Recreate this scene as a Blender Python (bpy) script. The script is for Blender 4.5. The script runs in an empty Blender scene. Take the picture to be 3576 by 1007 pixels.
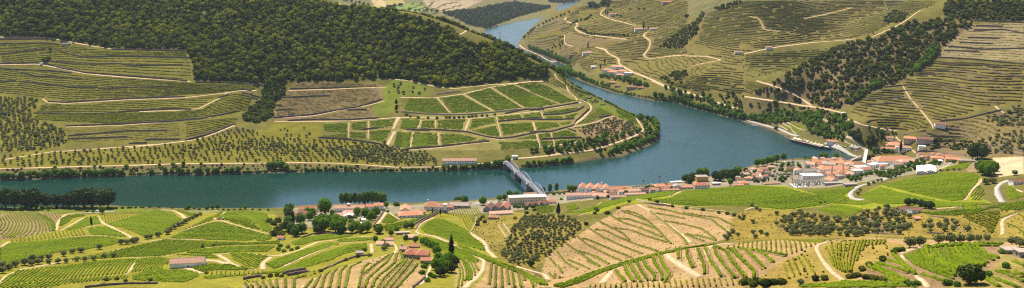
import bpy, bmesh, math, random
import numpy as np
from mathutils import Vector, Matrix
random.seed(7); np.random.seed(7)
R = math.radians
scene = bpy.context.scene
COL = scene.collection

# ---------------------------------------------------------------- camera
CAM_H = 380.0; FPX = 3100.0; PITCH = R(12.5); CX, CY = 1788.0, 503.5
cam_data = bpy.data.cameras.new('camera'); cam = bpy.data.objects.new('camera', cam_data)
COL.objects.link(cam); scene.camera = cam
cam.location = (0, 0, CAM_H); cam.rotation_euler = (math.pi/2 - PITCH, 0, 0)
cam_data.sensor_width = 36.0; cam_data.lens = 36.0*FPX/3576.0
cam_data.clip_start = 1.0; cam_data.clip_end = 40000.0

# ---------------------------------------------------------------- light
SUN_EL, SUN_AZ = R(57), R(-24)           # sun ahead of the camera, a little to the left
world = bpy.data.worlds.new('World'); scene.world = world; world.use_nodes = True
wn = world.node_tree; wn.nodes.clear()
sky = wn.nodes.new('ShaderNodeTexSky'); sky.sky_type = 'NISHITA'; sky.sun_disc = False
sky.sun_elevation = SUN_EL; sky.sun_rotation = SUN_AZ; sky.altitude = 300; sky.dust_density = 0.6
bg = wn.nodes.new('ShaderNodeBackground'); bg.inputs[1].default_value = 0.08
wo = wn.nodes.new('ShaderNodeOutputWorld')
wn.links.new(sky.outputs[0], bg.inputs[0]); wn.links.new(bg.outputs[0], wo.inputs[0])
sd = bpy.data.lights.new('sun', 'SUN'); sun = bpy.data.objects.new('sun', sd); COL.objects.link(sun)
sd.energy = 5.0; sd.angle = R(0.55); sd.color = (1.0, 0.90, 0.74)
sv = Vector((math.sin(SUN_AZ)*math.cos(SUN_EL), math.cos(SUN_AZ)*math.cos(SUN_EL), math.sin(SUN_EL)))
sun.rotation_euler = sv.to_track_quat('Z', 'Y').to_euler(); sun.location = (0, 500, 900)
vs = scene.view_settings; vs.view_transform = 'Standard'; vs.look = 'None'; vs.exposure = 1.06; vs.gamma = 1.0
try: vs.use_curve_mapping = False
except Exception: pass
scene.cycles.max_bounces = 5; scene.cycles.diffuse_bounces = 3; scene.cycles.glossy_bounces = 2
scene.cycles.transmission_bounces = 3; scene.cycles.transparent_max_bounces = 6; scene.cycles.volume_bounces = 0
scene.cycles.use_denoising = False; scene.cycles.filter_width = 1.2

# ---------------------------------------------------------------- reading positions off the photograph
VIEWS = dict(A=(0,0,.695), B=(900,0,.695), C=(1700,0,.695), D=(2600,0,.6952), E=(0,504,.694), F=(900,504,.694),
    G=(1700,504,.694), H=(2600,504,.6937), a=(0,100,.3861), b=(450,220,.4247), c=(950,240,.4247), d=(1400,250,.3861),
    e=(1850,260,.3861), f=(1150,0,.4139), g=(1800,0,.4633), k=(0,700,.4234), l=(450,700,.4234), m=(850,780,.3132),
    n=(1250,760,.3407), o=(1600,680,.4512), p=(2050,680,.4512), q=(2550,690,.4372), r=(3026,690,.4372),
    s=(2300,500,.2759), t=(2650,480,.3035), u=(2950,440,.3585), v=(1480,520,.331), w=(1950,560,.2207),
    x=(1000,660,.2759), y=(1300,660,.3311), z=(2550,380,.3311), i=(2750,460,.1311), S=(0,0,1.0))
def px(s):
    """'A 1,2 3,4 b 5,6' -> list of photo pixels; a letter picks the enlarged view the numbers were read in"""
    v = VIEWS['S']; out = []
    for t in s.split():
        if t in VIEWS: v = VIEWS[t]; continue
        a, b = t.split(','); out.append((v[0]+float(a)*v[2], v[1]+float(b)*v[2]))
    return out
def tdep(y): return np.tan(PITCH + np.arctan((np.asarray(y, float)-CY)/FPX))
def ray_at(x, y, Y):
    z = CAM_H - Y*tdep(y)
    return (np.asarray(x, float)-CX)/FPX*(Y*math.cos(PITCH) + (CAM_H-z)*math.sin(PITCH)), z

# ---------------------------------------------------------------- terrain
SHORE_S = ('S 0,632 190,626 400,618 560,611 700,613 850,608 1000,605 1150,600 1300,602 1450,600 1600,597 1760,590 1873,584 '
  '1991,573 2089,556 2172,549 2213,532 2276,507 2305,486 2301,445 2286,428 2240,408 2186,386 2117,351 2047,316 1978,278')
SHORE_N = 'S 1971,257 2034,285 2089,306 2152,327 2221,340 2290,354 2367,361 2430,382 2499,400 2550,413 2593,423 2649,443 2699,459 2719,464 2742,479 2758,487 2871,518 2894,512 2947,535 2985,553 3010,556 3060,547'
SHORE_C = 'S 3060,552 3010,562 2985,566 2944,560 2854,556 2782,555 2748,557 2690,566 2630,578 2583,592 2479,617 2352,635 2300,643 2204,650 2126,653 2020,657 1950,666 1907,675 1778,685 1755,692 1640,700 1536,705 1480,709 1331,712 1176,714 1050,719 1000,726 895,729 624,729 389,719 200,724 0,726'
def shore(s):
    out = []
    for (x, y) in px(s):
        Y = CAM_H/tdep(y); X, _ = ray_at(x, y, Y); out.append((float(X), float(Y)))
    return out
shS, shN, shC = shore(SHORE_S), shore(SHORE_N), shore(SHORE_C)
# the reach behind the forested spur and the far reach
farR = shore('S 1804,160 1832,118 1890,82 1964,46 2060,27 2085,20')
farL = shore('S 1600,165 1655,128 1678,118 1713,97 1800,78 1900,62 1950,42 1942,25 1970,12 2020,6')
RIVER = ([(shS[0][0]-700, shS[0][1]+40)] + shS + [(60, 2900), (-20, 3200), (-60, 3500)] + [p for p in farL[1:]] + [(900, 7600), (1400, 9200), (2200, 9200), (1500, 7000)]
   + list(reversed(farR)) + [(120, 3150), (200, 2820)] + shN + shC + [(shC[-1][0]-700, shC[-1][1])])
RIVER = np.array(RIVER)
def seg_sd(X, Y, poly, closed=True):
    """signed distance to polygon, + outside"""
    X = np.asarray(X, float); Y = np.asarray(Y, float)
    d2 = np.full(X.shape, 1e18); ins = np.zeros(X.shape, bool); n = len(poly)
    for k in range(n):
        ax, ay = poly[k]; bx, by = poly[(k+1) % n]
        dx, dy = bx-ax, by-ay; L = dx*dx+dy*dy+1e-9
        t = np.clip(((X-ax)*dx+(Y-ay)*dy)/L, 0, 1)
        d2 = np.minimum(d2, (X-ax-t*dx)**2+(Y-ay-t*dy)**2)
        c = ((ay > Y) != (by > Y)) & (X < (bx-ax)*(Y-ay)/(by-ay+1e-12)+ax)
        ins ^= c
    d = np.sqrt(d2); return np.where(ins, -d, d)
def inside(X, Y, poly):
    ins = np.zeros(np.shape(X), bool); n = len(poly)
    for k in range(n):
        ax, ay = poly[k]; bx, by = poly[(k+1) % n]
        ins ^= ((ay > Y) != (by > Y)) & (X < (bx-ax)*(Y-ay)/(by-ay+1e-12)+ax)
    return ins

# (photo x, photo y, distance ahead): hillsides whose distance follows from slope and from the size of what stands there
CP = """0 520 1584,0 340 1830,0 140 2050,0 0 2190,500 500 1610,500 300 1850,500 170 2010,500 0 2240,250 420 1720,700 420 1700,700 300 1860,
900 420 1760,960 330 1870,1000 250 1950,1000 100 2130,1000 10 2260,1200 500 1640,1200 420 1740,1200 330 1870,1150 300 1900,1200 150 2080,1400 500 1642,1400 420 1740,1400 330 1870,1400 290 1930,1400 200 2020,1400 45 2170,
1250 30 2240,1550 80 2140,1700 480 1640,1700 400 1760,1700 310 1900,1700 270 1960,1700 139 2090,1900 480 1637,1900 380 1800,1900 300 1930,1890 240 1985,1820 195 2040,2000 480 1640,2000 360 1850,2000 320 1930,
2100 470 1680,2100 400 1830,2110 370 1900,2200 500 1690,2200 440 1790,2195 412 1850,2260 450 1790,1960 280 1960,2050 345 1960,
2150 250 2560,2050 210 2750,1950 205 2900,1900 120 3400,2000 90 3300,2100 60 3350,2200 20 3500,2000 40 3900,1950 80 4050,1890 105 3950,2300 200 2700,2300 100 2950,2300 0 3260,2100 150 2950,2200 280 2420,2200 120 2950,
2400 300 2200,2400 200 2560,2500 200 2450,2500 100 2680,2500 0 2880,2600 330 2080,2650 250 2250,2700 150 2480,2700 0 2770,2900 0 2980,2850 120 2660,3000 70 2780,3150 30 2900,2900 165 2520,
2700 380 1990,2800 330 1980,2850 250 2020,2950 180 2060,3050 115 2110,3150 60 2210,3250 20 2310,2750 290 2010,2900 330 1900,3000 250 1930,3100 180 2000,
3000 430 1680,3200 450 1640,3200 350 1780,3200 230 1940,3200 100 2110,3400 430 1620,3550 430 1590,3400 300 1780,3550 150 1980,3550 0 2190,3400 0 2210,3400 150 2010,3550 300 1770,2900 440 1760,2850 400 1860,
3150 510 1650,3250 520 1590,3350 480 1613,3500 520 1440,3550 540 1400,3500 440 1560,3400 540 1450,
2700 620 1415,2800 640 1362,2950 600 1437,3050 590 1434,3200 560 1473,3400 570 1351,3300 575 1390,2500 640 1388,2300 655 1366,2100 670 1337,1900 700 1290,1700 720 1253,1500 725 1246,1200 740 1225,1000 750 1211,700 735 1245,300 735 1245,0 735 1245,
100 790 1100,500 760 1170,350 830 1000,100 900 860,400 900 880,688 921 800,100 1000 720,400 1007 725,700 1000 710,800 770 1080,650 830 1010,650 770 1110,900 850 980,1000 800 1060,1000 900 830,1000 1000 680,1200 850 950,1150 930 790,
1300 780 1080,1500 760 1150,1450 820 990,1450 880 790,1400 1000 620,1400 930 720,1600 800 1060,1680 850 950,1700 900 830,1700 1000 650,1900 830 1000,1850 760 1130,1950 930 930,1810 895 850,2100 820 1010,
2250 700 1130,2150 720 1130,2400 780 1010,2550 800 960,2550 740 1060,2400 715 1100,2650 700 1170,2800 690 1180,2900 720 1120,2400 660 1300,2650 660 1290,2400 838 930,2200 885 930,2080 905 930,
2650 840 600,2450 848 610,2366 868 618,2275 890 630,2140 925 640,2050 956 648,1985 978 655,1860 992 660,1905 962 800,2300 960 540,2300 1007 510,2600 950 510,2600 1007 490,3000 900 510,3000 1000 450,3445 950 455,3550 900 500,2850 838 590,3050 842 580,3300 850 570,3550 850 570,3550 1000 420,
2700 820 890,2900 825 880,3100 825 860,3300 825 840,3500 832 800,3400 800 870,3550 760 900,3200 740 950,2900 780 970,2750 760 1000,3100 690 1080,3300 690 1060,3500 690 1030,3550 620 1150,3450 600 1200,3100 620 1270,3250 620 1250,2980 680 1150,
1500 40 5000,1250 15 4800,1700 60 4800,1850 30 5400,1600 120 4100,1400 -10 6000,1900 10 6000,2100 5 5900,2160 -5 4700"""
pts = []
for row in CP.replace('\n', '').split(','):
    x, y, Yd = map(float, row.split()); X, z = ray_at(x, y, Yd); pts.append((float(X), Yd, float(z)))
# hidden ground (behind crests) and ground beyond the frame, x y z
pts += [(-800,2620,450),(-300,2550,140),(-520,2600,190),(-1100,2620,500),(-1500,2300,400),(-1500,1900,200),(-1500,1500,60),(-900,3000,420),(-520,2900,150),(-270,2500,150),(-150,2400,100),(-60,2350,80),(40,2250,60),(80,2350,25),  # unseen left hilltop raised so the river below reflects its green slope
  (-270,2850,60),(-500,3100,140),(-900,3400,200),(-180,3000,30),(900,2350,95),(800,2330,75),(700,2250,60),(1000,2420,120),(1150,2600,230),(1500,2300,300),(1500,1700,110),(1500,1350,75),
  (600,3400,260),(900,3400,290),(1300,3300,330),(300,3700,170),(250,4300,90),(500,4200,160),(700,5000,180),(900,5700,200),(1500,5000,350),(2200,4200,450),(-1400,5000,260),(-600,6500,200),(0,7500,220),(500,8500,260),(-2500,6000,350),(-2500,4000,300),(2500,7000,380),(3500,9000,420),(-3500,9000,420),(0,9200,330),
  (100,740,98),(60,760,82),(40,800,70),(120,800,76),(160,740,104),(230,740,112),(330,740,118),(-900,900,70),(-900,650,110),(-500,560,135),(0,480,175),(-300,300,200),(0,250,235),(0,60,325),(350,300,225),(-400,60,300),(400,60,310),(900,700,160),(900,1000,110),(900,450,230),(-900,300,220),(900,1250,80),(-900,1150,30)]
for P in (shS, shN, shC): pts += [(a, b, 1.5) for a, b in P]
pts += [(a, b, 2.0) for a, b in farR + farL]
PT = np.array(pts)
def rbf_fit(P, c=45.0):
    d = np.sqrt(((P[:, None, :2]-P[None, :, :2])**2).sum(-1)+c*c)
    n = len(P); A = np.zeros((n+3, n+3)); A[:n, :n] = d + np.eye(n)*-1.5
    Q = np.c_[np.ones(n), P[:, :2]/1000]; A[:n, n:] = Q; A[n:, :n] = Q.T
    b = np.r_[P[:, 2], 0, 0, 0]; return np.linalg.solve(A, b)
W = rbf_fit(PT)
def rbf(X, Y, c=45.0):
    X = X.ravel(); Y = Y.ravel(); out = np.empty(len(X)); n = len(PT)
    for s in range(0, len(X), 60000):
        x = X[s:s+60000].astype(np.float32); y = Y[s:s+60000].astype(np.float32); acc = np.zeros(len(x), np.float32)+0
        for k in range(n):
            acc += np.float32(W[k])*np.sqrt((x-np.float32(PT[k,0]))**2+(y-np.float32(PT[k,1]))**2+np.float32(c*c))
        out[s:s+60000] = acc + W[n] + W[n+1]*x/1000 + W[n+2]*y/1000
    return out
_rng = np.random.RandomState(3)
_wav = [(k, _rng.uniform(0, 6.28, 2), _rng.uniform(0, 6.28)) for k in range(18)]
def fbm(X, Y, wl, octs=4):
    """cheap smooth noise, a sum of rotated sine products"""
    out = 0; a = 1.0
    for o in range(octs):
        for j in range(3):
            _, ph, th = _wav[(o*3+j) % 18]; f = 2*math.pi/wl*(1.0+0.23*j)
            u = X*math.cos(th)+Y*math.sin(th); v = -X*math.sin(th)+Y*math.cos(th)
            out = out + a/3*np.sin(u*f+ph[0]+1.3*np.sin(v*f*.6+ph[1]))
        wl /= 2.1; a *= .5
    return out
NU, NV = 760, 1020
Y0, Y1 = 40.0, 9200.0
UW = 0.70
_u = np.linspace(-UW, UW, NU)
_vk = np.concatenate([np.geomspace(40, 400, 60)[:-1], np.geomspace(400, 3300, 790)[:-1], np.geomspace(3300, 9200, 172)])
NV = len(_vk)
GX = _u[None, :]*(_vk[:, None]+60.0); GY = np.repeat(_vk[:, None], NU, 1)
g = rbf(GX, GY).reshape(NV, NU)
sdr = seg_sd(GX.ravel(), GY.ravel(), RIVER).reshape(NV, NU)
relief = fbm(GX, GY, 160.0, 3)*np.clip((g-12)/60, 0, 1)*np.clip(sdr/120, 0, 1)
GZ = g + relief*1.6
GZ = np.maximum(GZ, 1.2+np.clip(sdr, 0, 30)*0.10)
GZ = np.minimum(GZ, 2.0+np.clip(sdr, 0, 400)*1.1)
w_ = np.clip((sdr+7)/11, 0, 1); w_ = w_*w_*(3-2*w_)
GZ = -5*(1-w_)+GZ*w_
GZ = np.where(GY < 414, np.minimum(GZ, CAM_H-0.401*GY), GZ)   # the slope falls away below the viewpoint
def hz(X, Y):
    X = np.asarray(X, float); Y = np.clip(np.asarray(Y, float), _vk[0], _vk[-1]-1e-6)
    iu = np.clip((X/(Y+60.0)+UW)/(2*UW)*(NU-1), 0, NU-1.001); iv = np.interp(Y, _vk, np.arange(NV))
    iv = np.clip(iv, 0, NV-1.001)
    a = iu.astype(int); b = iv.astype(int); fu = iu-a; fv = iv-b
    return (GZ[b, a]*(1-fu)+GZ[b, a+1]*fu)*(1-fv)+(GZ[b+1, a]*(1-fu)+GZ[b+1, a+1]*fu)*fv
_Ys = np.geomspace(380, 9000, 1500)
def ground(P, zoff=0.0, last=False):
    """photo pixels -> points where those rays first meet the ground (or the water)"""
    out = []
    for (x, y) in P:
        X, z = ray_at(x, y, _Ys); h = np.maximum(hz(X, _Ys), 0.0)+zoff
        idx = np.nonzero(z <= h)[0]
        if len(idx) == 0: k = len(_Ys)-1
        else: k = idx[0]
        if k == 0: Yv = _Ys[0]
        else:
            d0 = z[k-1]-h[k-1]; d1 = h[k]-z[k]; tt = d0/(d0+d1+1e-9); Yv = _Ys[k-1]+tt*(_Ys[k]-_Ys[k-1])
        Xv, zv = ray_at(x, y, Yv); out.append((float(Xv), float(Yv), float(zv)))
    return out
def gp(s): return ground(px(s))
def gxy(s): return [(a, b) for a, b, _ in gp(s)]
# ---------------------------------------------------------------- materials
def new_mat(name):
    m = bpy.data.materials.new(name); m.use_nodes = True
    nt = m.node_tree; b = nt.nodes['Principled BSDF']; return m, nt, b
def N(nt, t, **kw):
    n = nt.nodes.new(t)
    for k, v in kw.items(): setattr(n, k, v)
    return n
def mixrgb(nt, fac, a, b, mode='MIX'):
    n = nt.nodes.new('ShaderNodeMix'); n.data_type = 'RGBA'; n.blend_type = mode
    for sock, v in ((n.inputs[0], fac), (n.inputs[6], a), (n.inputs[7], b)):
        if hasattr(v, 'is_output'): nt.links.new(v, sock)
        elif isinstance(v, (int, float)): sock.default_value = v
        else: sock.default_value = (*v, 1)
    return n.outputs[2]
def ramp(nt, src, stops):
    n = nt.nodes.new('ShaderNodeValToRGB'); e = n.color_ramp.elements
    while len(e) < len(stops): e.new(0.5)
    for i, (p, c) in enumerate(stops):
        e[i].position = p; e[i].color = (*c, 1) if not isinstance(c, (int, float)) else (c, c, c, 1)
    nt.links.new(src, n.inputs[0]); return n.outputs[0]
def noise(nt, scale, detail=3, rough=.6, vec=None):
    n = nt.nodes.new('ShaderNodeTexNoise'); n.inputs['Scale'].default_value = scale
    n.inputs['Detail'].default_value = detail; n.inputs['Roughness'].default_value = rough
    if vec is None:
        gnode = nt.nodes.new('ShaderNodeNewGeometry'); vec = gnode.outputs['Position']
    nt.links.new(vec, n.inputs['Vector']); return n.outputs['Fac']
def simple(name, col, rough=.9, var=.25, scale=.3, spec=.2, metal=0, objrand=0.0, bump=0.0):
    m, nt, b = new_mat(name)
    nz = noise(nt, scale, 4)
    lo = tuple(c*(1-var) for c in col); hi = tuple(min(1, c*(1+var)) for c in col)
    c = ramp(nt, nz, [(.3, lo), (.7, hi)])
    if objrand:
        oi = N(nt, 'ShaderNodeObjectInfo')
        k = ramp(nt, oi.outputs['Random'], [(0, 1-objrand), (1, 1+objrand)])
        c = mixrgb(nt, 1.0, c, k, 'MULTIPLY')
    nt.links.new(c, b.inputs['Base Color']); b.inputs['Roughness'].default_value = rough
    b.inputs['Specular IOR Level'].default_value = spec; b.inputs['Metallic'].default_value = metal
    if bump:
        bn = N(nt, 'ShaderNodeBump'); bn.inputs['Strength'].default_value = bump
        nt.links.new(noise(nt, scale*4, 4), bn.inputs['Height']); nt.links.new(bn.outputs[0], b.inputs['Normal'])
    return m
def ground_mat():
    m, nt, b = new_mat('terrain')
    at = N(nt, 'ShaderNodeAttribute', attribute_name='Col')
    n1 = ramp(nt, noise(nt, .035, 4), [(.3, .78), (.7, 1.22)])
    n2 = ramp(nt, noise(nt, .35, 5, .7), [(.28, .68), (.72, 1.32)])
    c = mixrgb(nt, 1, at.outputs['Color'], n1, 'MULTIPLY'); c = mixrgb(nt, 1, c, n2, 'MULTIPLY')
    # scattered weeds and dry tufts
    w = ramp(nt, noise(nt, .16, 6, .75), [(.56, 0), (.70, 1)])
    c = mixrgb(nt, mixrgb(nt, 1, w, (.55, .55, .55), 'MULTIPLY'), c, mixrgb(nt, 1, c, (.72, .95, .45), 'MULTIPLY'))
    nt.links.new(c, b.inputs['Base Color']); b.inputs['Roughness'].default_value = 1.0
    b.inputs['Specular IOR Level'].default_value = 0.0
    bn = N(nt, 'ShaderNodeBump'); bn.inputs['Strength'].default_value = .9; bn.inputs['Distance'].default_value = 1.0
    nt.links.new(noise(nt, .5, 5, .7), bn.inputs['Height']); nt.links.new(bn.outputs[0], b.inputs['Normal'])
    return m
def water_mat():
    m, nt, b = new_mat('river_water')
    c = ramp(nt, noise(nt, .004, 3), [(.3, (.004, .026, .021)), (.7, (.006, .034, .028))])
    nt.links.new(c, b.inputs['Base Color']); b.inputs['IOR'].default_value = 1.33
    tc = N(nt, 'ShaderNodeNewGeometry'); mp = N(nt, 'ShaderNodeMapping'); mp.inputs['Scale'].default_value = (1, .6, 1)
    nt.links.new(tc.outputs['Position'], mp.inputs['Vector'])
    # wind: the open reach beyond the bend is ruffled, the reach under the hill lies in its lee
    sx = N(nt, 'ShaderNodeSeparateXYZ'); nt.links.new(tc.outputs['Position'], sx.inputs[0])
    lee = N(nt, 'ShaderNodeMapRange'); lee.inputs[1].default_value = -150; lee.inputs[2].default_value = 420; lee.inputs[3].default_value = .035; lee.inputs[4].default_value = 1.0; lee.interpolation_type = 'SMOOTHSTEP'
    nt.links.new(sx.outputs[0], lee.inputs[0])
    up = N(nt, 'ShaderNodeMapRange'); up.inputs[1].default_value = 1900; up.inputs[2].default_value = 3200; up.inputs[3].default_value = 0; up.inputs[4].default_value = 1.6; nt.links.new(sx.outputs[1], up.inputs[0])
    mx = N(nt, 'ShaderNodeMath', operation='MAXIMUM'); nt.links.new(lee.outputs[0], mx.inputs[0]); nt.links.new(up.outputs[0], mx.inputs[1])
    gust = ramp(nt, noise(nt, .018, 4, .65, mp.outputs[0]), [(.42, .55), (.62, 1.0), (.72, 1.9)])
    st = mixrgb(nt, 1, mx.outputs[0], gust, 'MULTIPLY')
    h = noise(nt, .22, 3, .55, mp.outputs[0])
    bn = N(nt, 'ShaderNodeBump'); bn.inputs['Distance'].default_value = 1.0; nt.links.new(st, bn.inputs['Strength'])
    nt.links.new(h, bn.inputs['Height']); nt.links.new(bn.outputs[0], b.inputs['Normal'])
    rg = ramp(nt, mx.outputs[0], [(.1, .10), (.8, .24)]); nt.links.new(rg, b.inputs['Roughness'])
    return m
M = {}
M['terrain'] = ground_mat(); M['water'] = water_mat()

# ---------------------------------------------------------------- object helpers
def link(o, parent=None):
    COL.objects.link(o)
    if parent is not None: o.parent = parent
    return o
def mesh_obj(name, verts, faces, mat, parent=None, loc=None, smooth=False):
    me = bpy.data.meshes.new(name); me.from_pydata([tuple(v) for v in verts], [], [tuple(f) for f in faces])
    me.materials.append(M[mat] if isinstance(mat, str) else mat)
    if smooth: me.polygons.foreach_set('use_smooth', [True]*len(me.polygons))
    o = bpy.data.objects.new(name, me)
    if loc is not None: o.location = loc
    return link(o, parent)
def tag(o, label, cat, group=None, kind=None):
    o['label'] = label; o['category'] = cat
    if group: o['group'] = group
    if kind: o['kind'] = kind
    return o
def empty(name, loc=(0,0,0), rz=0.0, parent=None):
    o = bpy.data.objects.new(name, None); o.location = loc; o.rotation_euler = (0, 0, rz); o.empty_display_size = 1
    return link(o, parent)
def struct(o): o['kind'] = 'structure'; return o

# ---------------------------------------------------------------- ground colours by land use (real surface colours)
C_SCRUB=(.105,.095,.026); C_DRYGRASS=(.19,.145,.035); C_GRASS=(.105,.125,.020); C_VINEF=(.165,.152,.022); C_VINE_G=(.165,.175,.016)
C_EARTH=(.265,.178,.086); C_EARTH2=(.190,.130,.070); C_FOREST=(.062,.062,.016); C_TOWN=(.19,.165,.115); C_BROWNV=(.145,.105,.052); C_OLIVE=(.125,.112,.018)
C_FAR=(.115,.105,.045); C_TAN=(.38,.29,.18); C_BANK=(.10,.085,.035); C_TERR=(.118,.108,.023)
ZONES = []
def zone(s, col, soft=4.0): ZONES.append((px(s), col, soft))
def densify(P, step=22.0, closed=True):
    out = []; n = len(P)
    for k in range(n if closed else n-1):
        a = P[k]; b = P[(k+1) % n]; m = max(1, int(math.hypot(b[0]-a[0], b[1]-a[1])/step))
        for j in range(m): out.append((a[0]+(b[0]-a[0])*j/m, a[1]+(b[1]-a[1])*j/m))
    if not closed: out.append(P[-1])
    return out
def clean(W):
    """drop points that slipped past a crest (a sudden jump in distance there and back)"""
    W = list(W); keep = []
    n = len(W)
    for k in range(n):
        a, b, c = W[k-1], W[k], W[(k+1) % n]
        da = math.hypot(b[0]-a[0], b[1]-a[1]); dc = math.hypot(c[0]-b[0], c[1]-b[1]); ac = math.hypot(c[0]-a[0], c[1]-a[1])
        if da > 150 and dc > 150 and ac < 120: continue
        keep.append(b)
    return keep
def wpoly(s, extra=None):
    W = [(a, b) for a, b, _ in ground(densify(px(s)))]
    W = clean(W)
    if extra: W = W + list(extra)
    return W
ZW = []
def zone(s, col, extra=None, soft=3.0): ZW.append((wpoly(s, extra) if s else list(extra), col, soft))

# --- broad land use, back to front
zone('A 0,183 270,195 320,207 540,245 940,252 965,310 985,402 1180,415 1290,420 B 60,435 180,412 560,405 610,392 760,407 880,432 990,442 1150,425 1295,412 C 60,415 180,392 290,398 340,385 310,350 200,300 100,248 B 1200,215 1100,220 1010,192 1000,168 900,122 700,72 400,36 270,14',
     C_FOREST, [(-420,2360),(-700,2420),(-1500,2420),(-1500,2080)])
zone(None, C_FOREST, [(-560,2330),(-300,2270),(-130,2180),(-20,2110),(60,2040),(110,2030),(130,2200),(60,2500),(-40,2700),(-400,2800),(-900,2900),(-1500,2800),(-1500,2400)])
zone('A 0,190 270,200 540,250 940,258 965,320 980,408 1290,424 1240,520 1200,600 900,690 700,725 340,725 330,650 150,600 215,500 0,485', C_TERR)
zone('A 0,485 215,500 150,600 330,650 340,724 E 230,25 0,40', C_OLIVE)
zone('E 0,60 230,25 340,35 780,0 F 0,-70 200,-60 330,20 560,60 700,80 900,100 900,115 300,100 0,95 E 900,95 400,110 0,120', C_OLIVE)
zone('E 0,122 400,113 900,98 1297,96 F 200,94 600,110 1200,95 1240,70 1255,120 1000,135 700,135 400,140 0,145 E 1200,150 600,160 0,180', C_BANK)
zone('c 180,140 250,105 560,120 880,130 945,150 905,250 800,300 500,355 330,395 10,430 30,300 90,240 140,185', C_BROWNV)
zone('c 20,435 130,415 450,375 610,345 800,325 850,390 870,405 700,420 300,432', C_BROWNV)
zone('c 905,150 960,110 1000,90 1295,140 1295,215 1050,235 1000,340 930,390 860,400 820,320 915,260', C_GRASS)
zone('c 0,440 400,440 420,560 700,600 900,640 1295,680 F 660,20 200,20 0,20', C_OLIVE)
zone('c 400,440 1040,405 1295,420 d 0,330 320,240 560,205 1010,115 1295,92 e 0,65 220,40 340,110 430,230 560,290 420,450 600,440 745,365 620,440 440,500 500,600 300,640 0,670 d 900,712 350,715 0,720', (.165,.142,.045))
zone('e 440,230 500,180 600,220 700,270 760,300 960,380 990,470 940,480 750,370 620,300 520,250', C_GRASS)
zone('e 430,500 640,430 760,370 990,480 1000,530 900,570 700,610 500,600', C_EARTH2)
# right bank
zone('g 60,335 70,290 150,220 380,130 470,60 720,10 800,5 1295,5 1295,720 1130,655 980,585 880,545 700,560 560,545 430,490 290,465 200,425', (.124,.102,.030), [])
zone('g 370,340 400,230 550,290 830,300 700,335 500,365 450,400 300,445 330,380', C_BROWNV)
zone('C 0,5 30,5 C 1150,95 1295,5 D 0,5 700,5 740,120 650,175 560,195 0,270 0,400 130,440 C 1295,480 1000,470 860,400 1000,260', (.124,.102,.030))
zone('D 30,480 130,430 230,360 430,250 560,205 640,200 840,110 1000,95 1150,100 1150,130 1000,230 960,290 900,340 800,400 700,440 520,540 420,560 340,540 200,500', (.12,.09,.045))
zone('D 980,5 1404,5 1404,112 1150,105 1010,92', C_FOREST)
zone('D 500,590 540,530 800,400 950,300 1404,330 1404,520 1270,535 1000,615 940,660 780,665', (.124,.102,.030))
zone('D 970,292 1010,230 1150,122 1404,115 1404,305', (.20,.16,.08))
zone('D 980,660 1000,620 1290,560 1404,520 H 1404,60 1260,65 1150,70 1050,60 900,40', (.14,.105,.048))
zone('D 0,490 120,505 400,550 500,590 780,665 t 1150,-10 u 0,100 150,130 230,260 z 1359,505 1000,365 720,290 500,210 260,140 0,60', C_BANK)
# far side beyond the upper reach
zone('B 560,5 700,5 930,5 1295,5 C 330,5 300,20 0,95 B 1170,140 1110,165 1040,125 900,100 740,50 620,20', C_FAR, [])
zone('B 930,65 1080,50 1290,12 C 330,40 150,85 0,148 B 1180,155 1060,130 1010,95', (.06,.065,.03))
zone('B 620,2 730,2 740,20 650,45 560,40', (.24,.20,.07)); zone('B 690,35 780,12 860,45 800,60 700,55', (.13,.17,.04)); zone('B 570,2 630,2 660,40 600,25', (.33,.25,.13))
zone('B 830,2 1130,2 1050,40 920,60 850,30', (.24,.19,.12))
zone('B 275,6 400,18 680,55 620,52 420,30', (.33,.29,.05))
# near bank: the town strip
zone('S 1480,735 1480,712 1640,703 1760,696 1910,678 2020,660 2200,653 2352,638 2480,620 2583,595 2640,580 2748,560 2860,559 2985,568 3060,556 3200,548 3330,545 3430,560 3400,580 3180,610 3050,630 2900,655 2700,660 2500,655 2300,665 2150,690 2000,705 1850,730 1640,750', C_TOWN)
zone('S 1480,735 1480,714 1331,716 1176,718 1050,723 1000,735 1020,800 1150,790 1300,760', C_TOWN)
zone('S 0,735 200,730 400,725 620,735 895,735 1000,735 960,745 700,740 400,745 0,750', C_GRASS)
# near bank hillside
zone('S 0,752 400,748 700,742 960,748 1010,800 1150,795 1400,770 1450,740 1640,752 1660,800 1700,850 1850,960 1880,1000 1500,1006 1000,1006 0,1006', C_VINEF)
zone('o 110,300 140,190 240,190 340,120 480,140 700,150 860,170 1000,230 930,310 770,430 640,530 560,600 430,560 310,480 230,400', (.165,.130,.030))
zone('o 640,620 680,490 800,400 920,320 1020,250 1120,190 1219,140 p 180,150 300,85 400,70 700,100 1100,150 1190,230 1060,350 840,395 700,412 480,475 150,560 0,605 o 860,660 730,700', C_EARTH)
zone('G 400,350 560,330 720,262 960,240 1297,205 H 200,208 330,245 520,225 540,280 650,296 830,300 780,312 600,330 440,300 390,312 200,335 100,325 0,310 G 1250,310 1050,315 800,295 700,300 560,350', C_VINE_G)
zone('H 595,250 690,205 860,168 1000,142 1150,146 1195,165 1160,250 1250,300 1100,318 940,322 800,302 690,306 600,278', C_VINE_G)
zone('q 0,180 100,110 270,100 590,110 900,185 1100,100 r 250,85 440,110 650,160 950,250 1100,320 700,330 0,310 q 1258,325 600,330 0,350', (.180,.134,.030))
zone('r 440,100 760,130 1060,110 1258,60 1258,330 1000,320 940,240 650,155', (.20,.155,.032))
zone('S 1860,1004 1925,985 1990,962 p 0,620 200,545 500,468 700,418 1000,385 1219,365 q 0,375 400,338 760,345 r 0,320 600,340 1258,360 1258,725 0,725 q 0,725 p 0,722', C_EARTH)
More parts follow.
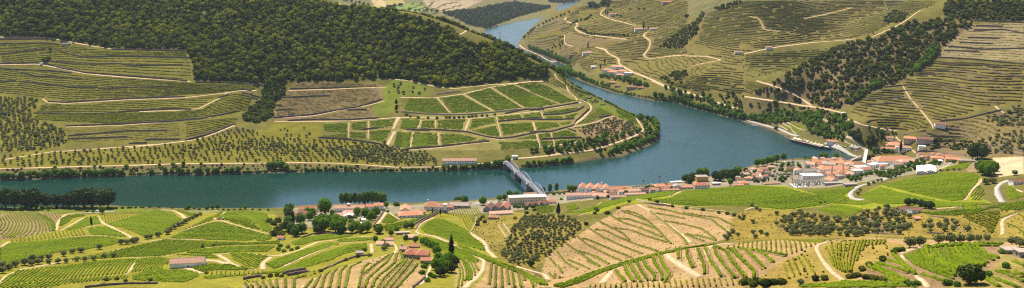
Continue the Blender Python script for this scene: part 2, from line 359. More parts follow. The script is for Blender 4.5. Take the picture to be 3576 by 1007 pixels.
zone('q 240,650 400,520 600,430 700,385 780,352 r 0,325 300,380 280,450 180,470 60,520 0,600 q 900,725 0,722 p 1219,690 q 0,660', (.225,.165,.042))
zone('r 60,530 200,460 310,440 480,385 900,365 1080,385 1050,450 1070,520 900,620 740,690 500,722 250,722 0,600', (.20,.135,.07))
zone('r 1100,450 1258,440 1258,722 600,722 760,650 960,600 1060,530', (.20,.16,.05))
zone('m 0,690 130,660 480,620 780,620 970,545 1150,475 1437,400 n 400,345 480,360 620,480 690,560 680,620 570,724 n 0,724 m 0,724', C_EARTH)
zone('n 880,350 1000,380 1230,430 1290,470 1240,600 1100,722 1000,722 1000,480', C_EARTH); zone('o 225,520 330,540 480,570 600,620 700,722 100,722 200,640', C_EARTH)
zone('k 0,115 210,92 320,100 450,105 510,125 470,180 455,255 330,280 80,320 0,325', C_EARTH2)
zone('u 1440,310 1746,300 1746,470 1480,500 1430,400', C_TAN)
zone('u 1180,420 1270,370 1280,450 1200,450', C_EARTH2)
Col = np.empty((NV, NU, 3)); Col[:] = C_SCRUB
Col[GY > 2600] = C_FAR
FX, FY = GX.ravel(), GY.ravel(); CF = Col.reshape(-1, 3)
for (P, col, soft) in ZW:
    P = np.array(P); lo = P.min(0)-10; hi = P.max(0)+10
    m = np.nonzero((FX > lo[0]) & (FX < hi[0]) & (FY > lo[1]) & (FY < hi[1]))[0]
    jx = FX[m]+fbm(FX[m], FY[m], 14, 2)*1.6; jy = FY[m]+fbm(FX[m]+50, FY[m], 14, 2)*1.6
    ins = inside(jx, jy, P); CF[m[ins]] = col
Z_ = np.where(sdr < 9, np.clip((9-sdr)/7, 0, 1), 0)[..., None]
Col = Col*(1-Z_)+np.array((.13,.105,.06))*Z_
def build_terrain():
    me = bpy.data.meshes.new('ground')
    V = np.stack([GX, GY, GZ], -1).reshape(-1, 3).astype(np.float32)
    idx = np.arange(NV*NU).reshape(NV, NU)
    F = np.stack([idx[:-1, :-1], idx[:-1, 1:], idx[1:, 1:], idx[1:, :-1]], -1).reshape(-1, 4)
    me.vertices.add(len(V)); me.vertices.foreach_set('co', V.ravel())
    me.loops.add(F.size); me.loops.foreach_set('vertex_index', F.ravel().astype(np.int32))
    me.polygons.add(len(F)); me.polygons.foreach_set('loop_start', np.arange(0, F.size, 4, dtype=np.int32))
    me.polygons.foreach_set('use_smooth', np.ones(len(F), bool))
    me.update(calc_edges=True)
    at = me.color_attributes.new('Col', 'FLOAT_COLOR', 'POINT')
    at.data.foreach_set('color', np.concatenate([Col.reshape(-1, 3), np.ones((NV*NU, 1))], 1).astype(np.float32).ravel())
    me.materials.append(M['terrain'])
    return struct(link(bpy.data.objects.new('ground', me)))
build_terrain()
struct(mesh_obj('river', [(-3000,600,0),(4000,600,0),(4000,9300,0),(-3000,9300,0)], [(0,1,2,3)], 'water'))
# ---------------------------------------------------------------- vegetation and stone materials
def leaf_mat(name, lo, mid, hi, rand=.35, scale=.5, trans=0.0, patch=0.0):
    m, nt, b = new_mat(name)
    c = ramp(nt, noise(nt, scale, 4, .7), [(.30, lo), (.5, mid), (.72, hi)])
    oi = N(nt, 'ShaderNodeObjectInfo')
    k = ramp(nt, oi.outputs['Random'], [(0, (1-rand, 1-rand*.9, 1-rand)), (.5, (1, 1, 1)), (.8, (1+rand*1.0, 1+rand*.65, 1)), (1, (1+rand*.2, 1+rand*.4, 1))])
    c = mixrgb(nt, 1, c, k, 'MULTIPLY')
    if patch:
        pk = ramp(nt, noise(nt, .014, 4, .65), [(.3, (1-patch*.8, 1-patch*.7, 1-patch*.6)), (.5, (1, 1, 1)), (.7, (1+patch*1.3, 1+patch*.9, 1+patch*.4))])
        c = mixrgb(nt, 1, c, pk, 'MULTIPLY')
    nt.links.new(c, b.inputs['Base Color'])
    b.inputs['Roughness'].default_value = .75; b.inputs['Specular IOR Level'].default_value = .03
    if trans:
        tr = N(nt, 'ShaderNodeBsdfTranslucent'); nt.links.new(mixrgb(nt, 1, c, (1.0, 1.25, .45), 'MULTIPLY'), tr.inputs['Color'])
        ms = N(nt, 'ShaderNodeMixShader'); ms.inputs[0].default_value = trans
        out = nt.nodes['Material Output']
        nt.links.new(b.outputs[0], ms.inputs[1]); nt.links.new(tr.outputs[0], ms.inputs[2]); nt.links.new(ms.outputs[0], out.inputs['Surface'])
    return m
M['vine'] = leaf_mat('vine_leaves', (.082,.128,.005), (.140,.198,.007), (.225,.275,.012), .2, .6, .4)
M['vine_young'] = leaf_mat('young_vine_leaves', (.13,.145,.010), (.20,.21,.014), (.29,.275,.024), .2, .6, .4)
M['vine_far'] = leaf_mat('hillside_vine_leaves', (.075,.085,.008), (.135,.145,.011), (.23,.22,.020), .25, .25, .35)
M['vine_brown'] = leaf_mat('sparse_vine_leaves', (.09,.085,.022), (.14,.12,.03), (.19,.15,.05), .25, .3, .1)
M['riser'] = simple('earth_riser_shaded', (.20,.130,.062), 1, .25, .6, .02)  # earth darkened so the strip carries the bank shading in its colour
M['bank_shaded'] = leaf_mat('terrace_bank_shaded', (.040,.034,.014), (.062,.052,.020), (.10,.085,.030), .25, .3, .0)  # dark tone stands in for the shaded faces of the terrace banks
M['stone'] = simple('dry_stone_wall', (.150,.108,.078), .95, .4, .8, .1, bump=.5)
M['stone_pale'] = simple('pale_dry_stone', (.33,.26,.18), .95, .4, .8, .1, bump=.5)
M['track'] = simple('dirt_track', (.40,.29,.175), 1, .28, .3, .05)
M['asphalt'] = simple('pale_asphalt', (.30,.285,.26), .95, .12, .2, .1)

# ---------------------------------------------------------------- rows, walls and roads laid on the ground
def resample(P, step):
    P = np.asarray(P, float); d = np.r_[0, np.cumsum(np.hypot(*(P[1:]-P[:-1]).T))]
    n = max(2, int(d[-1]/step)+1); t = np.linspace(0, d[-1], n)
    return np.c_[np.interp(t, d, P[:, 0]), np.interp(t, d, P[:, 1])]
def smooth_line(P, k=2):
    P = np.asarray(P, float)
    for _ in range(k):
        if len(P) < 3: return P
        Q = [P[0]]
        for a, b in zip(P[:-1], P[1:]): Q += [a*.75+b*.25, a*.25+b*.75]
        P = np.array(Q+[P[-1]])
    return P
def normals(P):
    t = np.gradient(P, axis=0); t /= np.maximum(np.hypot(t[:, 0], t[:, 1]), 1e-6)[:, None]
    return np.c_[-t[:, 1], t[:, 0]]
def line_w(s, step=14.0):
    """a line drawn on the photo -> ground polyline in metres"""
    P = densify(px(s), step, False); W = [(a, b) for a, b, _ in ground(P)]
    out = [W[0]]
    for q in W[1:]:
        if math.hypot(q[0]-out[-1][0], q[1]-out[-1][1]) < 130: out.append(q)
    if len(out) < 2: out = W[:2]
    return smooth_line(np.array(out), 1)
rngr = np.random.RandomState(11)
def row_mesh(runs, w, h, jit=.35, gap=.06):
    V = []; F = []
    for P in runs:
        n = len(P)
        if n < 2: continue
        nn = normals(P); z = hz(P[:, 0], P[:, 1])
        hh = h*(1+jit*rngr.uniform(-1, 1, n)); ww = w*.5*(1+jit*rngr.uniform(-1, 1, n))
        gm = rngr.rand(n) < gap; hh[gm] *= .3; ww[gm] *= .35
        off = rngr.uniform(-.18, .18, n)*w
        b0 = len(V)
        for k, (f, zz) in enumerate(((-1, -.35), (-.82, .62), (.05, 1.0), (.82, .66), (1, -.35))):
            q = P + nn*((off+f*ww)[:, None])
            zq = z + (zz*hh*(1+.22*rngr.uniform(-1, 1, n)) if zz > 0 else -.6)
            V.append(np.c_[q, zq])
        V[-5:] = [np.stack(V[-5:], 1).reshape(-1, 3)]
        base = sum(len(v) for v in V[:-1])
        i = np.arange(n-1)*5+base
        for k in range(4): F.append(np.c_[i+k, i+5+k, i+6+k, i+1+k])
        F.append(np.array([[base, base+1, base+2, base+3], [base+(n-1)*5+3, base+(n-1)*5+2, base+(n-1)*5+1, base+(n-1)*5]]))
    if not V: return None, None
    return np.concatenate(V), np.concatenate(F)
def np_mesh(name, V, F, mat, smooth=False):
    me = bpy.data.meshes.new(name); F = np.asarray(F, np.int32); k = F.shape[1]
    me.vertices.add(len(V)); me.vertices.foreach_set('co', np.asarray(V, np.float32).ravel())
    me.loops.add(F.size); me.loops.foreach_set('vertex_index', F.ravel())
    me.polygons.add(len(F)); me.polygons.foreach_set('loop_start', np.arange(0, F.size, k, dtype=np.int32))
    if smooth: me.polygons.foreach_set('use_smooth', np.ones(len(F), bool))
    me.update(calc_edges=True); me.materials.append(M[mat] if isinstance(mat, str) else mat); return me
def add_row(name, runs, w, h, mat, parent, jit=.35, gap=.06):
    V, F = row_mesh(runs, w, h, jit, gap)
    if V is None: return None
    o = V.mean(0); o[2] = V[:, 2].min()
    ob = bpy.data.objects.new(name, np_mesh(name, V-o, F, mat)); ob.location = o
    link(ob, parent); return ob
def clip_runs(P, poly):
    if poly is None: return [P]
    m = inside(P[:, 0], P[:, 1], poly); runs = []; cur = []
    for k in range(len(P)):
        if m[k]: cur.append(P[k])
        elif cur:
            if len(cur) > 1: runs.append(np.array(cur))
            cur = []
    if len(cur) > 1: runs.append(np.array(cur))
    return runs
STY = dict(near=(1.4, 1.25, 1.3, 'vine', .35, .05), lush=(2.7, 1.0, 1.3, 'vine', .45, .03), young=(.95, 1.3, 1.2, 'vine_young', .5, .18), thick=(1.8, 1.6, 1.3, 'vine', .4, .03),
           far=(2.2, 1.3, 4.0, 'vine_far', .35, .07), fargreen=(2.9, 1.1, 3.0, 'vine', .35, .05), brown=(1.3, .9, 4.0, 'vine_brown', .6, .25), hill=(1.8, 2.2, 5.0, 'bank_shaded', .25, .04), bank=(2.0, 2.6, 6.0, 'bank_shaded', .25, .04))
def vineyard(name, label):
    o = empty(name); tag(o, label, 'vineyard'); return o
def plot(th, poly, style, spacing=None, along=None, guides=None, n=None, rows=None, w=None, h=None):
    """one planted plot of a vineyard: an Empty that parents its rows"""
    if style == 'hill': return contour_plot(th, poly, 3.6, 'hill')
    sw, sh, st, mat, jit, gap = STY[style]; sw = w or sw; sh = h or sh
    pl = empty('vine_plot', parent=th)
    W = np.array(wpoly(poly)) if poly else None
    if W is not None: PLOTS.append(W)
    L = []
    if rows:
        L = [line_w(r) for r in rows]
    elif guides:
        G = [resample(line_w(q), 3.0) for q in guides]; K = 60
        G = [np.c_[np.interp(np.linspace(0, 1, K), np.linspace(0, 1, len(q)), q[:, 0]), np.interp(np.linspace(0, 1, K), np.linspace(0, 1, len(q)), q[:, 1])] for q in G]
        for t in np.linspace(0, len(G)-1, n):
            a = min(int(t), len(G)-2); f = t-a; L.append(G[a]*(1-f)+G[a+1]*f)
    else:
        a, b = [np.array(q[:2]) for q in ground(px(along))]; d = (b-a)/np.hypot(*(b-a)); nr = np.array([-d[1], d[0]])
        pu = W@d; pn = W@nr
        for v in np.arange(pn.min()+spacing*.5, pn.max(), spacing):
            u0, u1 = pu.min()-2, pu.max()+2; m = 24
            uu = np.linspace(u0, u1, m); wob = .4*np.sin(uu*.013+v*.02)*spacing
            L.append(uu[:, None]*d+(v+wob)[:, None]*nr)
    for P in L:
        P = resample(P, st); runs = clip_runs(P, W)
        runs = [q for q in runs if len(q) > 2]
        for q in runs:
            add_row('vine_row', [q], sw, sh, mat, pl, jit, gap)
            if rows and style in ('thick', 'near') and len(q) > 4:      # the low earth riser each terrace row stands on
                nq = normals(q); sg = np.where(nq[:, 1:2] > 0, -1.0, 1.0); sg = sg*0+np.sign(sg.sum() or 1)
                add_row('terrace_riser', [q+nq*sg*(sw*.5+.9)], 1.5, .75, 'riser', pl, .3, .1)
    if not pl.children: bpy.data.objects.remove(pl)
    return pl
def contour_plot(th, poly, dz, style, avoid=(), w=None, h=None):
    """rows along the level lines of a hillside that rises away from the river"""
    sw, sh, st, mat, jit, gap = STY[style]; sw = w or sw; sh = h or sh
    pl = empty('vine_plot', parent=th); W = np.array(wpoly(poly)); lo, hi = W.min(0), W.max(0)
    g_ = 8.0; xs = np.arange(lo[0]-g_, hi[0]+2*g_, g_); ys = np.arange(lo[1]-g_, hi[1]+2*g_, g_); XX, YY = np.meshgrid(xs, ys, indexing='ij'); ZZ = hz(XX, YY)+fbm(XX, YY, 130, 2)*1.0
    AVD = [A for A in list(PLOTS)+[np.array(a) for a in avoid] if not (A[:, 0].max() < lo[0] or A[:, 0].min() > hi[0] or A[:, 1].max() < lo[1] or A[:, 1].min() > hi[1])]
    for lev in np.arange(ZZ.min()+dz*.5, ZZ.max(), dz):
        B = ZZ > lev; cnt = B[:-1, :-1].astype(int)+B[1:, :-1]+B[1:, 1:]+B[:-1, 1:]; ci, cj = np.nonzero((cnt > 0) & (cnt < 4)); pos = {}; nb = {}
        for i, j in zip(ci.tolist(), cj.tolist()):
            e = []
            for key, p, q in ((('x', i, j), (i, j), (i+1, j)), (('y', i+1, j), (i+1, j), (i+1, j+1)), (('x', i, j+1), (i, j+1), (i+1, j+1)), (('y', i, j), (i, j), (i, j+1))):
                if B[p] != B[q]:
                    if key not in pos: t = (lev-ZZ[p])/(ZZ[q]-ZZ[p]); pos[key] = (xs[p[0]]+(xs[q[0]]-xs[p[0]])*t, ys[p[1]]+(ys[q[1]]-ys[p[1]])*t)
                    e.append(key)
            for k in range(0, len(e)-1, 2): nb.setdefault(e[k], []).append(e[k+1]); nb.setdefault(e[k+1], []).append(e[k])
        seen = set()
        for start in sorted(nb, key=lambda k_: (len(nb[k_]), k_)):
            if start in seen: continue
            ch = [start]; seen.add(start); cur = start
            while True:
                nx = [k_ for k_ in nb[cur] if k_ not in seen]
                if not nx: break
                cur = nx[0]; seen.add(cur); ch.append(cur)
            if len(ch) < 3: continue
            P = resample(np.array([pos[k_] for k_ in ch]), st); ok = inside(P[:, 0], P[:, 1], W)
            for A in AVD: ok &= ~inside(P[:, 0], P[:, 1], A)
            ok &= off_line(P[:, 0], P[:, 1]); ok &= fbm(P[:, 0]*1.0, P[:, 1], 45, 2) > -.8; run = []
            for k_ in range(len(P)+1):
                if k_ < len(P) and ok[k_]: run.append(P[k_]); continue
                if len(run) > 4:
                    q = np.array(run); add_row('terrace_bank' if mat == 'bank_shaded' else 'vine_row', [q], sw, sh, mat, pl, jit, gap)
                    if mat == 'bank_shaded' and len(q) > 8:       # the vines planted on the level behind the bank
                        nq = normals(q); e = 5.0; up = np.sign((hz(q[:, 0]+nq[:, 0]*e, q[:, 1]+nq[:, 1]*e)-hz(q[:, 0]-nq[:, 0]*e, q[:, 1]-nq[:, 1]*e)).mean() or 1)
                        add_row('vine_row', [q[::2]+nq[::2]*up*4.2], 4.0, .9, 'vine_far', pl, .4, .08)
                run = []
    PLOTS.append(W); return pl
def off_line(X, Y, extra=2.0):
    ok = np.ones(len(X), bool)
    for P, hw in ROADS:
        lo = P.min(0)-hw-4; hi = P.max(0)+hw+4; m = np.nonzero((X > lo[0]) & (X < hi[0]) & (Y > lo[1]) & (Y < hi[1]) & ok)[0]
        if len(m) == 0: continue
        Q = P[::2]; d = np.min(np.hypot(X[m][:, None]-Q[None, :, 0], Y[m][:, None]-Q[None, :, 1]), 1); ok[m[d < hw+extra+2]] = False
    return ok
PLOTS = []
def strip_mesh(P, half, top, bot):
    """solid ribbon: top face and two flanks"""
    nn = normals(P); n = len(P)
    l = P+nn*half; r = P-nn*half; c = np.maximum(hz(P[:, 0], P[:, 1]), 0)
    zl = np.maximum(np.maximum(hz(l[:, 0], l[:, 1]), c-.6), 0); zr = np.maximum(np.maximum(hz(r[:, 0], r[:, 1]), c-.6), 0)
    V = np.stack([np.c_[l, zl+bot], np.c_[l, zl+top], np.c_[r, zr+top], np.c_[r, zr+bot]], 1).reshape(-1, 3)
    i = np.arange(n-1)*4; F = [np.c_[i+k, i+k+1, i+k+5, i+k+4] for k in range(3)]
    F.append(np.array([[0, 3, 2, 1], [4*(n-1), 4*(n-1)+1, 4*(n-1)+2, 4*(n-1)+3]]))
    return V, np.concatenate(F)
def wall(th, s, h=2.6, t=1.0, mat='stone', name='terrace_wall', step=5.0):
    P = resample(line_w(s), step); nn = normals(P)
    z = hz(P[:, 0], P[:, 1]); hh = h*(1+.12*rngr.uniform(-1, 1, len(P)))
    n = len(P); l = P+nn*t*.5; r = P-nn*t*.5
    V = np.stack([np.c_[l, z-1.5], np.c_[l, z+hh], np.c_[r, z+hh*.97], np.c_[r, z-1.5]], 1).reshape(-1, 3)
    i = np.arange(n-1)*4; F = [np.c_[i+k, i+k+1, i+k+5, i+k+4] for k in range(3)]
    F.append(np.array([[0, 3, 2, 1], [4*(n-1), 4*(n-1)+1, 4*(n-1)+2, 4*(n-1)+3]])); F = np.concatenate(F)
    o = V.mean(0); ob = bpy.data.objects.new(name, np_mesh(name, V-o, F, mat)); ob.location = o
    return link(ob, th)
ROADS = []
def road(s, width=4.0, mat='track', name='track', lift=.22, step=4.0):
    P = resample(smooth_line(line_w(s), 1), step)
    ph = rngr.uniform(0, 6, 3); tt = np.arange(len(P))*step; wv_ = 1+.13*np.sin(tt/23+ph[0])+.10*np.sin(tt/9.1+ph[1])+.07*rngr.uniform(-1, 1, len(P))
    V, F = strip_mesh(P, (width*.5*wv_)[:, None], lift, -1.2); ROADS.append((P, width*.5))
    o = V.mean(0); ob = bpy.data.objects.new(name, np_mesh(name, V-o, F, mat, False)); ob.location = o
    return struct(link(ob))
# ================================================================ roads and tracks
for s, w_ in [('A 0,327 190,324 260,337 420,371 600,388 960,412', 5), ('A 215,500 240,517 330,522 640,503 930,493 1140,468 1200,458 1290,457', 4.5), ('A 1140,470 1100,497 1000,547 900,556 700,563', 4.5),
    ('A 330,640 600,632 930,608 1060,592', 4), ('A 0,188 270,195 300,203 400,222 560,248 940,254', 5), ('b 0,700 350,660 560,633 700,585 790,548 870,517', 6), ('c 20,438 400,437 700,428 1040,404', 5),
    ('E 0,82 270,38 330,36 560,20 780,2', 6), ('E 0,124 200,120 400,114 700,107 900,99 1297,97', 7), ('F 0,97 200,94 400,97 560,107 700,117 900,116 1200,92', 6),
    ('e 230,722 400,708 560,690 700,652 830,605 930,570 1000,535 1030,505 1010,465 985,430 960,395 915,378', 7), ('v 905,130 950,107 1100,97 1300,78 1571,45', 7),
    ('B 0,264 140,294 215,337 370,367 450,377', 4), ('B 640,397 760,407 880,434 990,447 1170,427 1295,422 C 60,427 230,412', 5), ('c 135,182 500,172 700,162 945,155', 4.5),
    ('c 90,405 350,390 590,338 700,322 800,302 930,267', 5), ('d 0,237 300,242 560,207 800,147 1010,117 1150,97 1295,92', 5), ('d 0,417 640,427 870,402 1100,377 1295,357 e 100,325 350,282 470,257', 5),
    ('d 0,547 200,522 590,547 800,602 900,622 1100,585 1295,547 e 60,540', 5), ('d 0,717 350,692 640,657 800,642', 4), ('e 225,2 250,42 340,112 350,162 410,202 435,237', 6),
    ('e 455,225 530,262 560,292 555,327 480,400 410,452 400,472 290,502 190,527', 7), ('e 0,602 250,582 480,567', 4), ('e 0,672 300,637 490,607', 4), ('e 370,485 440,470 600,435 680,400 760,378', 4),
    ('c 995,500 1045,400', 10), ('c 945,640 1010,520', 11), ('d 580,540 620,435', 7), ('c 630,570 633,445', 2.4), ('c 790,580 795,435', 2.4), ('c 1200,490 1225,425', 2.8), ('c 1137,655 1160,525', 2.8),
    ('d 330,240 445,378', 2.4), ('d 560,205 835,360', 2.4), ('d 812,145 1115,332', 2.4), ('d 1015,115 1295,240', 2.4), ('d 865,415 908,595', 2.4), ('d 85,692 113,550', 2.8), ('d 346,670 342,555', 2.8), ('d 160,515 185,440', 2.4), ('d 313,515 313,440', 2.4), ('d 1200,460 1245,625 1262,690', 2.4),
    ('e 105,348 130,405', 2.4), ('e 28,435 48,512', 2.4), ('e 60,545 95,660', 2.4), ('e 190,530 230,645', 2.4),
    # right bank
    ('g 30,342 70,372 190,422 250,457 290,472', 8), ('g 470,182 400,167 370,152 380,132', 8), ('g 472,182 445,217 480,242 560,267 700,280 840,299', 9), ('g 680,62 645,92 642,112 700,142 800,167 910,197', 6),
    ('g 610,357 680,377 700,407 780,442 780,482 880,542 980,582 1040,607 1130,657 1240,692', 10), ('g 1000,240 960,270 1020,312 1010,362 965,422 1000,442 1030,442 1160,425 1295,417', 8), ('g 370,265 370,330 440,358', 5),
    ('C 830,407 900,437 980,462 1100,498 1200,530 1295,562', 9), ('D 0,272 140,242 330,217 560,197', 8), ('D 640,188 760,135 830,92 880,52 950,32', 7), ('D 790,422 830,492 900,572 940,622 950,652', 4),
    ('D 60,407 140,432 240,472 310,512 340,532', 5), ('D 500,592 600,632 770,662', 5), ('D 0,487 120,507 400,547 500,570', 6), ('D 30,85 75,95 100,150 175,160', 4), ('D 300,95 400,75 540,40', 4), ('C 1030,335 1060,325 1180,303 1110,285 1000,282', 7),
    ('D 1260,535 1290,560 1320,578', 6), ('u 500,110 560,160 640,220 700,270', 5), ('D 1404,250 1320,245', 4),
    # far side
    ('B 570,5 600,35 690,45 750,12', 9), ('B 1030,50 1100,25 1170,5', 9), ('B 1070,90 1140,68 1295,42', 9), ('B 940,60 1000,85 1020,105 1080,120 1030,140', 9), ('C 0,65 160,40', 9), ('B 990,188 1040,165 1050,155', 6),
    # near bank
    ('k 460,250 470,202 490,162 540,117 600,107 700,106', 6), ('k 500,252 560,217 690,147', 4.5), ('k 800,130 850,192 900,212 960,242 1060,292 1110,327', 6), ('k 850,205 760,212 700,225', 4), ('k 0,682 60,622 170,572 400,532 600,492 870,442 1000,400', 5),
    ('k 0,387 80,342', 5), ('k 1040,612 1140,492', 4), ('k 480,310 740,292 900,298', 3), ('l 690,172 760,167 900,212 1100,267 1160,277', 4), ('l 710,160 700,135 800,97', 5), ('l 0,362 300,320 640,327', 3), ('l 0,477 240,467 400,452', 3), ('l 440,252 560,215 690,174', 3),
    ('l 600,492 730,502 820,527', 9), ('l 740,450 790,480 830,510 870,535 1000,570 1050,577', 6), ('l 700,452 760,442 960,437 1170,457 1299,457', 5), ('l 1170,472 1100,522 1110,572', 8), ('l 340,550 480,560 600,605', 6), ('l 500,428 620,395 760,383 1000,372', 3),
    ('l 270,80 370,85 440,120 480,165', 7), ('l 915,115 1000,180 1030,195', 4), ('m 300,372 450,352 600,312 760,237 850,207 1010,192 1240,162 1437,147', 6), ('m 440,487 650,387 900,287 1080,224 1437,207', 4.5), ('m 1425,232 1435,332', 6), ('m 650,722 780,632 970,547 1150,477 1437,402', 4.5),
    ('n 40,450 200,415 345,382 400,340 390,292 360,272', 5), ('n 780,2 640,62 590,132 620,167 780,192 900,242 1100,342 1250,412 1300,452 1270,562 1190,642 1085,722', 6), ('n 640,692 700,622 740,522 770,452 745,410', 4),
    ('o 85,292 205,372 230,432 290,492', 8), ('o 450,560 560,592 680,622 725,702', 9), ('p 395,78 480,122 640,242 780,352 830,392', 7), ('p 115,690 180,612 250,562 380,512', 7), ('p 610,452 640,492 780,582 880,642', 6), ('p 1150,377 1000,388 935,412 930,442 990,542 1060,642', 6),
    ('p 560,60 700,92 1000,122 1080,130', 4), ('q 770,357 690,387 700,442 750,522 820,602 910,667', 4.5), ('q 120,100 300,40 390,18', 5), ('r 285,460 300,512 400,622 500,722', 4.5), ('r 285,452 320,432 480,382 700,357 900,352 1050,357', 5), ('r 1210,120 1100,172 1080,202 1095,262 1080,300', 6),
    ('H 1300,455 1300,402', 5), ('H 1110,282 1130,252 1200,177', 7), ('r 540,92 700,82 760,72', 5), ('y 30,400 90,330 150,245', 7), ('y 160,240 290,325', 4), ('x 740,480 790,560', 5), ('o 1010,120 1110,62', 4), ('o 930,165 1000,140', 4), ('s 130,680 280,615', 5), ('u 900,430 1020,385', 8),
    ('r 985,95 1020,70', 8), ('u 1600,560 1640,610 1746,650', 5)]:
    road(s, w_*(.64 if px(s)[0][1] > 700 else .66))
for s, w_ in [('H 600,280 545,275 530,258 540,238 570,215 650,190 720,170 800,157', 8), ('H 1300,292 1275,255 1267,220 1290,197 1340,182', 8), ('z 80,95 260,145 450,200 520,214 640,272 720,292', 9), ('z 1000,366 1150,424 1300,494 1359,514', 9),
    ('k 700,106 800,100 950,90', 7), ('l 490,90 660,92 740,88', 7), ('v 480,590 640,575 880,555', 9), ('x 150,340 420,330', 6), ('t 1150,130 1060,100', 14), ('u 560,480 400,520 330,545', 8)]:
    road(s, w_*.8, 'asphalt', 'road')

# ================================================================ vineyards
# --- far bank, left hillside
v = vineyard('hillside_vineyard', 'broad terraced vineyard with dark stone walls below the forest on the left hillside')
plot(v, 'A 0,215 280,222 400,235 540,258 935,262 955,320 975,400 600,380 420,362 250,325 0,318', 'far', guides=['A 0,212 400,232 940,262', 'A 0,262 420,285 950,292', 'A 0,318 420,362 960,400'], n=14)
plot(v, 'A 0,335 250,345 420,378 600,395 960,418 1290,430 1280,450 1140,460 930,485 640,495 330,510 215,490 0,475', 'far', guides=['A 0,340 420,385 960,418 1290,428', 'A 0,475 330,508 640,495 1290,450'], n=14)
plot(v, 'A 190,560 215,510 330,530 640,512 930,500 1080,490 1000,540 900,550 500,565', 'far', guides=['A 200,530 640,515 1100,492', 'A 190,560 640,562 1000,545'], n=6)
plot(v, 'A 150,600 180,575 500,572 900,562 1010,552 1140,478 1280,468 1240,560 1060,585 930,600 600,620 330,630', 'far', guides=['A 180,572 900,562 1140,480 1290,468', 'A 150,600 600,622 1060,588 1240,560'], n=13)
plot(v, 'A 335,650 900,620 910,680 700,720 345,720', 'brown', guides=['A 335,648 900,622', 'A 345,715 900,690'], n=9)
plot(v, 'A 925,620 1060,605 1200,590 1180,620 1000,690 925,690', 'far', guides=['A 925,620 1200,592', 'A 925,690 1150,640'], n=7)
for s in ['A 0,222 250,218 300,228', 'A 280,250 350,275 430,290 560,283 950,292', 'A 0,275 150,255 230,247', 'A 240,308 420,325 600,322 660,330 920,328', 'A 0,322 190,316', 'A 210,315 300,342 420,365 600,380 940,408', 'A 0,348 250,358 360,368', 'A 100,365 180,385 410,397',
          'A 100,412 250,425 350,440 490,440', 'A 495,447 720,440 880,436', 'A 240,512 330,517 640,497 930,488', 'A 170,570 500,575 640,562 860,548 960,552', 'A 330,635 600,625 860,612 1000,600 1200,560', 'A 340,685 640,660 840,658', 'A 340,700 640,690', 'A 0,200 60,190 240,196', 'A 560,250 700,252 940,258', 'A 0,415 80,405',
          'b 460,640 700,575 880,500', 'b 910,215 1010,228', 'b 930,245 1080,285', 'b 920,265 1060,300', 'b 0,665 150,660', 'b 130,635 420,630', 'a 0,100 400,95', 'b 545,160 780,163 1100,185', 'b 640,215 850,185', 'b 730,290 820,262']:
    wall(v, s, 2.6)
v = vineyard('hillside_vineyard', 'brownish sparse vineyard crossed by pale zigzag paths, between gully and meadow')
plot(v, 'c 190,140 250,110 560,122 870,132 880,150 700,155 500,165 150,172', 'brown', guides=['c 200,118 870,130', 'c 150,170 880,150'], n=6)
plot(v, 'c 135,190 500,178 860,163 900,245 800,290 500,345 330,385 20,405 30,310', 'brown', guides=['c 100,195 880,165', 'c 30,310 900,260', 'c 20,405 600,390 900,330'], n=24)
plot(v, 'c 160,420 450,382 610,350 800,335 845,395 700,412 300,425', 'brown', guides=['c 160,400 830,340', 'c 160,425 850,405'], n=6)
for s in ['c 150,168 560,160 650,152', 'c 85,240 340,230 480,225', 'c 30,345 160,338', 'c 10,405 140,398 330,382 500,350 700,318 800,290 905,255', 'c 620,345 780,338', 'c 130,430 380,420 620,425 870,408', 'c 25,303 75,303', 'c 135,385 190,382']: wall(v, s, 2.8)
# --- the green plots of the spur
v = vineyard('hillside_vineyard', 'bright green chequered plots with straight pale lanes above the bridge')
for s in ['c 420,452 625,447 620,523 440,523 422,500', 'c 645,442 783,437 778,490 735,508 645,513', 'c 805,432 1010,412 992,470 880,498 800,480', 'c 410,555 620,532 620,568 450,573', 'c 640,522 778,517 778,578 640,570', 'c 800,517 980,502 935,612 800,585', 'c 1070,412 1218,427 1190,488 1050,498', 'c 1030,517 1153,527 1130,653 992,640', 'c 1172,527 1295,527 1295,643 1147,653',
          'd 0,422 178,442 155,513 0,518', 'd 192,442 303,447 308,513 177,510', 'd 327,442 588,432 553,528 327,513', 'd 612,518 640,433 848,418 858,468 740,488 622,528', 'd 642,538 858,487 903,593 780,578', 'd 872,412 1083,392 1093,423 882,438', 'd 1107,392 1268,377 1288,423 1112,423', 'd 892,477 1188,462 1203,533 922,583', 'd 1212,462 1293,467 1293,523 1227,533',
          'd 102,562 333,557 338,668 97,688', 'd 2,547 98,557 80,688 2,688', 'd 357,562 560,572 698,602 640,633 362,663', 'd 682,628 758,602 798,623 702,638', 'd 882,642 1238,627 1253,688 897,708', 'd 1062,603 1218,572 1228,608 1072,613',
          'e 0,352 98,347 118,398 0,398', 'e 122,342 300,315 480,292 420,320 300,358 132,368', 'e 137,382 288,377 318,408 142,403', 'e 302,377 448,342 398,398 332,408', 'e 0,437 23,437 38,508 0,513', 'e 42,437 258,437 273,473 62,508', 'e 272,442 388,422 368,448 282,468', 'e 0,552 53,547 63,583 0,588', 'e 77,542 183,532 193,578 82,583', 'e 202,532 338,502 428,548 398,568 207,576', 'e 92,602 208,600 218,643 102,658', 'e 0,602 78,602 88,658 0,663', 'e 222,600 438,587 428,608 237,638']:
    plot(v, s, 'fargreen', 4.2, along='S 1400,470 1500,466')
plot(v, 'e 422,458 568,348 618,400 452,453', 'fargreen', 5, along='e 440,450 600,380'); plot(v, 'e 572,338 610,292 743,363 622,378', 'fargreen', 5, along='e 580,340 640,370'); plot(v, 'e 378,488 440,473 600,442 560,478 400,488', 'fargreen', 4, along='e 400,485 580,450')
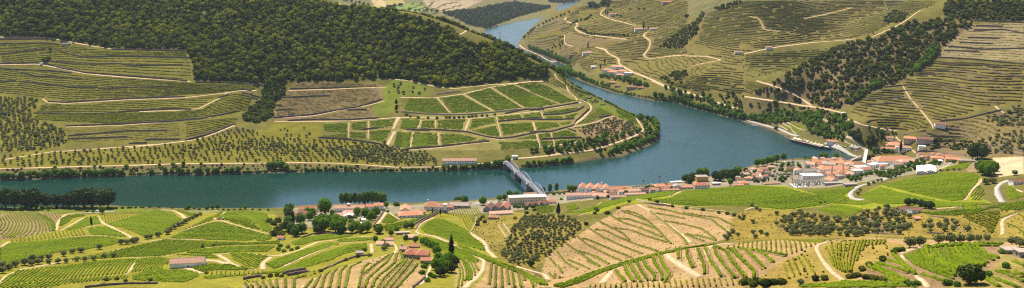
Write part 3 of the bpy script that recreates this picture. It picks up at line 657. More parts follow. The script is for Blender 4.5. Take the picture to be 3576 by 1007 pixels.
for s in ['d 180,525 300,530 590,548 780,595 900,612 1000,600 1295,543', 'd 880,455 1100,433 1295,440', 'd 40,705 350,682 640,650 800,632', 'd 940,385 1120,345 1295,350', 'e 0,328 200,300 440,260', 'e 120,370 300,360 430,330 490,292', 'e 0,410 200,415 400,405', 'e 0,525 200,520 400,465 410,430 540,310', 'e 90,592 300,578 470,575', 'c 735,505 870,490', 'c 380,570 640,585 900,625', 'e 625,392 730,372', 'e 340,495 420,520', 'c 1100,505 1295,510', 'e 0,395 100,400']:
    wall(v, s, 2.8)
v = vineyard('hillside_vineyard', 'upper green vineyard slabs split by diagonal dotted lanes under the forest road')
for s in ['d 20,330 75,247 318,242 438,373 300,387 30,355', 'd 347,242 550,212 826,358 462,383', 'd 577,207 800,148 1098,328 852,358', 'd 827,142 1010,118 1293,242 1293,323 1122,328', 'd 1032,112 1150,97 1293,150 1293,226', 'e 0,77 60,67 180,115 380,230 430,240 280,265 0,160', 'e 0,167 250,270 0,298']:
    plot(v, s, 'fargreen', 4.4, along='S 1500,370 1620,362')
plot(v, 'e 142,67 222,42 328,92 328,138 240,112', 'young', 5, along='e 160,70 300,120', w=1.6)
for s in ['d 0,365 200,385 440,395 640,390 850,370 1120,342 1295,335', 'd 320,210 540,180']: wall(v, s, 2.4, mat='stone_pale')
v = vineyard('hillside_vineyard', 'small bright green terraces stepping down the river side of the spur')
for s in ['e 440,175 490,190 470,215 435,210', 'e 480,215 560,205 510,235', 'e 535,240 600,218 618,240 560,265', 'e 400,130 450,152 430,185 400,160', 'e 780,308 950,380 978,465 900,420 780,345', 'e 770,360 850,385 840,410']: plot(v, s, 'fargreen', 4.5, along='e 500,200 700,270')
for s in ['e 500,235 565,205', 'e 565,265 620,240', 'e 640,285 680,265', 'e 460,225 520,250']: wall(v, s, 2.5)
# --- right bank, far
v = vineyard('riverside_vineyard', 'stepped green terraces with dark walls where the upper river bends away')
for s in ['g 150,222 230,208 370,182', 'g 110,245 230,228 400,200', 'g 90,262 230,250 400,215', 'g 75,280 200,268 380,240', 'g 70,298 180,292 340,262', 'g 70,315 190,318 330,285', 'g 75,330 200,338 300,310', 'g 110,350 220,358 290,332', 'g 150,378 240,372', 'g 200,205 330,168 430,185', 'g 280,165 420,160']:
    wall(v, s, 4.0, 1.5, step=9)
plot(v, None, 'fargreen', guides=['g 160,215 260,195 400,172', 'g 80,272 220,262 390,228', 'g 70,305 190,306 335,275', 'g 140,368 240,365'], n=12, w=5, h=1.2)
v = vineyard('hillside_vineyard', 'dark green rounded vineyard slope under the red-roofed villa with cypresses')
plot(v, 'g 510,215 600,132 760,152 915,195 890,250 760,278 600,250', 'hill', guides=['g 590,135 760,152 920,196', 'g 500,220 700,265 880,255'], n=14)
v = vineyard('hillside_vineyard', 'reddish brown ploughed vineyard terraces left of the white house by the river bend')
plot(v, 'g 370,340 400,240 550,295 830,302 700,335 500,365 450,395 300,440 330,380', 'brown', guides=['g 400,245 550,290 830,305', 'g 300,435 600,385'], n=15, w=2.5)
v = vineyard('hillside_vineyard', 'upper hillside vineyard behind the villa near the top of the photo')
plot(v, 'g 740,30 1100,30 1295,40 1295,130 1200,160 1080,200 900,185 810,130 830,80 720,70', 'hill', guides=['g 740,25 1295,20', 'g 830,85 1295,90', 'g 900,185 1080,200 1295,150'], n=24)
plot(v, 'g 640,60 760,25 830,75 730,95', 'hill', guides=['g 650,60 760,30', 'g 690,95 830,75'], n=5); plot(v, 'g 480,80 640,70 560,120 520,180 480,175', 'fargreen', guides=['g 480,82 640,72', 'g 470,170 540,165'], n=8)
v = vineyard('hillside_vineyard', 'pale contour vineyard rows curving above the pink-roofed riverside estate')
plot(v, 'g 650,350 830,312 950,272 1025,312 985,380 960,430 800,468 790,440 700,385', 'hill', guides=['g 660,345 850,315 1020,290', 'g 700,385 820,425 970,420', 'g 760,450 830,470 960,440'], n=14)
plot(v, 'g 1065,250 1295,170 1295,230 1100,330 1030,365 1035,310', 'hill', guides=['g 1000,262 1295,165', 'g 1020,370 1295,235'], n=12)
plot(v, 'g 430,490 480,442 620,442 620,510 560,538 500,520', 'hill', guides=['g 450,445 620,445', 'g 440,500 600,530'], n=8); plot(v, 'g 600,390 680,402 760,450 770,480 700,470 620,430', 'hill', guides=['g 600,390 760,450', 'g 620,435 770,480'], n=5)
v = vineyard('hillside_vineyard', 'dark banded vineyard terraces between the white river road and the dirt road junction')
plot(v, 'g 920,520 1010,455 1295,432 1295,525 1180,560 1080,578 990,560', 'hill', guides=['g 1000,455 1295,435', 'g 960,545 1100,578 1295,530'], n=11)
plot(v, 'C 970,375 1040,342 1295,292 1295,430 1050,468 1000,420', 'hill', guides=['C 1040,340 1180,305 1295,292', 'C 990,420 1295,380', 'C 1050,468 1295,432'], n=16)
v = vineyard('hillside_vineyard', 'great horizontal striped vineyard covering the top of the right-hand hill')
plot(v, 'D 0,5 700,5 738,120 650,168 400,188 180,160 0,238 C 1180,258 1060,205 1100,72', 'hill', guides=['C 1150,20 1295,0 D 340,-8 700,2', 'C 1100,85 1295,75 D 300,70 735,75', 'C 1060,180 1295,180 D 300,150 740,125', 'C 1180,258 1295,240 D 180,185 600,185'], n=40)
plot(v, 'C 1010,270 1040,218 1178,262 1178,285', 'brown', guides=['C 1040,218 1180,262', 'C 1010,268 1180,286'], n=7, w=2.5)
v = vineyard('hillside_vineyard', 'thick banded vineyard terraces in the side valley left of the dark wooded spur')
plot(v, 'D 0,278 440,245 430,272 250,350 0,400', 'hill', guides=['D 0,278 430,248', 'D 0,330 350,300', 'D 0,395 240,350'], n=11, w=2.6); plot(v, 'D 0,412 60,405 130,440 30,478 0,470', 'hill', guides=['D 0,412 100,420', 'D 0,470 100,450'], n=6)
v = vineyard('hillside_vineyard', 'big curving contour vineyard on the right hillside, split by a steep dirt track')
plot(v, 'D 525,575 560,505 800,402 950,302 1404,332 1404,510 1270,530 1000,608 940,648 780,658 620,625', 'hill', guides=['D 950,305 1150,312 1404,338', 'D 810,400 1000,382 1250,410 1404,450', 'D 560,510 800,465 1100,500 1300,545', 'D 525,575 700,570 940,592 1050,590', 'D 560,610 780,650 930,655'], n=44)
for s in ['D 960,320 1200,330 1404,350', 'D 880,360 1050,352 1270,405', 'D 1180,340 1404,400', 'D 850,380 1000,372 1180,410', 'D 700,440 900,420 1100,470 1280,530', 'D 660,470 820,455 1000,490', 'D 620,500 780,490 920,530', 'D 590,530 760,520 900,555', 'D 1230,365 1404,390', 'D 960,420 1150,450 1300,500']: wall(v, s, 2.2)
v = vineyard('hillside_vineyard', 'stony walled terraces at the right edge below the dark woodland')
plot(v, 'D 975,290 1010,232 1150,125 1404,120 1404,300', 'brown', guides=['D 1150,122 1404,125', 'D 985,275 1404,300'], n=14)
for s in ['D 1150,105 1404,115', 'D 1150,155 1300,150 1404,170', 'D 1120,190 1280,195', 'D 1080,215 1250,222', 'D 1020,235 1200,250 1404,245', 'D 1000,255 1180,262', 'D 970,290 1150,300 1404,325', 'D 1160,130 1300,135']: wall(v, s, 2.8)
v = vineyard('walled_terraces', 'stone terraces with shrubs at right above the tributary and estate')
for s in ['u 790,70 900,105 1280,112', 'u 770,85 870,150 1240,150', 'u 560,90 790,50', 'u 830,190 1210,240', 'u 690,260 850,250 1180,290', 'u 1290,180 1500,200 1746,260', 'u 1350,130 1600,160', 'u 1360,215 1560,265 1746,290', 'u 1180,60 1285,65', 'D 980,610 1100,600 1290,555', 'u 980,30 1200,55']: wall(v, s, 2.8)
plot(v, 'u 790,75 900,112 1270,118 1200,140 880,145', 'far', guides=['u 800,80 1200,118', 'u 880,145 1220,140'], n=4)
v = vineyard('riverside_vineyard', 'little terraced vine plots beside the quay road and white water tank')
for s in ['z 530,180 600,170 640,215 620,240', 'z 600,160 700,180 770,260 700,270 650,230', 'z 640,150 820,180 830,235 770,245', 'z 1010,60 1110,55 1170,80 1120,105 1060,95', 'z 960,100 1050,100 1110,140 1050,155', 'z 1200,330 1280,320 1359,390 1340,430 1250,380', 'z 1170,370 1230,375 1270,420 1200,410', 'C 0,0 1,0 0,1'][:7]: plot(v, s, 'fargreen', 4.5, along='z 640,170 760,250')
for s in ['z 540,155 640,205 655,240 700,275', 'z 600,150 700,205 800,240', 'z 1000,75 1130,120', 'z 1210,350 1350,430', 'z 520,180 610,235', 'z 950,100 1040,145']: wall(v, s, 2.0, mat='stone_pale')
v = vineyard('hillside_vineyard', 'fine contour terraces filling the right-bank hill between its roads and houses')
AV = [wpoly('D 60,480 150,440 240,375 440,265 570,220 660,214 850,128 1000,108 1140,108 1140,130 1000,230 960,290 800,400 520,540 340,540'), wpoly('C 860,240 1010,130 1060,120 1060,160 1000,230 960,250'), wpoly('g 190,430 330,290 380,270 370,330 330,400 290,440 250,450'), wpoly('g 650,500 880,500 900,600 640,590')]
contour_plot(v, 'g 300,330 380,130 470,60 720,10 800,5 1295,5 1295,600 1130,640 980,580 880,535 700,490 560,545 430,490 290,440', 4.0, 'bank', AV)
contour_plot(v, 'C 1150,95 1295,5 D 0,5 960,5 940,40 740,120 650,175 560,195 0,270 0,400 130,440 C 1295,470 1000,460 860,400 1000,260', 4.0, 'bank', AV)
v = vineyard('walled_terraces', 'rough terraces on the bare slope at the right edge above the estate')
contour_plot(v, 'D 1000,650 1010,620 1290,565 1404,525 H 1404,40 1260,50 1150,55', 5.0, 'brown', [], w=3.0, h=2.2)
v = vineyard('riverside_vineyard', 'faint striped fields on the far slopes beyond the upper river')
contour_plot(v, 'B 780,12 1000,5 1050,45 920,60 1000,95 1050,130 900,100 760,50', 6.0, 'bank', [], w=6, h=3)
# --- near bank, left
v = vineyard('vineyard', 'terraced vineyard with curving bare earth banks at the left edge')
plot(v, 'k 0,118 90,103 210,95 320,103 400,143 470,183 455,252 330,278 200,298 80,318 0,322', 'near', guides=['k 0,150 20,190 0,230', 'k 70,110 130,190 90,270 20,318', 'k 150,100 220,190 190,260 120,308', 'k 230,98 310,170 330,230 300,282', 'k 310,100 390,170 430,265', 'k 370,110 450,180 460,250'], n=19)
plot(v, 'k 340,102 450,107 508,126 470,168 380,132', 'young', 4, along='k 390,130 370,104')
v = vineyard('vineyard', 'little green plot with a round bush beside the forked dirt road')
plot(v, 'k 500,150 560,127 690,114 700,128 600,148 560,185 490,222', 'near', 3.2, along='k 510,160 680,118')
v = vineyard('vineyard', 'smooth dark green plot in front of the lone cypress')
plot(v, 'k 535,253 600,217 690,152 800,128 828,193 750,205 640,233', 'lush', 2.9, along='k 560,240 760,140')
v = vineyard('vineyard', 'pale yellow narrow row plot on the crest near the river, left')
plot(v, 'k 825,122 1215,77 1195,96 865,187', 'young', 3.6, along='k 900,178 875,113')
v = vineyard('vineyard', 'domed green vineyard hill bordered by a grey olive hedge on its right')
plot(v, 'k 875,200 1000,160 1210,102 l 230,82 370,112 435,165 330,232 270,288 130,298 k 1180,300 1110,262 1000,226', 'lush', 3.0, along='k 900,190 1299,235')
plot(v, 'l 400,85 545,110 530,140 480,120', 'near', 3, along='l 410,90 540,115')
v = vineyard('vineyard', 'green wedge of vines inside the bend of the brown dirt road')
plot(v, 'k 728,232 860,217 960,252 1045,308 900,292 745,283', 'lush', 3.0, along='k 740,240 1040,310')
v = vineyard('vineyard', 'striped plot of short rows on orange soil between two green vineyards, left')
plot(v, 'k 88,327 200,302 480,262 690,228 725,288 480,308 250,333 92,343', 'young', 4.2, along='k 300,332 292,296', w=1.2)
v = vineyard('vineyard', 'large dense leafy vineyard sheet at the left edge above the olive row')
plot(v, 'k 0,402 90,353 250,343 560,312 740,298 900,302 1045,327 940,368 700,408 480,428 250,488 0,545', 'lush', 3.0, along='k 50,440 700,345')
v = vineyard('vineyard', 'long vineyard with slanting rows below the triangular hill')
plot(v, 'k 435,508 700,467 1000,405 l 300,322 640,338 755,343 620,393 450,428 240,463 0,468 k 900,478', 'near', 3.0, along='l 60,440 260,345')
v = vineyard('vineyard', 'broad vineyard of slanting stripes in the bottom left corner')
plot(v, 'k 0,688 60,625 150,580 520,545 800,503 1120,483 1128,500 1058,603 600,638 200,678 0,720', 'near', 3.3, along='k 560,640 700,515'); plot(v, 'k 0,725 200,685 600,645 1050,617 1058,648 850,663 560,688 400,722', 'near', 3.3, along='k 560,690 620,640')
v = vineyard('vineyard', 'slanting rows left of the white warehouse with red roof')
plot(v, 'l 12,598 80,483 250,470 360,492 350,520 270,548 150,578', 'near', 3.0, along='l 60,590 200,480'); plot(v, 'l 380,452 520,442 700,452 738,478 630,480 610,462 480,455', 'near', 3, along='l 400,450 720,470')
v = vineyard('vineyard', 'bushy dense plot in front of the white warehouse')
plot(v, 'l 30,622 160,577 270,552 300,577 420,572 570,592 588,628 450,678 200,668 30,658', 'lush', 3.0, along='l 50,650 550,600')
v = vineyard('vineyard', 'triangular green hill of vines crossed by the red tractor track')
plot(v, 'l 345,308 420,267 560,220 690,183 760,178 880,213 1115,280 1080,308 1000,333 700,328', 'lush', 3.1, along='l 380,300 1000,320'); plot(v, 'l 402,268 560,192 690,135 785,90 770,108 700,150 685,168 560,208 435,255', 'near', 3.2, along='l 430,260 750,100')
plot(v, 'l 735,140 800,102 880,107 1010,172 1095,250 950,213 790,160', 'near', 3.0, along='l 760,150 1080,250'); plot(v, 'l 832,97 950,87 1130,112 1178,230 1150,262 1110,253 1020,170 900,112', 'lush', 3.0, along='l 900,100 1160,250'); plot(v, 'l 1042,330 1130,283 1188,292 1180,318 1100,343', 'lush', 3, along='l 1050,335 1180,300')
plot(v, 'l 640,347 760,347 1000,352 1250,337 1240,362 870,368 720,378 640,388', 'near', 3, along='l 650,370 1200,350')
v = vineyard('vineyard', 'fan of slanted short rows above the curving pale driveway')
plot(v, 'l 462,430 600,402 740,390 880,377 1208,380 1150,428 850,430 700,443 520,438', 'near', guides=['l 470,438 600,398', 'l 800,434 860,376', 'l 1110,434 1210,380'], n=36)
v = vineyard('vineyard', 'lens-shaped plot of diagonal rows enclosed by the curving pale driveway')
plot(v, 'l 833,437 960,438 1160,460 1080,518 1058,562 940,538 860,488', 'near', 3.4, along='l 870,440 1080,530'); plot(v, 'l 502,547 700,530 850,537 1050,573 900,578 670,578 600,598 540,575', 'near', 3.2, along='l 520,560 1000,575')
plot(v, 'l 670,587 900,582 1145,587 1130,603 900,613 670,618', 'young', 4.0, along='l 900,614 902,584'); plot(v, 'l 592,632 700,624 1000,612 1299,572 1299,590 1100,608 800,633 650,653', 'lush', 2.6, along='l 650,640 1200,595')
v = vineyard('vineyard', 'leaf-shaped pair of lush plots wrapped by pale tracks in the middle foreground')
plot(v, 'm 248,460 330,398 530,348 760,273 960,218 1075,226 900,288 650,382 440,478 330,508 260,503', 'lush', guides=['m 255,455 540,345 960,216', 'm 300,480 590,365 1020,222', 'm 340,506 650,385 1078,228'], n=9)
plot(v, 'm 275,558 500,492 700,405 940,315 1200,240 1385,224 1398,308 1270,318 1150,343 950,418 800,468 620,508 400,558', 'lush', guides=['m 280,550 700,402 1200,238 1390,222', 'm 400,562 800,470 1150,345 1400,312'], n=13)
plot(v, 'm 1015,192 1240,163 1437,168 1437,184 1250,203 1080,210', 'lush', 2.6, along='m 1050,200 1430,176'); plot(v, 'm 530,212 660,172 800,142 1100,118 1228,141 1000,178 800,198 640,248 560,240', 'lush', 2.8, along='m 600,210 1150,135')
# --- near bank, centre
v = vineyard('vineyard', 'fan of curved thick vine rows on bare earth below the old stone house')
plot(v, None, 'thick', rows=['m 20,670 60,722', 'm 85,690 110,722', 'm 145,655 190,722', 'm 215,650 260,722', 'm 295,640 330,722', 'm 370,630 385,722', 'm 470,620 475,722', 'm 690,592 570,622 570,722', 'm 770,630 700,722', 'm 865,585 830,640 790,722', 'm 965,547 910,592 880,722', 'm 1045,517 1000,562 965,722', 'm 1155,480 1090,532 1065,722', 'm 1310,435 1190,492 1140,722',
   'n 10,722 30,602 110,542 200,472 320,392', 'n 75,722 110,622 200,542 290,472 360,372', 'n 145,722 180,632 300,532 380,472 405,372', 'n 200,722 270,622 400,502 460,452', 'n 430,358 465,430 465,470', 'n 265,722 330,642 440,522 500,442 500,402', 'n 335,722 400,642 500,522 560,432', 'n 405,722 470,642 560,552 610,482', 'n 45,570 80,500 120,470'])
v = vineyard('vineyard', 'wide slope of fine diagonal rows right of the walled road, centre')
plot(v, 'n 642,120 700,62 800,12 870,22 1020,82 1140,152 1180,202 1295,292 1295,345 1150,305 900,208 700,162', 'near', 3.0, along='y 560,400 1100,600')
v = vineyard('vineyard', 'yellowish sloping plot of steep rows behind the walled road bend')
plot(v, 'y 745,260 900,218 1138,198 1158,258 1080,288 1040,418 1022,438 940,332 900,292', 'young', 3.4, along='y 960,220 1040,400', w=1.2)
v = vineyard('vineyard', 'small triangular plot between two pale tracks near the terracotta winery')
plot(v, 'y 102,358 160,252 278,330 230,358 150,368', 'near', 3.0, along='y 120,350 250,350')
v = vineyard('vineyard', 'long wedge of vines below the walled road running to the hip-roofed house')
plot(v, 'y 112,387 300,352 450,322 560,282 728,203 720,215 600,288 440,378 380,408 230,438 140,448', 'near', 3.0, along='y 140,420 640,240')
v = vineyard('vineyard', 'vine terraces curving around the pale track right of the cypress')
plot(v, 'n 622,202 760,212 930,262 1100,352 1220,422 1248,458 1190,468 1000,400 880,350 760,292 650,252', 'near', 3.2, along='n 650,215 1200,430')
plot(v, None, 'near', guides=['n 890,352 990,442 1050,562 1020,722', 'n 960,362 1080,442 1130,562 1110,640', 'n 1000,367 1120,472 1160,582 1150,660', 'n 1050,385 1180,440 1235,545'], n=8)
v = vineyard('vineyard', 'green band of rows along the lip of the foreground terrace, centre')
plot(v, None, 'thick', guides=['o 0,385 170,462 330,532 500,592 690,705', 'o 0,425 150,480 300,545 470,610 640,700'], n=4)
v = vineyard('vineyard', 'comb of parallel curved rows on bare ground beside the track junction')
plot(v, None, 'thick', rows=['o 262,530 245,700', 'o 297,545 290,722', 'o 337,550 345,722', 'o 378,560 397,700', 'o 418,575 440,722', 'o 458,580 487,722', 'o 500,597 532,705', 'o 540,607 582,722', 'o 590,630 640,722', 'o 640,652 685,705'], w=1.5)
v = vineyard('vineyard', 'bare sandy hillside with thin dark curved vine rows, centre right')
plot(v, None, 'near', rows=['o 960,340 p 0,345 180,422 350,490', 'o 920,320 p 0,385 150,462 270,515', 'p 0,450 170,540', 'p 0,510 100,560', 'p 10,260 130,332 280,402 460,470', 'p 100,210 200,262 280,302 335,355', 'p 60,270 150,282 250,332 400,392 550,440', 'p 180,160 290,222 420,262 580,330', 'p 210,260 330,272 460,322 620,370', 'p 240,185 330,192 450,232 530,265', 'p 270,125 380,167 480,210',
   'p 300,125 400,152 470,202 560,282 620,352 690,412', 'p 470,95 620,122 740,152 960,192 1090,290', 'p 530,145 640,162 760,190', 'p 600,205 760,232 900,272 1000,350', 'p 740,140 860,162 1020,182 1140,245', 'p 760,305 880,322 1000,360', 'p 765,312 940,375', 'p 490,130 620,230 760,350 780,390', 'o 840,380 1000,492 1100,555', 'o 770,440 830,522 960,605', 'o 710,490 790,582 830,640', 'o 920,435 1050,472 1170,540', 'o 850,505 950,542 1020,580', 'o 710,610 750,652 740,690', 'o 745,615 790,650'], w=1.5, h=1.4)
v = vineyard('vineyard', 'sandy foreground ridge with bold curved rows and a forked white track')
plot(v, None, 'thick', rows=['p 220,587 300,680', 'p 290,545 300,592 360,680', 'p 330,525 350,582 415,680', 'p 380,512 410,582 470,670', 'p 430,495 450,552 520,622 520,670', 'p 505,475 520,532 580,612 580,670', 'p 555,470 580,532 640,622 600,680', 'p 705,440 705,500', 'p 770,430 780,492 820,570', 'p 855,420 910,562 910,620', 'p 910,415 960,522 1040,640', 'p 980,402 1000,462 1070,562 1150,650', 'p 1000,410 1080,442 1130,532 1219,640', 'p 1080,418 1140,432 1219,530', 'q 0,410 60,472 190,592 190,650', 'q 0,490 130,650', 'q 75,412 130,425 280,570', 'q 165,422 250,442 350,520', 'q 0,590 40,650', 'q 215,428 450,470'], w=1.7)
plot(v, None, 'near', guides=['o 740,712 870,668 p 0,620 150,570 330,515 560,456 720,420 1000,388', 'o 800,722 920,690 p 20,650 110,605 220,572 340,533 480,493 600,455'], n=6)
plot(v, 'p 0,703 400,692 650,672 880,652 1160,652 1219,667 1219,700 900,722 0,722', 'young', 3.2, along='p 700,720 690,670'); plot(v, 'q 0,402 60,365 400,342 740,342 755,355 600,418 460,468 300,433 70,406', 'young', 3.0, along='q 200,400 205,348')
v = vineyard('vineyard', 'overgrown golden slope with sparse wavy rows beside the double-rut track')
plot(v, 'q 700,390 770,355 1258,335 1258,470 1100,560 920,640 800,530 740,470', 'young', guides=['q 770,400 830,560', 'q 900,370 880,502 910,600', 'q 1030,352 1000,452 960,600', 'q 1130,347 1070,482 1000,590', 'q 1245,345 1130,520'], n=15, w=1.3); plot(v, None, 'young', guides=['q 430,540 470,650', 'q 500,490 560,622', 'q 580,460 680,620'], n=5)
v = vineyard('vineyard', 'neat rectangular plot of dark rows on the plateau above the olive grove, right')
plot(v, 'q 690,98 870,55 1080,100 920,165', 'near', 3.2, along='q 700,95 940,160')
v = vineyard('vineyard', 'concentric curved vine terraces at right beside the round oak')
plot(v, None, 'thick', guides=['r 310,470 400,542 550,602 700,655', 'r 380,440 450,512 600,572 735,600', 'r 455,410 480,472 600,542 755,575', 'r 545,420 590,490 680,530 780,560', 'r 640,410 680,482 780,525 860,550', 'r 720,400 760,462 850,515 930,560', 'r 800,395 840,452 900,490 960,530', 'r 880,390 960,462 1060,490'], n=17, w=2.0)
plot(v, None, 'thick', guides=['r 460,398 560,388 700,376 1090,372', 'r 470,412 560,400 720,388 1060,392'], n=3)
v = vineyard('vineyard', 'broken dark hedge-like rows left of the straight track, bottom right')
plot(v, None, 'thick', rows=['r 215,460 300,542 390,622', 'r 75,530 200,562 350,602', 'r 140,500 280,542 380,600', 'r 15,560 130,602 300,690', 'r 65,548 220,622 330,680', 'r 440,620 560,660 680,690', 'r 150,640 260,700'], w=2.4, h=1.8)
v = vineyard('vineyard', 'ragged vine terraces in the bottom right corner')
plot(v, None, 'thick', rows=['r 1030,600 1258,680', 'r 1000,642 1200,720', 'r 1170,512 1258,550', 'r 950,650 1050,715', 'r 1060,590 1258,640', 'r 1180,600 1258,620'], w=2.2); plot(v, 'r 0,672 300,692 460,716 0,722', 'lush', 2.6, along='r 0,690 400,712'); plot(v, 'q 560,700 900,672 1258,680 1258,722 560,722', 'lush', 2.6, along='q 600,700 1200,700')
v = vineyard('vineyard', 'low green strips beside the farmhouse with the red car')
plot(v, 'r 440,122 700,104 900,94 1030,64 1040,80 900,118 700,148 500,140', 'near', 3.0, along='r 470,130 950,100'); plot(v, 'r 780,80 900,70 915,95 800,108', 'near', 3, along='r 790,85 860,106')
v = vineyard('vineyard', 'sparse green slope with wispy rows left of the winding rutted track, right edge')
plot(v, 'r 760,132 1060,112 1070,170 1000,300 940,240 800,182', 'young', 4, along='r 800,170 1050,130', w=1.2); plot(v, 'r 1035,62 1258,32 1258,98 1080,108', 'near', 3.2, along='r 1050,90 1250,50')
plot(v, None, 'near', rows=['r 1120,210 1200,240 1258,285', 'r 1210,130 1258,165', 'r 1070,165 1258,95'])
v = vineyard('vineyard', 'wide bright plateau vineyard inside the road loop, right')
plot(v, 'H 692,207 860,170 1000,144 1150,148 1188,165 1110,278 1050,288 900,258', 'lush', 3.0, along='H 720,210 1150,160'); plot(v, 'H 597,252 680,218 860,262 1000,292 1200,297 1250,302 1100,315 940,320 800,300 690,304 602,276', 'lush', 3.0, along='H 620,260 1100,305')
v = vineyard('vineyard', 'large plateau vineyard in front of the electrical substation')
plot(v, 'G 935,268 1000,238 1297,208 H 190,218 300,245 500,278 650,296 600,308 440,298 390,308 200,330 100,320 G 1250,308 1050,312 870,295 800,285 900,275', 'lush', 3.1, along='s 100,700 1700,620'); plot(v, 'H 312,237 540,217 558,222 500,258 535,278 440,278 400,265', 'lush', 3, along='H 320,238 540,222')
v = vineyard('vineyard', 'bright green ribbon of vines sloping to the long terracotta sheds')
plot(v, 'G 385,345 480,332 570,302 720,264 955,232 930,260 700,288 560,328 480,350', 'lush', 3.0, along='G 450,340 930,240'); plot(v, 'o 592,97 680,82 748,92 730,138 622,148', 'near', 3, along='o 610,140 680,85'); plot(v, 'o 832,87 900,77 938,110 860,128', 'near', 3, along='o 840,90 930,110')
v = vineyard('vineyard', 'narrow green strip behind the white twin warehouses')
plot(v, 'u 935,438 1000,402 1268,345 1230,368 1170,418 1050,428', 'lush', 3.0, along='u 960,430 1250,355')
v = vineyard('vineyard', 'terraced garden rows beside the asphalt bend at the right edge')
plot(v, 'H 1315,232 1335,205 1405,262 1405,288 1330,280', 'near', guides=['H 1312,240 1340,280', 'H 1345,205 1405,265'], n=9); plot(v, 'H 1262,320 1405,292 1405,308 1300,324', 'near', 3, along='H 1270,318 1400,298')
plot(v, 'H 1140,250 1180,205 1210,240 1190,285 1140,280', 'near', 3.4, along='H 1150,270 1200,220')
# --- near bank walls
def stone_wall(s, label, h=2.0, mat='stone'):
    o = wall(None, s, h, 1.0, mat, 'stone_wall', 3.0); tag(o, label, 'stone wall'); return o
stone_wall('y 435,385 520,330 610,290 720,235 860,195 980,180', 'dark wall along the upper side of the curving road to the winery')
stone_wall('y 455,440 490,370 620,300 720,250 930,200', 'dark wall along the lower side of the curving road to the winery', 1.8)
stone_wall('y 5,405 60,330 130,235', 'dark wall beside the straight pale track left of the triangular plot', 2.4)
stone_wall('m 440,570 520,545 640,525 700,520', 'ruined dark wall below the leaf-shaped plot', 2.2); stone_wall('m 490,590 580,575 720,545', 'second ruined dark wall below the leaf-shaped plot, lower one', 2.6)
stone_wall('m 0,630 100,610 200,595', 'rough stone bank wall left of the ruined walls', 2.4); stone_wall('m 870,530 960,490 1080,440 1240,380 1400,360', 'long rough wall leading to the square stone hut', 1.8)
stone_wall('k 700,722 900,700 1080,690 1299,690', 'broken stone wall in the lower left foreground', 1.8); stone_wall('m 650,165 780,120 1000,112 1230,120', 'curved garden wall under the dark tree clump', 1.6)
stone_wall('o 310,240 375,340', 'left of two thin pale walls in the yellow meadow', 1.4, 'stone_pale'); stone_wall('o 350,230 415,320', 'right of two thin pale walls in the yellow meadow', 1.4, 'stone_pale'); stone_wall('o 105,285 135,230 140,180', 'curved pale wall between yellowish plot and meadow', 1.6, 'stone_pale')
stone_wall('p 380,45 520,75 640,90', 'rocky broken wall along the crest of the sandy hillside', 2.2, 'stone_pale'); stone_wall('n 565,722 630,670 690,615', 'dark retaining wall beside the narrow path, bottom centre', 2.0)
for k_, s in enumerate(['q 390,235 520,300', 'q 600,255 690,295', 'q 960,180 1030,240', 'r 0,180 200,235', 'r 0,215 150,260', 'r 480,285 620,290', 'r 640,200 780,280', 'r 490,150 620,165', 'r 0,150 120,200', 'q 1080,170 1258,230', 'q 1060,215 1258,290', 'r 30,290 300,300']):
    o = wall(None, s, 1.3, .9, 'stone', 'stone_wall', 3.0); tag(o, 'low dry stone terrace wall among the olive trees of the right-hand grove', 'stone wall', 'terrace walls in the right-hand olive grove')
# ================================================================ trees
M['bark'] = simple('bark', (.11,.080,.055), .95, .3, 2.0, .05)
M['oak'] = leaf_mat('oak_leaves', (0.0515,0.0672,0.0078), (0.112,0.1344,0.0134), (0.2072,0.1994,0.0224), .75, .18, .32, .5)
M['scrub'] = leaf_mat('scrub_leaves', (0.0368,0.0517,0.0115), (0.0736,0.0897,0.0172), (0.1323,0.138,0.0322), .6, .22, .25, .45)
M['olive'] = leaf_mat('olive_leaves', (.080,.090,.034), (.135,.145,.058), (.21,.215,.10), .25, .8, .2)
M['riverside'] = leaf_mat('riverside_leaves', (0.0422,0.0894,0.013), (0.0894,0.1625,0.0195), (0.1625,0.2438,0.0358), .35, .3, .35)
M['bright'] = leaf_mat('bright_leaves', (0.0517,0.1092,0.0092), (0.0978,0.1725,0.0138), (0.161,0.2415,0.0253), .15, .3, .4)
M['dark'] = leaf_mat('dark_leaves', (0.021,0.036,0.0105), (0.039,0.063,0.015), (0.075,0.099,0.027), .2, .3, .05)
M['cypress'] = leaf_mat('cypress_leaves', (.008,.018,.005), (.014,.028,.008), (.028,.044,.014), .15, .8, .0)
M['paleleaf'] = leaf_mat('dusty_leaves', (.32,.28,.22), (.44,.40,.33), (.56,.52,.45), .12, .6, .05)
M['hazeleaf'] = leaf_mat('distant_leaves', (.022,.036,.012), (.038,.055,.018), (.06,.078,.026), .25, .1, .05)
def ico(sub):
    bm = bmesh.new(); bmesh.ops.create_icosphere(bm, subdivisions=sub, radius=1)
    V = np.array([v.co[:] for v in bm.verts]); F = np.array([[v.index for v in f.verts] for f in bm.faces]); bm.free(); return V, F
ICO2 = ico(2); ICO3 = ico(3); ICO1 = ico(1)
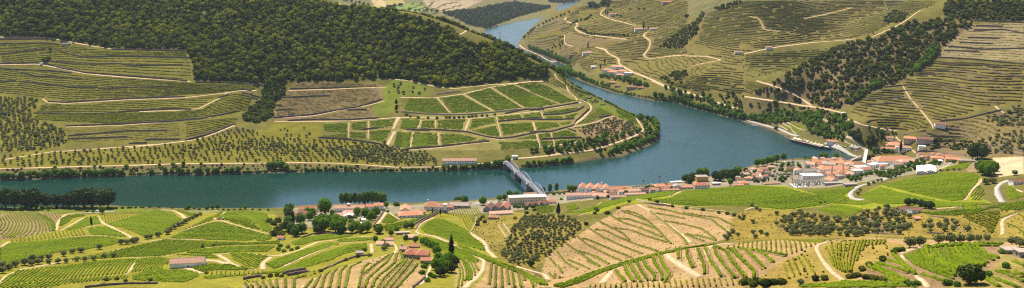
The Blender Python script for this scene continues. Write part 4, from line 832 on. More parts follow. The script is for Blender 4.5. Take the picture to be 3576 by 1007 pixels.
def crown_mesh(name, mat, seed, nleaf=220, rx=1.0, rz=.9, zc=1.1, leaf=.17, lumps=9, amp=.30, shape='round', core=ICO2):
    r = np.random.RandomState(seed)
    C = r.normal(size=(lumps, 3)); C[:, 2] = np.abs(C[:, 2])*1.0-.25; C /= np.linalg.norm(C, axis=1)[:, None]; A = r.uniform(.6, 1.1, lumps)
    def rad(D):
        d = D@C.T; return .78+amp*np.max(A[None]*np.clip((d-.55)/.45, 0, 1)**.8, axis=1)
    def place(D, k=1.0):
        q = D*(rad(D)*k)[:, None]
        if shape == 'cone':
            t = (q[:, 2]+1)/2; s = np.clip(1.05-t*.95, .04, 1); q = np.c_[q[:, 0]*s*1.15, q[:, 1]*s*1.15, q[:, 2]]
        if shape == 'spindle':
            t = np.clip((q[:, 2]+1)/2, 0, 1); s = np.clip(np.sin(np.pi*(t*.86+.12))**.6, .06, 1)*(1-.35*t); q = np.c_[q[:, 0]*s*1.2, q[:, 1]*s*1.2, q[:, 2]]
        return np.c_[q[:, 0]*rx, q[:, 1]*rx, q[:, 2]*rz+zc]
    V0 = place(core[0], .84); V0 += r.uniform(-.06, .06, V0.shape)*min(rx, rz); F0 = core[1]
    D = r.normal(size=(nleaf, 3)); D[:, 2] = D[:, 2]*.95+.22; D /= np.linalg.norm(D, axis=1)[:, None]
    P = place(D, 1.0)-np.array([0, 0, zc]); P = P*r.uniform(.88, 1.10, nleaf)[:, None]+np.array([0, 0, zc])
    nrm = D+r.normal(size=D.shape)*.55; nrm /= np.linalg.norm(nrm, axis=1)[:, None]
    t = np.cross(nrm, r.normal(size=D.shape)); t /= np.linalg.norm(t, axis=1)[:, None]; b = np.cross(nrm, t)
    s = leaf*r.uniform(.6, 1.35, nleaf)[:, None]*min(rx, 1.6)
    Q = np.stack([P-t*s-b*s*.7, P+t*s-b*s*.7, P+t*s*.6+b*s, P-t*s*.6+b*s*.8], 1).reshape(-1, 3)
    i = np.arange(nleaf)*4+len(V0)
    F1 = np.concatenate([np.c_[i, i+1, i+2], np.c_[i, i+2, i+3]])
    return np_mesh(name, np.concatenate([V0, Q]), np.concatenate([F0, F1]), mat)
def trunk_mesh(h=1.0, r0=.11, r1=.06, limbs=True, seed=0, lean=.08):
    r = np.random.RandomState(seed); V = []; F = []
    def tube(a, b, ra, rb, k=5):
        a = np.array(a, float); b = np.array(b, float); d = b-a; d /= np.linalg.norm(d); u = np.cross(d, [0.3, 1, .2]); u /= np.linalg.norm(u); w = np.cross(d, u); o = len(V)
        for (c, q) in ((a, ra), (b, rb)):
            for j in range(k): th = 2*math.pi*j/k; V.append(c+q*(u*math.cos(th)+w*math.sin(th)))
        for j in range(k): F.append((o+j, o+(j+1) % k, o+k+(j+1) % k)); F.append((o+j, o+k+(j+1) % k, o+k+j))
    top = np.array([r.uniform(-lean, lean), r.uniform(-lean, lean), h*.65])
    tube((0, 0, -.25), top*.5, r0*1.2, r0); tube(top*.5, top, r0, r1*1.2)
    if limbs:
        for k in range(3):
            th = k*2.1+r.uniform(0, 1); tube(top*.9, top+np.array([.38*math.cos(th), .38*math.sin(th), h*.45]), r1, r1*.45)
    else: tube(top, (0, 0, h), r1, r1*.5)
    return np_mesh('trunk', np.array(V), np.array(F), 'bark')
KIND = {}
def kind(key, name, mat, cat, variants, trunk, **kw):
    KIND[key] = dict(name=name, cat=cat, cr=[crown_mesh('crown', mat, 100*len(KIND)+k, **kw) for k in range(variants)], tr=trunk)
T_std = trunk_mesh(1.0); T_tall = trunk_mesh(2.6, .09, .05, False, 3); T_bush = trunk_mesh(.5, .07, .05, True, 4)
kind('oak', 'oak_tree', 'oak', 'tree', 5, T_std, nleaf=230, leaf=.16)
kind('scrub', 'holm_oak', 'scrub', 'tree', 4, T_std, nleaf=200, leaf=.17, rz=.8, zc=.9)
kind('olive', 'olive_tree', 'olive', 'olive tree', 4, T_std, nleaf=200, leaf=.15, rz=.82, zc=1.05, amp=.36)
kind('river', 'riverside_tree', 'riverside', 'tree', 4, T_std, nleaf=260, leaf=.14, rz=1.05, zc=1.15)
kind('bright', 'broadleaf_tree', 'bright', 'tree', 3, T_std, nleaf=420, leaf=.11, rz=1.15, zc=1.3, core=ICO3)
kind('big', 'broadleaf_tree', 'dark', 'tree', 3, T_std, nleaf=520, leaf=.10, rz=.9, zc=1.0, core=ICO3)
kind('euc', 'eucalyptus_tree', 'dark', 'tree', 3, T_std, nleaf=420, leaf=.13, rz=1.1, zc=1.35, amp=.45, lumps=12)
kind('bush', 'shrub', 'riverside', 'shrub', 3, T_bush, nleaf=150, leaf=.17, rz=.7, zc=.55)
kind('dbush', 'shrub', 'scrub', 'shrub', 3, T_bush, nleaf=150, leaf=.17, rz=.7, zc=.55)
kind('pale', 'shrub', 'paleleaf', 'shrub', 3, T_bush, nleaf=120, leaf=.15, rz=.65, zc=.5, amp=.15)
kind('poplar', 'poplar_tree', 'riverside', 'poplar tree', 3, T_tall, nleaf=300, leaf=.2, rx=1.0, rz=2.5, zc=2.9, amp=.25)
kind('cyp', 'cypress_tree', 'cypress', 'cypress tree', 2, T_tall, nleaf=320, leaf=.17, rx=1.0, rz=4.0, zc=4.2, shape='spindle', amp=.12)
kind('conifer', 'conifer_tree', 'dark', 'conifer tree', 2, T_tall, nleaf=260, leaf=.2, rx=1.0, rz=1.7, zc=2.0, shape='cone', amp=.2)
kind('far', 'distant_tree', 'hazeleaf', 'tree', 3, T_std, nleaf=90, leaf=.2, core=ICO1)
trng = np.random.RandomState(21)
TREES = 0
def plant(k, X, Y, rad, label, group=None, zs=1.0, z=None, var=None):
    global TREES
    K = KIND[k]; TREES += 1
    z = float(hz(X, Y)) if z is None else z
    o = empty(K['name'], (X, Y, z), trng.uniform(0, 6.28)); o.scale = (rad, rad, rad*zs); tag(o, label, K['cat'], group)
    t = link(bpy.data.objects.new('trunk', K['tr']), o)
    c = link(bpy.data.objects.new('crown', K['cr'][trng.randint(len(K['cr'])) if var is None else var]), o)
    return o
def tree(k, s, rad, label, group=None, zs=1.0, z=None):
    for (X, Y, _) in gp(s): plant(k, X, Y, rad*trng.uniform(.92, 1.08), label, group, zs*trng.uniform(.95, 1.05), z)
def project(X, Y, Z):
    d = Y*math.cos(PITCH)+(CAM_H-Z)*math.sin(PITCH); v = -Y*math.sin(PITCH)+(CAM_H-Z)*math.cos(PITCH)
    return CX+FPX*X/d, CY+FPX*v/d
def visible(X, Y, Z, h):
    """is the top of a thing of height h there in the frame and not behind a hill"""
    x, y = project(X, Y, Z+h*.7); ok = (x > -20) & (x < 3596) & (y > -15) & (y < 1030)
    t = np.linspace(.35, .985, 60)[None]
    Zr = CAM_H+(Z[:, None]+h[:, None]*.8-CAM_H)*t; ok &= (Zr > hz(X[:, None]*t, Y[:, None]*t)-.5).all(1); return ok
def scatter(W, spacing, jitter=.42):
    W = np.array(W, float); lo, hi = W.min(0), W.max(0)
    xs = np.arange(lo[0], hi[0], spacing); ys = np.arange(lo[1], hi[1], spacing*.9)
    X, Y = np.meshgrid(xs, ys); X[1::2] += spacing*.5
    X = (X+trng.uniform(-jitter, jitter, X.shape)*spacing).ravel(); Y = (Y+trng.uniform(-jitter, jitter, Y.shape)*spacing).ravel()
    m = inside(X, Y, W) & (seg_sd(X, Y, RIVER) > 3); return X[m], Y[m]
def off_roads(X, Y, extra=2.0):
    ok = np.ones(len(X), bool)
    for P, hw in ROADS:
        lo = P.min(0)-hw-6; hi = P.max(0)+hw+6
        m = np.nonzero((X > lo[0]) & (X < hi[0]) & (Y > lo[1]) & (Y < hi[1]) & ok)[0]
        if len(m) == 0: continue
        d = np.min(np.hypot(X[m][:, None]-P[None, :, 0], Y[m][:, None]-P[None, :, 1]), 1); ok[m[d < hw+extra]] = False
    return ok
POOL = {}; LABS = [None]
def lab_id(l):
    if l not in LABS: LABS.append(l)
    return LABS.index(l)
def collect(pool, k, W, spacing, r0, r1, jitter=.42, keep=1.0, zs=(.85, 1.15), lab=None):
    X, Y = scatter(W, spacing, jitter); m = off_roads(X, Y) & (trng.rand(len(X)) < keep); X, Y = X[m], Y[m]
    POOL.setdefault((pool, k), []).append(np.c_[X, Y, trng.uniform(r0, r1, len(X))*(1+.25*fbm(X, Y, 60, 2)), trng.uniform(zs[0], zs[1], len(X)), np.full(len(X), lab_id(lab))])
def ashore(P, dmin=4.0):
    P = P.copy()
    for _ in range(12):
        d = seg_sd(P[:, 0], P[:, 1], RIVER); m = d < dmin
        if not m.any(): break
        gx = seg_sd(P[m, 0]+1, P[m, 1], RIVER)-seg_sd(P[m, 0]-1, P[m, 1], RIVER); gy = seg_sd(P[m, 0], P[m, 1]+1, RIVER)-seg_sd(P[m, 0], P[m, 1]-1, RIVER)
        L = np.maximum(np.hypot(gx, gy), 1e-6); P[m] += np.c_[gx/L, gy/L]*np.clip(dmin+.5-d[m], 1, 8)[:, None]
    return P
def along(pool, k, s, spacing, r0, r1, spread=2.5, keep=1.0, lab=None):
    P = resample(line_w(s), spacing); P = P+trng.uniform(-1, 1, P.shape)*spread; P = ashore(P) if pool == 'bank' else P; P = P[(trng.rand(len(P)) < keep) & (seg_sd(P[:, 0], P[:, 1], RIVER) > 1.5)]
    POOL.setdefault((pool, k), []).append(np.c_[P, trng.uniform(r0, r1, len(P)), trng.uniform(.85, 1.2, len(P)), np.full(len(P), lab_id(lab))])
def instancer(name, keys, A, zoff=0.0):
    """one object of kind stuff: crowns of the individual trees repeated over points by geometry nodes"""
    me = bpy.data.meshes.new(name); me.vertices.add(len(A))
    me.vertices.foreach_set('co', np.c_[A[:, 0], A[:, 1], hz(A[:, 0], A[:, 1])+zoff].astype(np.float32).ravel())
    meshes = [m_ for k in keys for m_ in KIND[k]['cr']]; n0 = [0]
    for k in keys: n0.append(n0[-1]+len(KIND[k]['cr']))
    kk = A[:, 5].astype(int); idx = np.array([trng.randint(n0[q], n0[q+1]) for q in kk], np.int32)
    for nm, tp, dat in (('rad', 'FLOAT', A[:, 2]), ('rz', 'FLOAT', A[:, 2]*A[:, 3]), ('rot', 'FLOAT', trng.uniform(0, 6.28, len(A)))):
        me.attributes.new(nm, tp, 'POINT').data.foreach_set('value', dat.astype(np.float32))
    me.attributes.new('idx', 'INT', 'POINT').data.foreach_set('value', idx)
    ob = link(bpy.data.objects.new(name, me))
    ng = bpy.data.node_groups.new(name, 'GeometryNodeTree')
    ng.interface.new_socket('Geometry', in_out='INPUT', socket_type='NodeSocketGeometry'); ng.interface.new_socket('Geometry', in_out='OUTPUT', socket_type='NodeSocketGeometry')
    gi = ng.nodes.new('NodeGroupInput'); go = ng.nodes.new('NodeGroupOutput'); iop = ng.nodes.new('GeometryNodeInstanceOnPoints'); jn = ng.nodes.new('GeometryNodeJoinGeometry')
    protos = [PROTO[m_.name] for m_ in meshes]
    for p_ in reversed(protos):
        oi = ng.nodes.new('GeometryNodeObjectInfo'); oi.inputs['Object'].default_value = p_; oi.inputs['As Instance'].default_value = True; oi.transform_space = 'ORIGINAL'
        ng.links.new(oi.outputs['Geometry'], jn.inputs[0])
    def attr(nm, tp):
        a = ng.nodes.new('GeometryNodeInputNamedAttribute'); a.data_type = tp; a.inputs[0].default_value = nm; return a.outputs[0]
    cs = ng.nodes.new('ShaderNodeCombineXYZ'); rr = attr('rad', 'FLOAT'); ng.links.new(rr, cs.inputs[0]); ng.links.new(rr, cs.inputs[1]); ng.links.new(attr('rz', 'FLOAT'), cs.inputs[2])
    cr = ng.nodes.new('ShaderNodeCombineXYZ'); ng.links.new(attr('rot', 'FLOAT'), cr.inputs[2])
    iop.inputs['Pick Instance'].default_value = True
    ng.links.new(gi.outputs[0], iop.inputs['Points']); ng.links.new(jn.outputs[0], iop.inputs['Instance']); ng.links.new(attr('idx', 'INT'), iop.inputs['Instance Index'])
    ng.links.new(cr.outputs[0], iop.inputs['Rotation']); ng.links.new(cs.outputs[0], iop.inputs['Scale']); ng.links.new(iop.outputs[0], go.inputs[0])
    md = ob.modifiers.new('trees', 'NODES'); md.node_group = ng
    ob['kind'] = 'stuff'; return ob
PROTO = {}
def flush(pool, label, group, nmax, stuff_name, stuff_label):
    """the nmax largest in view become single trees, the rest one mass"""
    keys = [k for (p_, k) in POOL if p_ == pool]; A = []
    for q, k in enumerate(keys):
        a = np.concatenate(POOL[(pool, k)]); A.append(np.c_[a, np.full(len(a), q)])
    A = np.concatenate(A); Z = hz(A[:, 0], A[:, 1]); vis = visible(A[:, 0], A[:, 1], Z, A[:, 2]*2)
    size = np.where(vis, A[:, 2]/np.hypot(A[:, 0], A[:, 1]), -1); order = np.argsort(-size)
    n = min(nmax, int(vis.sum())); need = set(m_.name for k in keys for m_ in KIND[k]['cr']); single = list(order[:n]); rest = list(order[n:])
    for q, k in enumerate(keys):               # at least one single tree for every crown shape
        have = sum(1 for j in single if int(A[j, 5]) == q); want = len(KIND[k]['cr'])
        more = [j for j in rest if int(A[j, 5]) == q][:max(0, want-have)]
        single += more; ms = set(more); rest = [j for j in rest if j not in ms]
    cuts = np.quantile([project(A[j, 0], A[j, 1], 60.0)[0] for j in single], (.33, .67)) if single else (0, 1)
    for q in single:
        k = keys[int(A[q, 5])]; K = KIND[k]; miss = [i_ for i_, m_ in enumerate(K['cr']) if m_.name not in PROTO]
        lb = LABS[int(A[q, 4])] or label; x_ = project(A[q, 0], A[q, 1], 60.0)[0]
        part = ', '+('left part', 'middle part', 'right part')[int(np.searchsorted(cuts, x_))]; gp_ = group if lb == label else lb.split(' ', 1)[1]
        if len(lb.split()) <= 13: lb += part; gp_ += part
        o = plant(k, A[q, 0], A[q, 1], A[q, 2], lb, gp_, A[q, 3], var=miss[0] if miss else None)
        for c in o.children:
            if c.data.name in need and c.data.name not in PROTO: PROTO[c.data.name] = c
    if rest and stuff_name:
        o = instancer(stuff_name, keys, A[rest]); o['label'] = stuff_label; o['category'] = 'trees'
    return len(A)
# --- woods
Wf = wpoly('A 0,178 270,188 320,200 540,240 940,246 965,305 985,400 1180,413 1290,418 B 60,430 180,405 560,398 610,386 760,398 880,425 990,435 1150,418 1295,408 C 60,410 180,388 280,392 320,378 290,345 200,300 100,248 B 1200,218 1100,222 1010,195 985,180 1000,166 900,120 700,70 400,34 270,12 120,2 0,2 A 900,2 450,2 0,2', [(-1340,2190),(-1340,2040)])
collect('woods', 'oak', Wf, 9.2, 2.6, 6.6, .5, .84); collect('woods', 'bush', Wf, 26, 2.5, 4.5, .5, .5, lab='light green bush in a gap of the left hill woodland'); collect('woods', 'conifer', Wf, 24, 2.6, 3.6, .5, .35, lab='dark pointed conifer rising out of the left hill woodland'); collect('woods', 'scrub', Wf, 11, 3.0, 5.2, .5, .7, lab='low greyish holm oak between the taller oaks of the left hill')
collect('woods', 'oak', [(-420,2330),(-300,2250),(-130,2160),(-20,2090),(60,2030),(110,2020),(130,2130),(60,2250),(-100,2330),(-300,2420)], 10, 3.2, 5.2)
Wg = wpoly('b 915,470 1000,380 1090,300 1100,200 1150,170 1240,170 1290,200 1290,250 1210,310 1195,440 1060,495'); collect('woods', 'scrub', Wg, 7.5, 2.4, 4.4); collect('woods', 'bush', Wg, 10.0, 2.4, 4.4, lab='pale green tree in the gully beside the terraced vineyard')
print('woods', flush('woods', 'leafy oak in the dense woodland covering the left hill', 'trees of the left hill woodland', 290, 'woodland', 'dense mixed woodland covering the left hill'))
Ws = wpoly('D 40,470 130,430 230,362 430,255 560,210 640,203 830,118 1000,98 1140,105 1140,130 1000,228 960,285 900,335 800,395 700,435 530,530 420,555 340,535 200,495')
collect('spur', 'scrub', Ws, 9.5, 2.8, 5.4, .5, .85); collect('spur', 'river', wpoly('D 505,510 560,490 680,410 690,430 600,480 530,525'), 8, 3.5, 5, lab='bright green tree in the lower hedge edging the wooded spur'); collect('spur', 'river', wpoly('D 805,390 870,330 950,240 985,250 930,320 850,375'), 8, 3.5, 5.5, lab='bright green tree in the upper hedge edging the wooded spur')
collect('spur', 'scrub', wpoly('D 985,8 1404,8 1404,108 1150,100 1010,88'), 9.5, 3, 5, lab='dark tree in the top right corner woodland'); collect('spur', 'scrub', wpoly('D 705,85 760,55 815,75 810,110 750,125'), 9, 3, 4.5, lab='dark tree in the hollow clump on the right ridge')
collect('spur', 'scrub', wpoly('C 860,240 1010,130 1060,120 1060,160 1000,230 960,250'), 9, 3, 4.6, lab='dark tree in the triangular copse on the right hill'); collect('spur', 'scrub', wpoly('C 1140,40 1270,5 1290,10 1200,50 1150,52'), 9, 3, 4.6); collect('spur', 'scrub', wpoly('C 1050,110 1080,60 1100,70 1060,130'), 9, 3, 4)
print('spur', flush('spur', 'dark holm oak on the dry wooded spur and ridge at right', 'trees of the right-hand wooded spur', 200, 'spur_woodland', 'dark scrub woodland on the right-hand spur and ridge'))
# --- riverside trees
along('bank', 'river', 'E 0,170 100,176 200,160 350,158', 8, 3.4, 5.5, lab='leafy tree at the left end of the far bank'); along('bank', 'river', 'E 200,168 480,158 620,155', 7, 3.5, 5.8, 3, lab='leafy tree in the dense far-bank belt opposite the eucalyptus'); along('bank', 'river', 'E 740,158 900,150 1060,155 1190,152', 10, 3, 5, 4, .8, lab='leafy tree in the far-bank belt opposite the domed vineyard'); along('bank', 'bush', 'E 620,155 750,152', 7, 1.5, 2.5); along('bank', 'bush', 'E 1190,152 1297,148', 8, 1.5, 2.5)
along('bank', 'river', 'F 60,125 150,130', 6, 4.5, 6.5, lab='tall leafy tree in the far-bank clump across from the winery'); along('bank', 'river', 'F 170,130 330,135 500,138', 11, 2.2, 4, 3, .8, lab='small bank tree across the river from the poplars'); along('bank', 'bush', 'F 500,138 700,138', 9, 1.5, 2.6); along('bank', 'river', 'v 170,240 330,238 440,235 560,235 740,215', 7, 2.8, 4.6, 2.5, .92, lab='bank tree below the long far-bank building'); along('bank', 'river', 'v 750,190 820,200 900,140', 6, 4.5, 6.5, 4, lab='dense tree at the far bridgehead')
along('bank', 'river', 'v 1040,195 1180,185 1330,175 1571,140', 7, 2.8, 4.4, 3, .85, lab='bank tree right of the far bridgehead'); along('bank', 'river', 'E 30,105 250,95 500,75', 14, 2, 3.5, 4, .5); along('bank', 'river', 'E 200,130 480,125 700,122 1000,110', 13, 2.2, 4.2, 4, .5)
along('bank', 'river', 'e 0,700 200,680 400,640 640,600 700,580', 8, 3, 5, 5, lab='tree in the hedge below the chequered green plots'); along('bank', 'river', 'e 150,715 350,690 560,650 760,590 990,510', 8, 3, 4.6, 5); along('bank', 'river', 'e 660,720 800,690 950,650 1080,610 1130,580', 7, 3, 5, 6, lab='tree on the lower tip of the spur'); along('bank', 'river', 'e 760,700 900,640 1100,590', 8, 2.5, 4.5, 6); along('bank', 'river', 'e 1140,570 1160,520 1150,450 1090,430 1000,400', 7, 3.5, 6, 3, lab='tree on the outer point of the spur'); along('bank', 'river', 'e 1060,560 1090,500 1040,440 960,390', 8, 2.5, 4, 5)
along('bank', 'bush', 'e 270,10 360,110 440,150 560,190 740,280 860,340 980,385', 7, 2, 3.4, 3); along('bank', 'bush', 'e 300,30 420,110 520,160 650,215 800,310', 7, 2, 3.5, 3)
along('bank', 'river', 'g 130,390 200,420 290,480 330,500', 11, 4, 6, 4); along('bank', 'river', 'g 20,380 120,430 220,480 290,520', 12, 4, 6.5, 6); along('bank', 'river', 'g 330,560 380,540 420,565', 6, 6, 9, 3, lab='large round tree at the bend left of the riverside estate'); along('bank', 'river', 'g 420,570 470,575 510,590', 7, 4, 6.5, 3); along('bank', 'river', 'g 500,600 580,620 700,660', 10, 3, 5, 4); along('bank', 'river', 'g 650,580 720,590 830,600 900,640 1000,660', 10, 3.5, 5.5, 8)
along('bank', 'river', 'C 850,490 950,500 1050,545 1180,570 1290,600', 9, 4, 6.5, 4, lab='waterside tree on the right bank below the white road'); along('bank', 'river', 'C 900,450 1000,480 1100,510 1200,550 1290,575', 10, 3.5, 5.5, 6, lab='tree between the white road and the right bank shore'); along('bank', 'river', 'z 0,85 60,100', 8, 4, 6); along('bank', 'river', 'z 110,105 200,120 250,125', 7, 5, 7, lab='tree over the quay left of the landing stage')
Wb = wpoly('z 250,130 330,60 500,20 800,60 950,20 1000,60 960,140 900,200 820,240 700,140 560,150 450,190'); collect('bank', 'river', Wb, 9, 2.8, 5, .5, .75); Wb = wpoly('z 820,240 960,180 1120,260 1200,330 1170,350 1020,310 860,270'); collect('bank', 'river', Wb, 8, 2.6, 4.4, .5, .9)
collect('bank', 'river', wpoly('z 1080,120 1200,100 1300,160 1359,150 1359,330 1260,280 1120,200'), 10, 3, 5.5, .5, .7); collect('bank', 'scrub', wpoly('C 1000,470 1290,470 1290,560 1100,500'), 11, 2.5, 4.5, .5, .6); collect('bank', 'scrub', wpoly('D 40,480 200,500 400,550 500,590 480,650 300,600 100,560 0,540'), 10, 2.5, 4.5, .5, .7)
collect('bank', 'river', wpoly('D 320,660 460,600 560,640 540,690 420,700'), 9, 2.5, 4, .5, .7); collect('bank', 'bright', wpoly('D 600,660 680,630 770,670 700,690'), 8, 2, 3.2, .5, .8); collect('bank', 'scrub', wpoly('g 690,590 830,590 980,600 1000,650 860,640'), 12, 3, 4.5, .5, .6)
collect('bank', 'scrub', wpoly('g 1090,600 1200,560 1295,530 1295,640 1180,650'), 12, 3, 5, .5, .7); along('bank', 'scrub', 'g 480,220 560,262 700,270 850,275', 13, 3.5, 5, 2); along('bank', 'scrub', 'g 420,190 440,140 520,160 570,120', 14, 3.5, 5.5, 6); collect('bank', 'scrub', wpoly('g 190,420 330,290 380,270 370,330 330,400 290,440 250,450'), 13, 2.5, 4, .5, .5)
for q_ in ['E 0,172 200,166 420,160 620,156', 'E 620,156 900,152 1297,150', 'F 0,142 300,140 600,138', 'F 600,138 900,135 1240,128', 'v 1040,200 1300,185 1571,145', 'e 700,715 950,655 1120,590 1160,520 1120,440', 'g 430,580 600,640 760,690 900,715', 'C 560,440 850,508 1050,552 1290,604']:
    along('bank', 'bush', q_, 3.6, 1.2, 2.8, 3.0, .85); along('bank', 'dbush', q_, 6.0, 1.0, 2.4, 7.0, .8)
collect('bank', 'dbush', wpoly('E 0,126 600,116 1297,102 F 600,112 1200,98 1240,110 900,128 600,130 0,135 E 1200,142 600,150 0,165'), 7.5, .9, 2.6, .5, .5)
collect('bank', 'dbush', wpoly('e 560,720 800,660 1000,600 1100,520 1010,400 960,390 1030,500 900,580 640,670'), 7, 1.0, 2.6, .5, .7)
print('bank', flush('bank', 'leafy green tree on the river bank', 'trees along the river banks', 170, 'riverside_thicket', 'leafy thicket along the river banks'))
# --- olives
collect('olive', 'olive', wpoly('A 0,488 205,500 145,600 320,650 335,722 E 230,28 0,42'), 8.6, 2.0, 3.0, .33, .9, lab='olive tree in the dense grove at the left edge')
collect('olive', 'olive', wpoly('E 0,65 230,40 340,42 780,8 F 0,-20 200,10 330,30 560,62 640,80 560,98 300,90 0,90 E 900,92 400,105 0,116'), 11.5, 1.7, 2.4, .22, .93, lab='olive tree in the wide grove above the far-bank road')
collect('olive', 'olive', wpoly('b 560,640 700,590 880,520 1000,560 1290,640 1290,722 400,722'), 11.5, 1.7, 2.4, .22, .93, lab='olive tree on the slope below the curved terrace road'); collect('olive', 'olive', wpoly('c 0,575 380,585 640,600 900,640 1000,670 1295,690 1295,722 0,722'), 12.5, 1.9, 2.6, .2, .95, lab='olive tree on the ochre meadow below the brown vineyard')
collect('olive', 'olive', wpoly('F 330,30 640,0 900,70 900,105 700,105 500,95'), 9, 2.0, 3.2, .3, .85); collect('olive', 'olive', wpoly('c 0,530 60,480 380,440 380,575 0,570'), 17, 1.8, 2.6, .4, .5)
collect('olive', 'olive', wpoly('e 430,510 640,435 755,395 900,430 980,490 900,540 600,590'), 8, 1.8, 2.7, .3, .8, lab='olive tree on the stony tip of the spur'); collect('olive', 'olive', wpoly('c 960,120 1100,110 1290,160 1290,200 1060,225 960,200'), 16, 2.2, 3.4, .4, .6)
collect('olive', 'olive', wpoly('u 1290,150 1746,50 1746,280 1380,270 1280,200'), 9, 2.0, 3.2, .4, .7, lab='olive tree on the walled terraces at the right edge'); collect('olive', 'dbush', wpoly('u 830,120 1250,150 1220,235 850,240 820,200'), 9, 2.4, 3.6, .4, .8, lab='citrus-like round tree in the terraced orchard above the estate'); collect('olive', 'olive', wpoly('D 1404,520 1404,640 1250,640 1200,600'), 9, 2.2, 3.4, .4, .7)
print('olive', flush('olive', 'round grey-green olive tree in the groves on the far river bank', 'olive trees of the far bank groves', 110, 'olive_grove', 'scattered grey-green olive trees of the far bank groves'))
collect('oval', 'olive', wpoly('o 330,480 430,250 520,175 700,160 860,180 980,240 900,320 770,430 640,515 560,560 430,545'), 7.4, 1.6, 2.3, .25, .92)
flush('oval', 'dark round olive tree in the small terraced valley left of the sandy hillside', 'olive trees of the small valley', 90, 'valley_olives', 'dark olive trees filling the small terraced valley')
collect('oright', 'olive', wpoly('q 400,240 430,155 560,125 760,160 900,195 960,185 1100,110 1258,80 r 230,95 350,140 360,210 330,290 200,300 0,290 q 1100,310 700,315 480,310'), 9.4, 2.1, 3.2, .36, .82); collect('oright', 'olive', wpoly('r 400,210 480,200 620,180 800,200 850,290 700,290 460,280'), 10.5, 2.2, 3.4, .4, .62, lab='olive tree on the open ochre slope right of the tiny hut')
flush('oright', 'silvery olive tree on the ochre slope below the farmhouse at right', 'olive trees on the ochre slope at right', 90, 'slope_olives', 'silvery olive trees on the ochre slope')
# --- far woods
collect('farw', 'far', wpoly('B 930,70 1080,55 1290,15 C 320,42 150,88 0,145 B 1180,152 1060,128 1010,98'), 17, 6, 9, .5, .9); collect('farw', 'far', wpoly('C 310,2 480,0 C 470,6 380,18 310,12'), 20, 7, 10); collect('farw', 'far', wpoly('C 490,30 560,20 600,5 640,2 600,40 540,45'), 18, 6, 9)
along('farw', 'far', 'B 650,45 720,30 760,10', 22, 6, 9, 8); along('farw', 'far', 'B 750,55 860,60 930,60', 26, 6, 9, 10); along('farw', 'far', 'g 60,290 150,215 280,150 400,100', 16, 4, 6, 3); along('farw', 'far', 'B 430,5 560,30', 22, 6, 8, 5)
flush('farw', 'hazy dark green tree on the far slopes beyond the upper river reach', 'trees on the far slopes', 120, 'distant_woodland', 'hazy woodland on the slopes beyond the upper river reach')
# --- single trees near the river and town
tree('euc', 'E 30,322 75,325 125,322 180,325', 9.5, 'tall dark eucalyptus in the left clump at the water edge', 'left eucalyptus clump', 1.15); tree('euc', 'E 240,318 290,318 335,318', 7.5, 'lower dark eucalyptus in the middle of the waterside row', 'middle eucalyptus clump', 1.1)
tree('euc', 'E 375,318 420,320 465,318 505,320 545,318', 10, 'tall dark eucalyptus in the right clump of the waterside row', 'right eucalyptus clump', 1.1)
tree('poplar', 'x 705,205 760,200 815,203 870,200 925,203', 4.4, 'tall poplar in the left half of the dense clump behind the long white winery', 'left half of the poplar clump', .8); tree('poplar', 'x 980,200 1030,203 1085,200 1140,200 1195,203 1240,205', 4.4, 'tall poplar in the right half of the dense clump behind the long white winery', 'right half of the poplar clump', .85)
tree('bright', 'x 490,335', 10.0, 'very large round bright green tree left of the long white winery', None, .95)
tree('bright', 'x 900,345 1000,370 1080,400 1140,350', 5.5, 'mid green garden tree right of the pink-roofed winery wing', 'garden trees of the winery', 1.0)
tree('bright', 'x 450,480 520,470 580,500 640,480 700,520 480,540 400,520 620,545 680,560', 6.5, 'spreading green tree in the dense garden clump below the winery', 'dense garden clump'); tree('big', 'x 400,560 560,470 700,570', 5.5, 'dark tree in the dense garden clump below the winery', 'dark trees of the garden clump')
tree('river', 'x 30,460 60,560 120,600 200,560 180,450 270,360 300,400 330,360 20,340 40,300', 6.0, 'green tree in the thicket left of the winery gardens', 'thicket left of the winery gardens'); tree('big', 'x 30,530 130,570 40,380', 6.5, 'dark tree in the thicket left of the winery gardens', 'dark trees left of the winery gardens')
tree('cyp', 'x 95,480', 2.4, 'slim dark cypress left of the brown-roofed winery house', None, 1.05); tree('cyp', 'x 995,230', 1.8, 'small dark cypress against the white winery wall'); tree('bright', 'x 830,560 900,540 960,560 1030,545 1180,570', 4.8, 'young tree in the line left of the straight walled track', 'trees left of the walled track')
tree('big', 'x 1170,560', 6.0, 'round dark tree standing at the foot of the straight walled track'); tree('bright', 'x 1265,240', 4, 'small round bright tree right of the winery villa'); tree('bush', 'x 1395,215', 5, 'round bush on the river bank right of the winery')
tree('cyp', 'k 758,222', 1.7, 'lone slim cypress among the green plots at left', None, 1.1); tree('cyp', 'n 960,440', 2.9, 'tall dark cypress right of the old stone house', None, 1.0); tree('cyp', 'y 637,265 720,285', 1.3, 'small cypress beside the walled road to the winery', 'small cypresses by the walled road')
tree('bright', 'n 720,310 760,330 800,350 690,290 810,390', 3.8, 'green tree in the garden right of the old stone house', 'garden trees right of the old house'); tree('bright', 'n 790,540 830,470 890,490 940,480 860,540 920,560', 4.4, 'green tree in the clump beside the tall dark cypress', 'clump beside the tall cypress'); tree('big', 'n 880,590 960,560 990,500 840,600', 4.2, 'dark tree in the clump beside the tall dark cypress', 'dark trees beside the tall cypress')
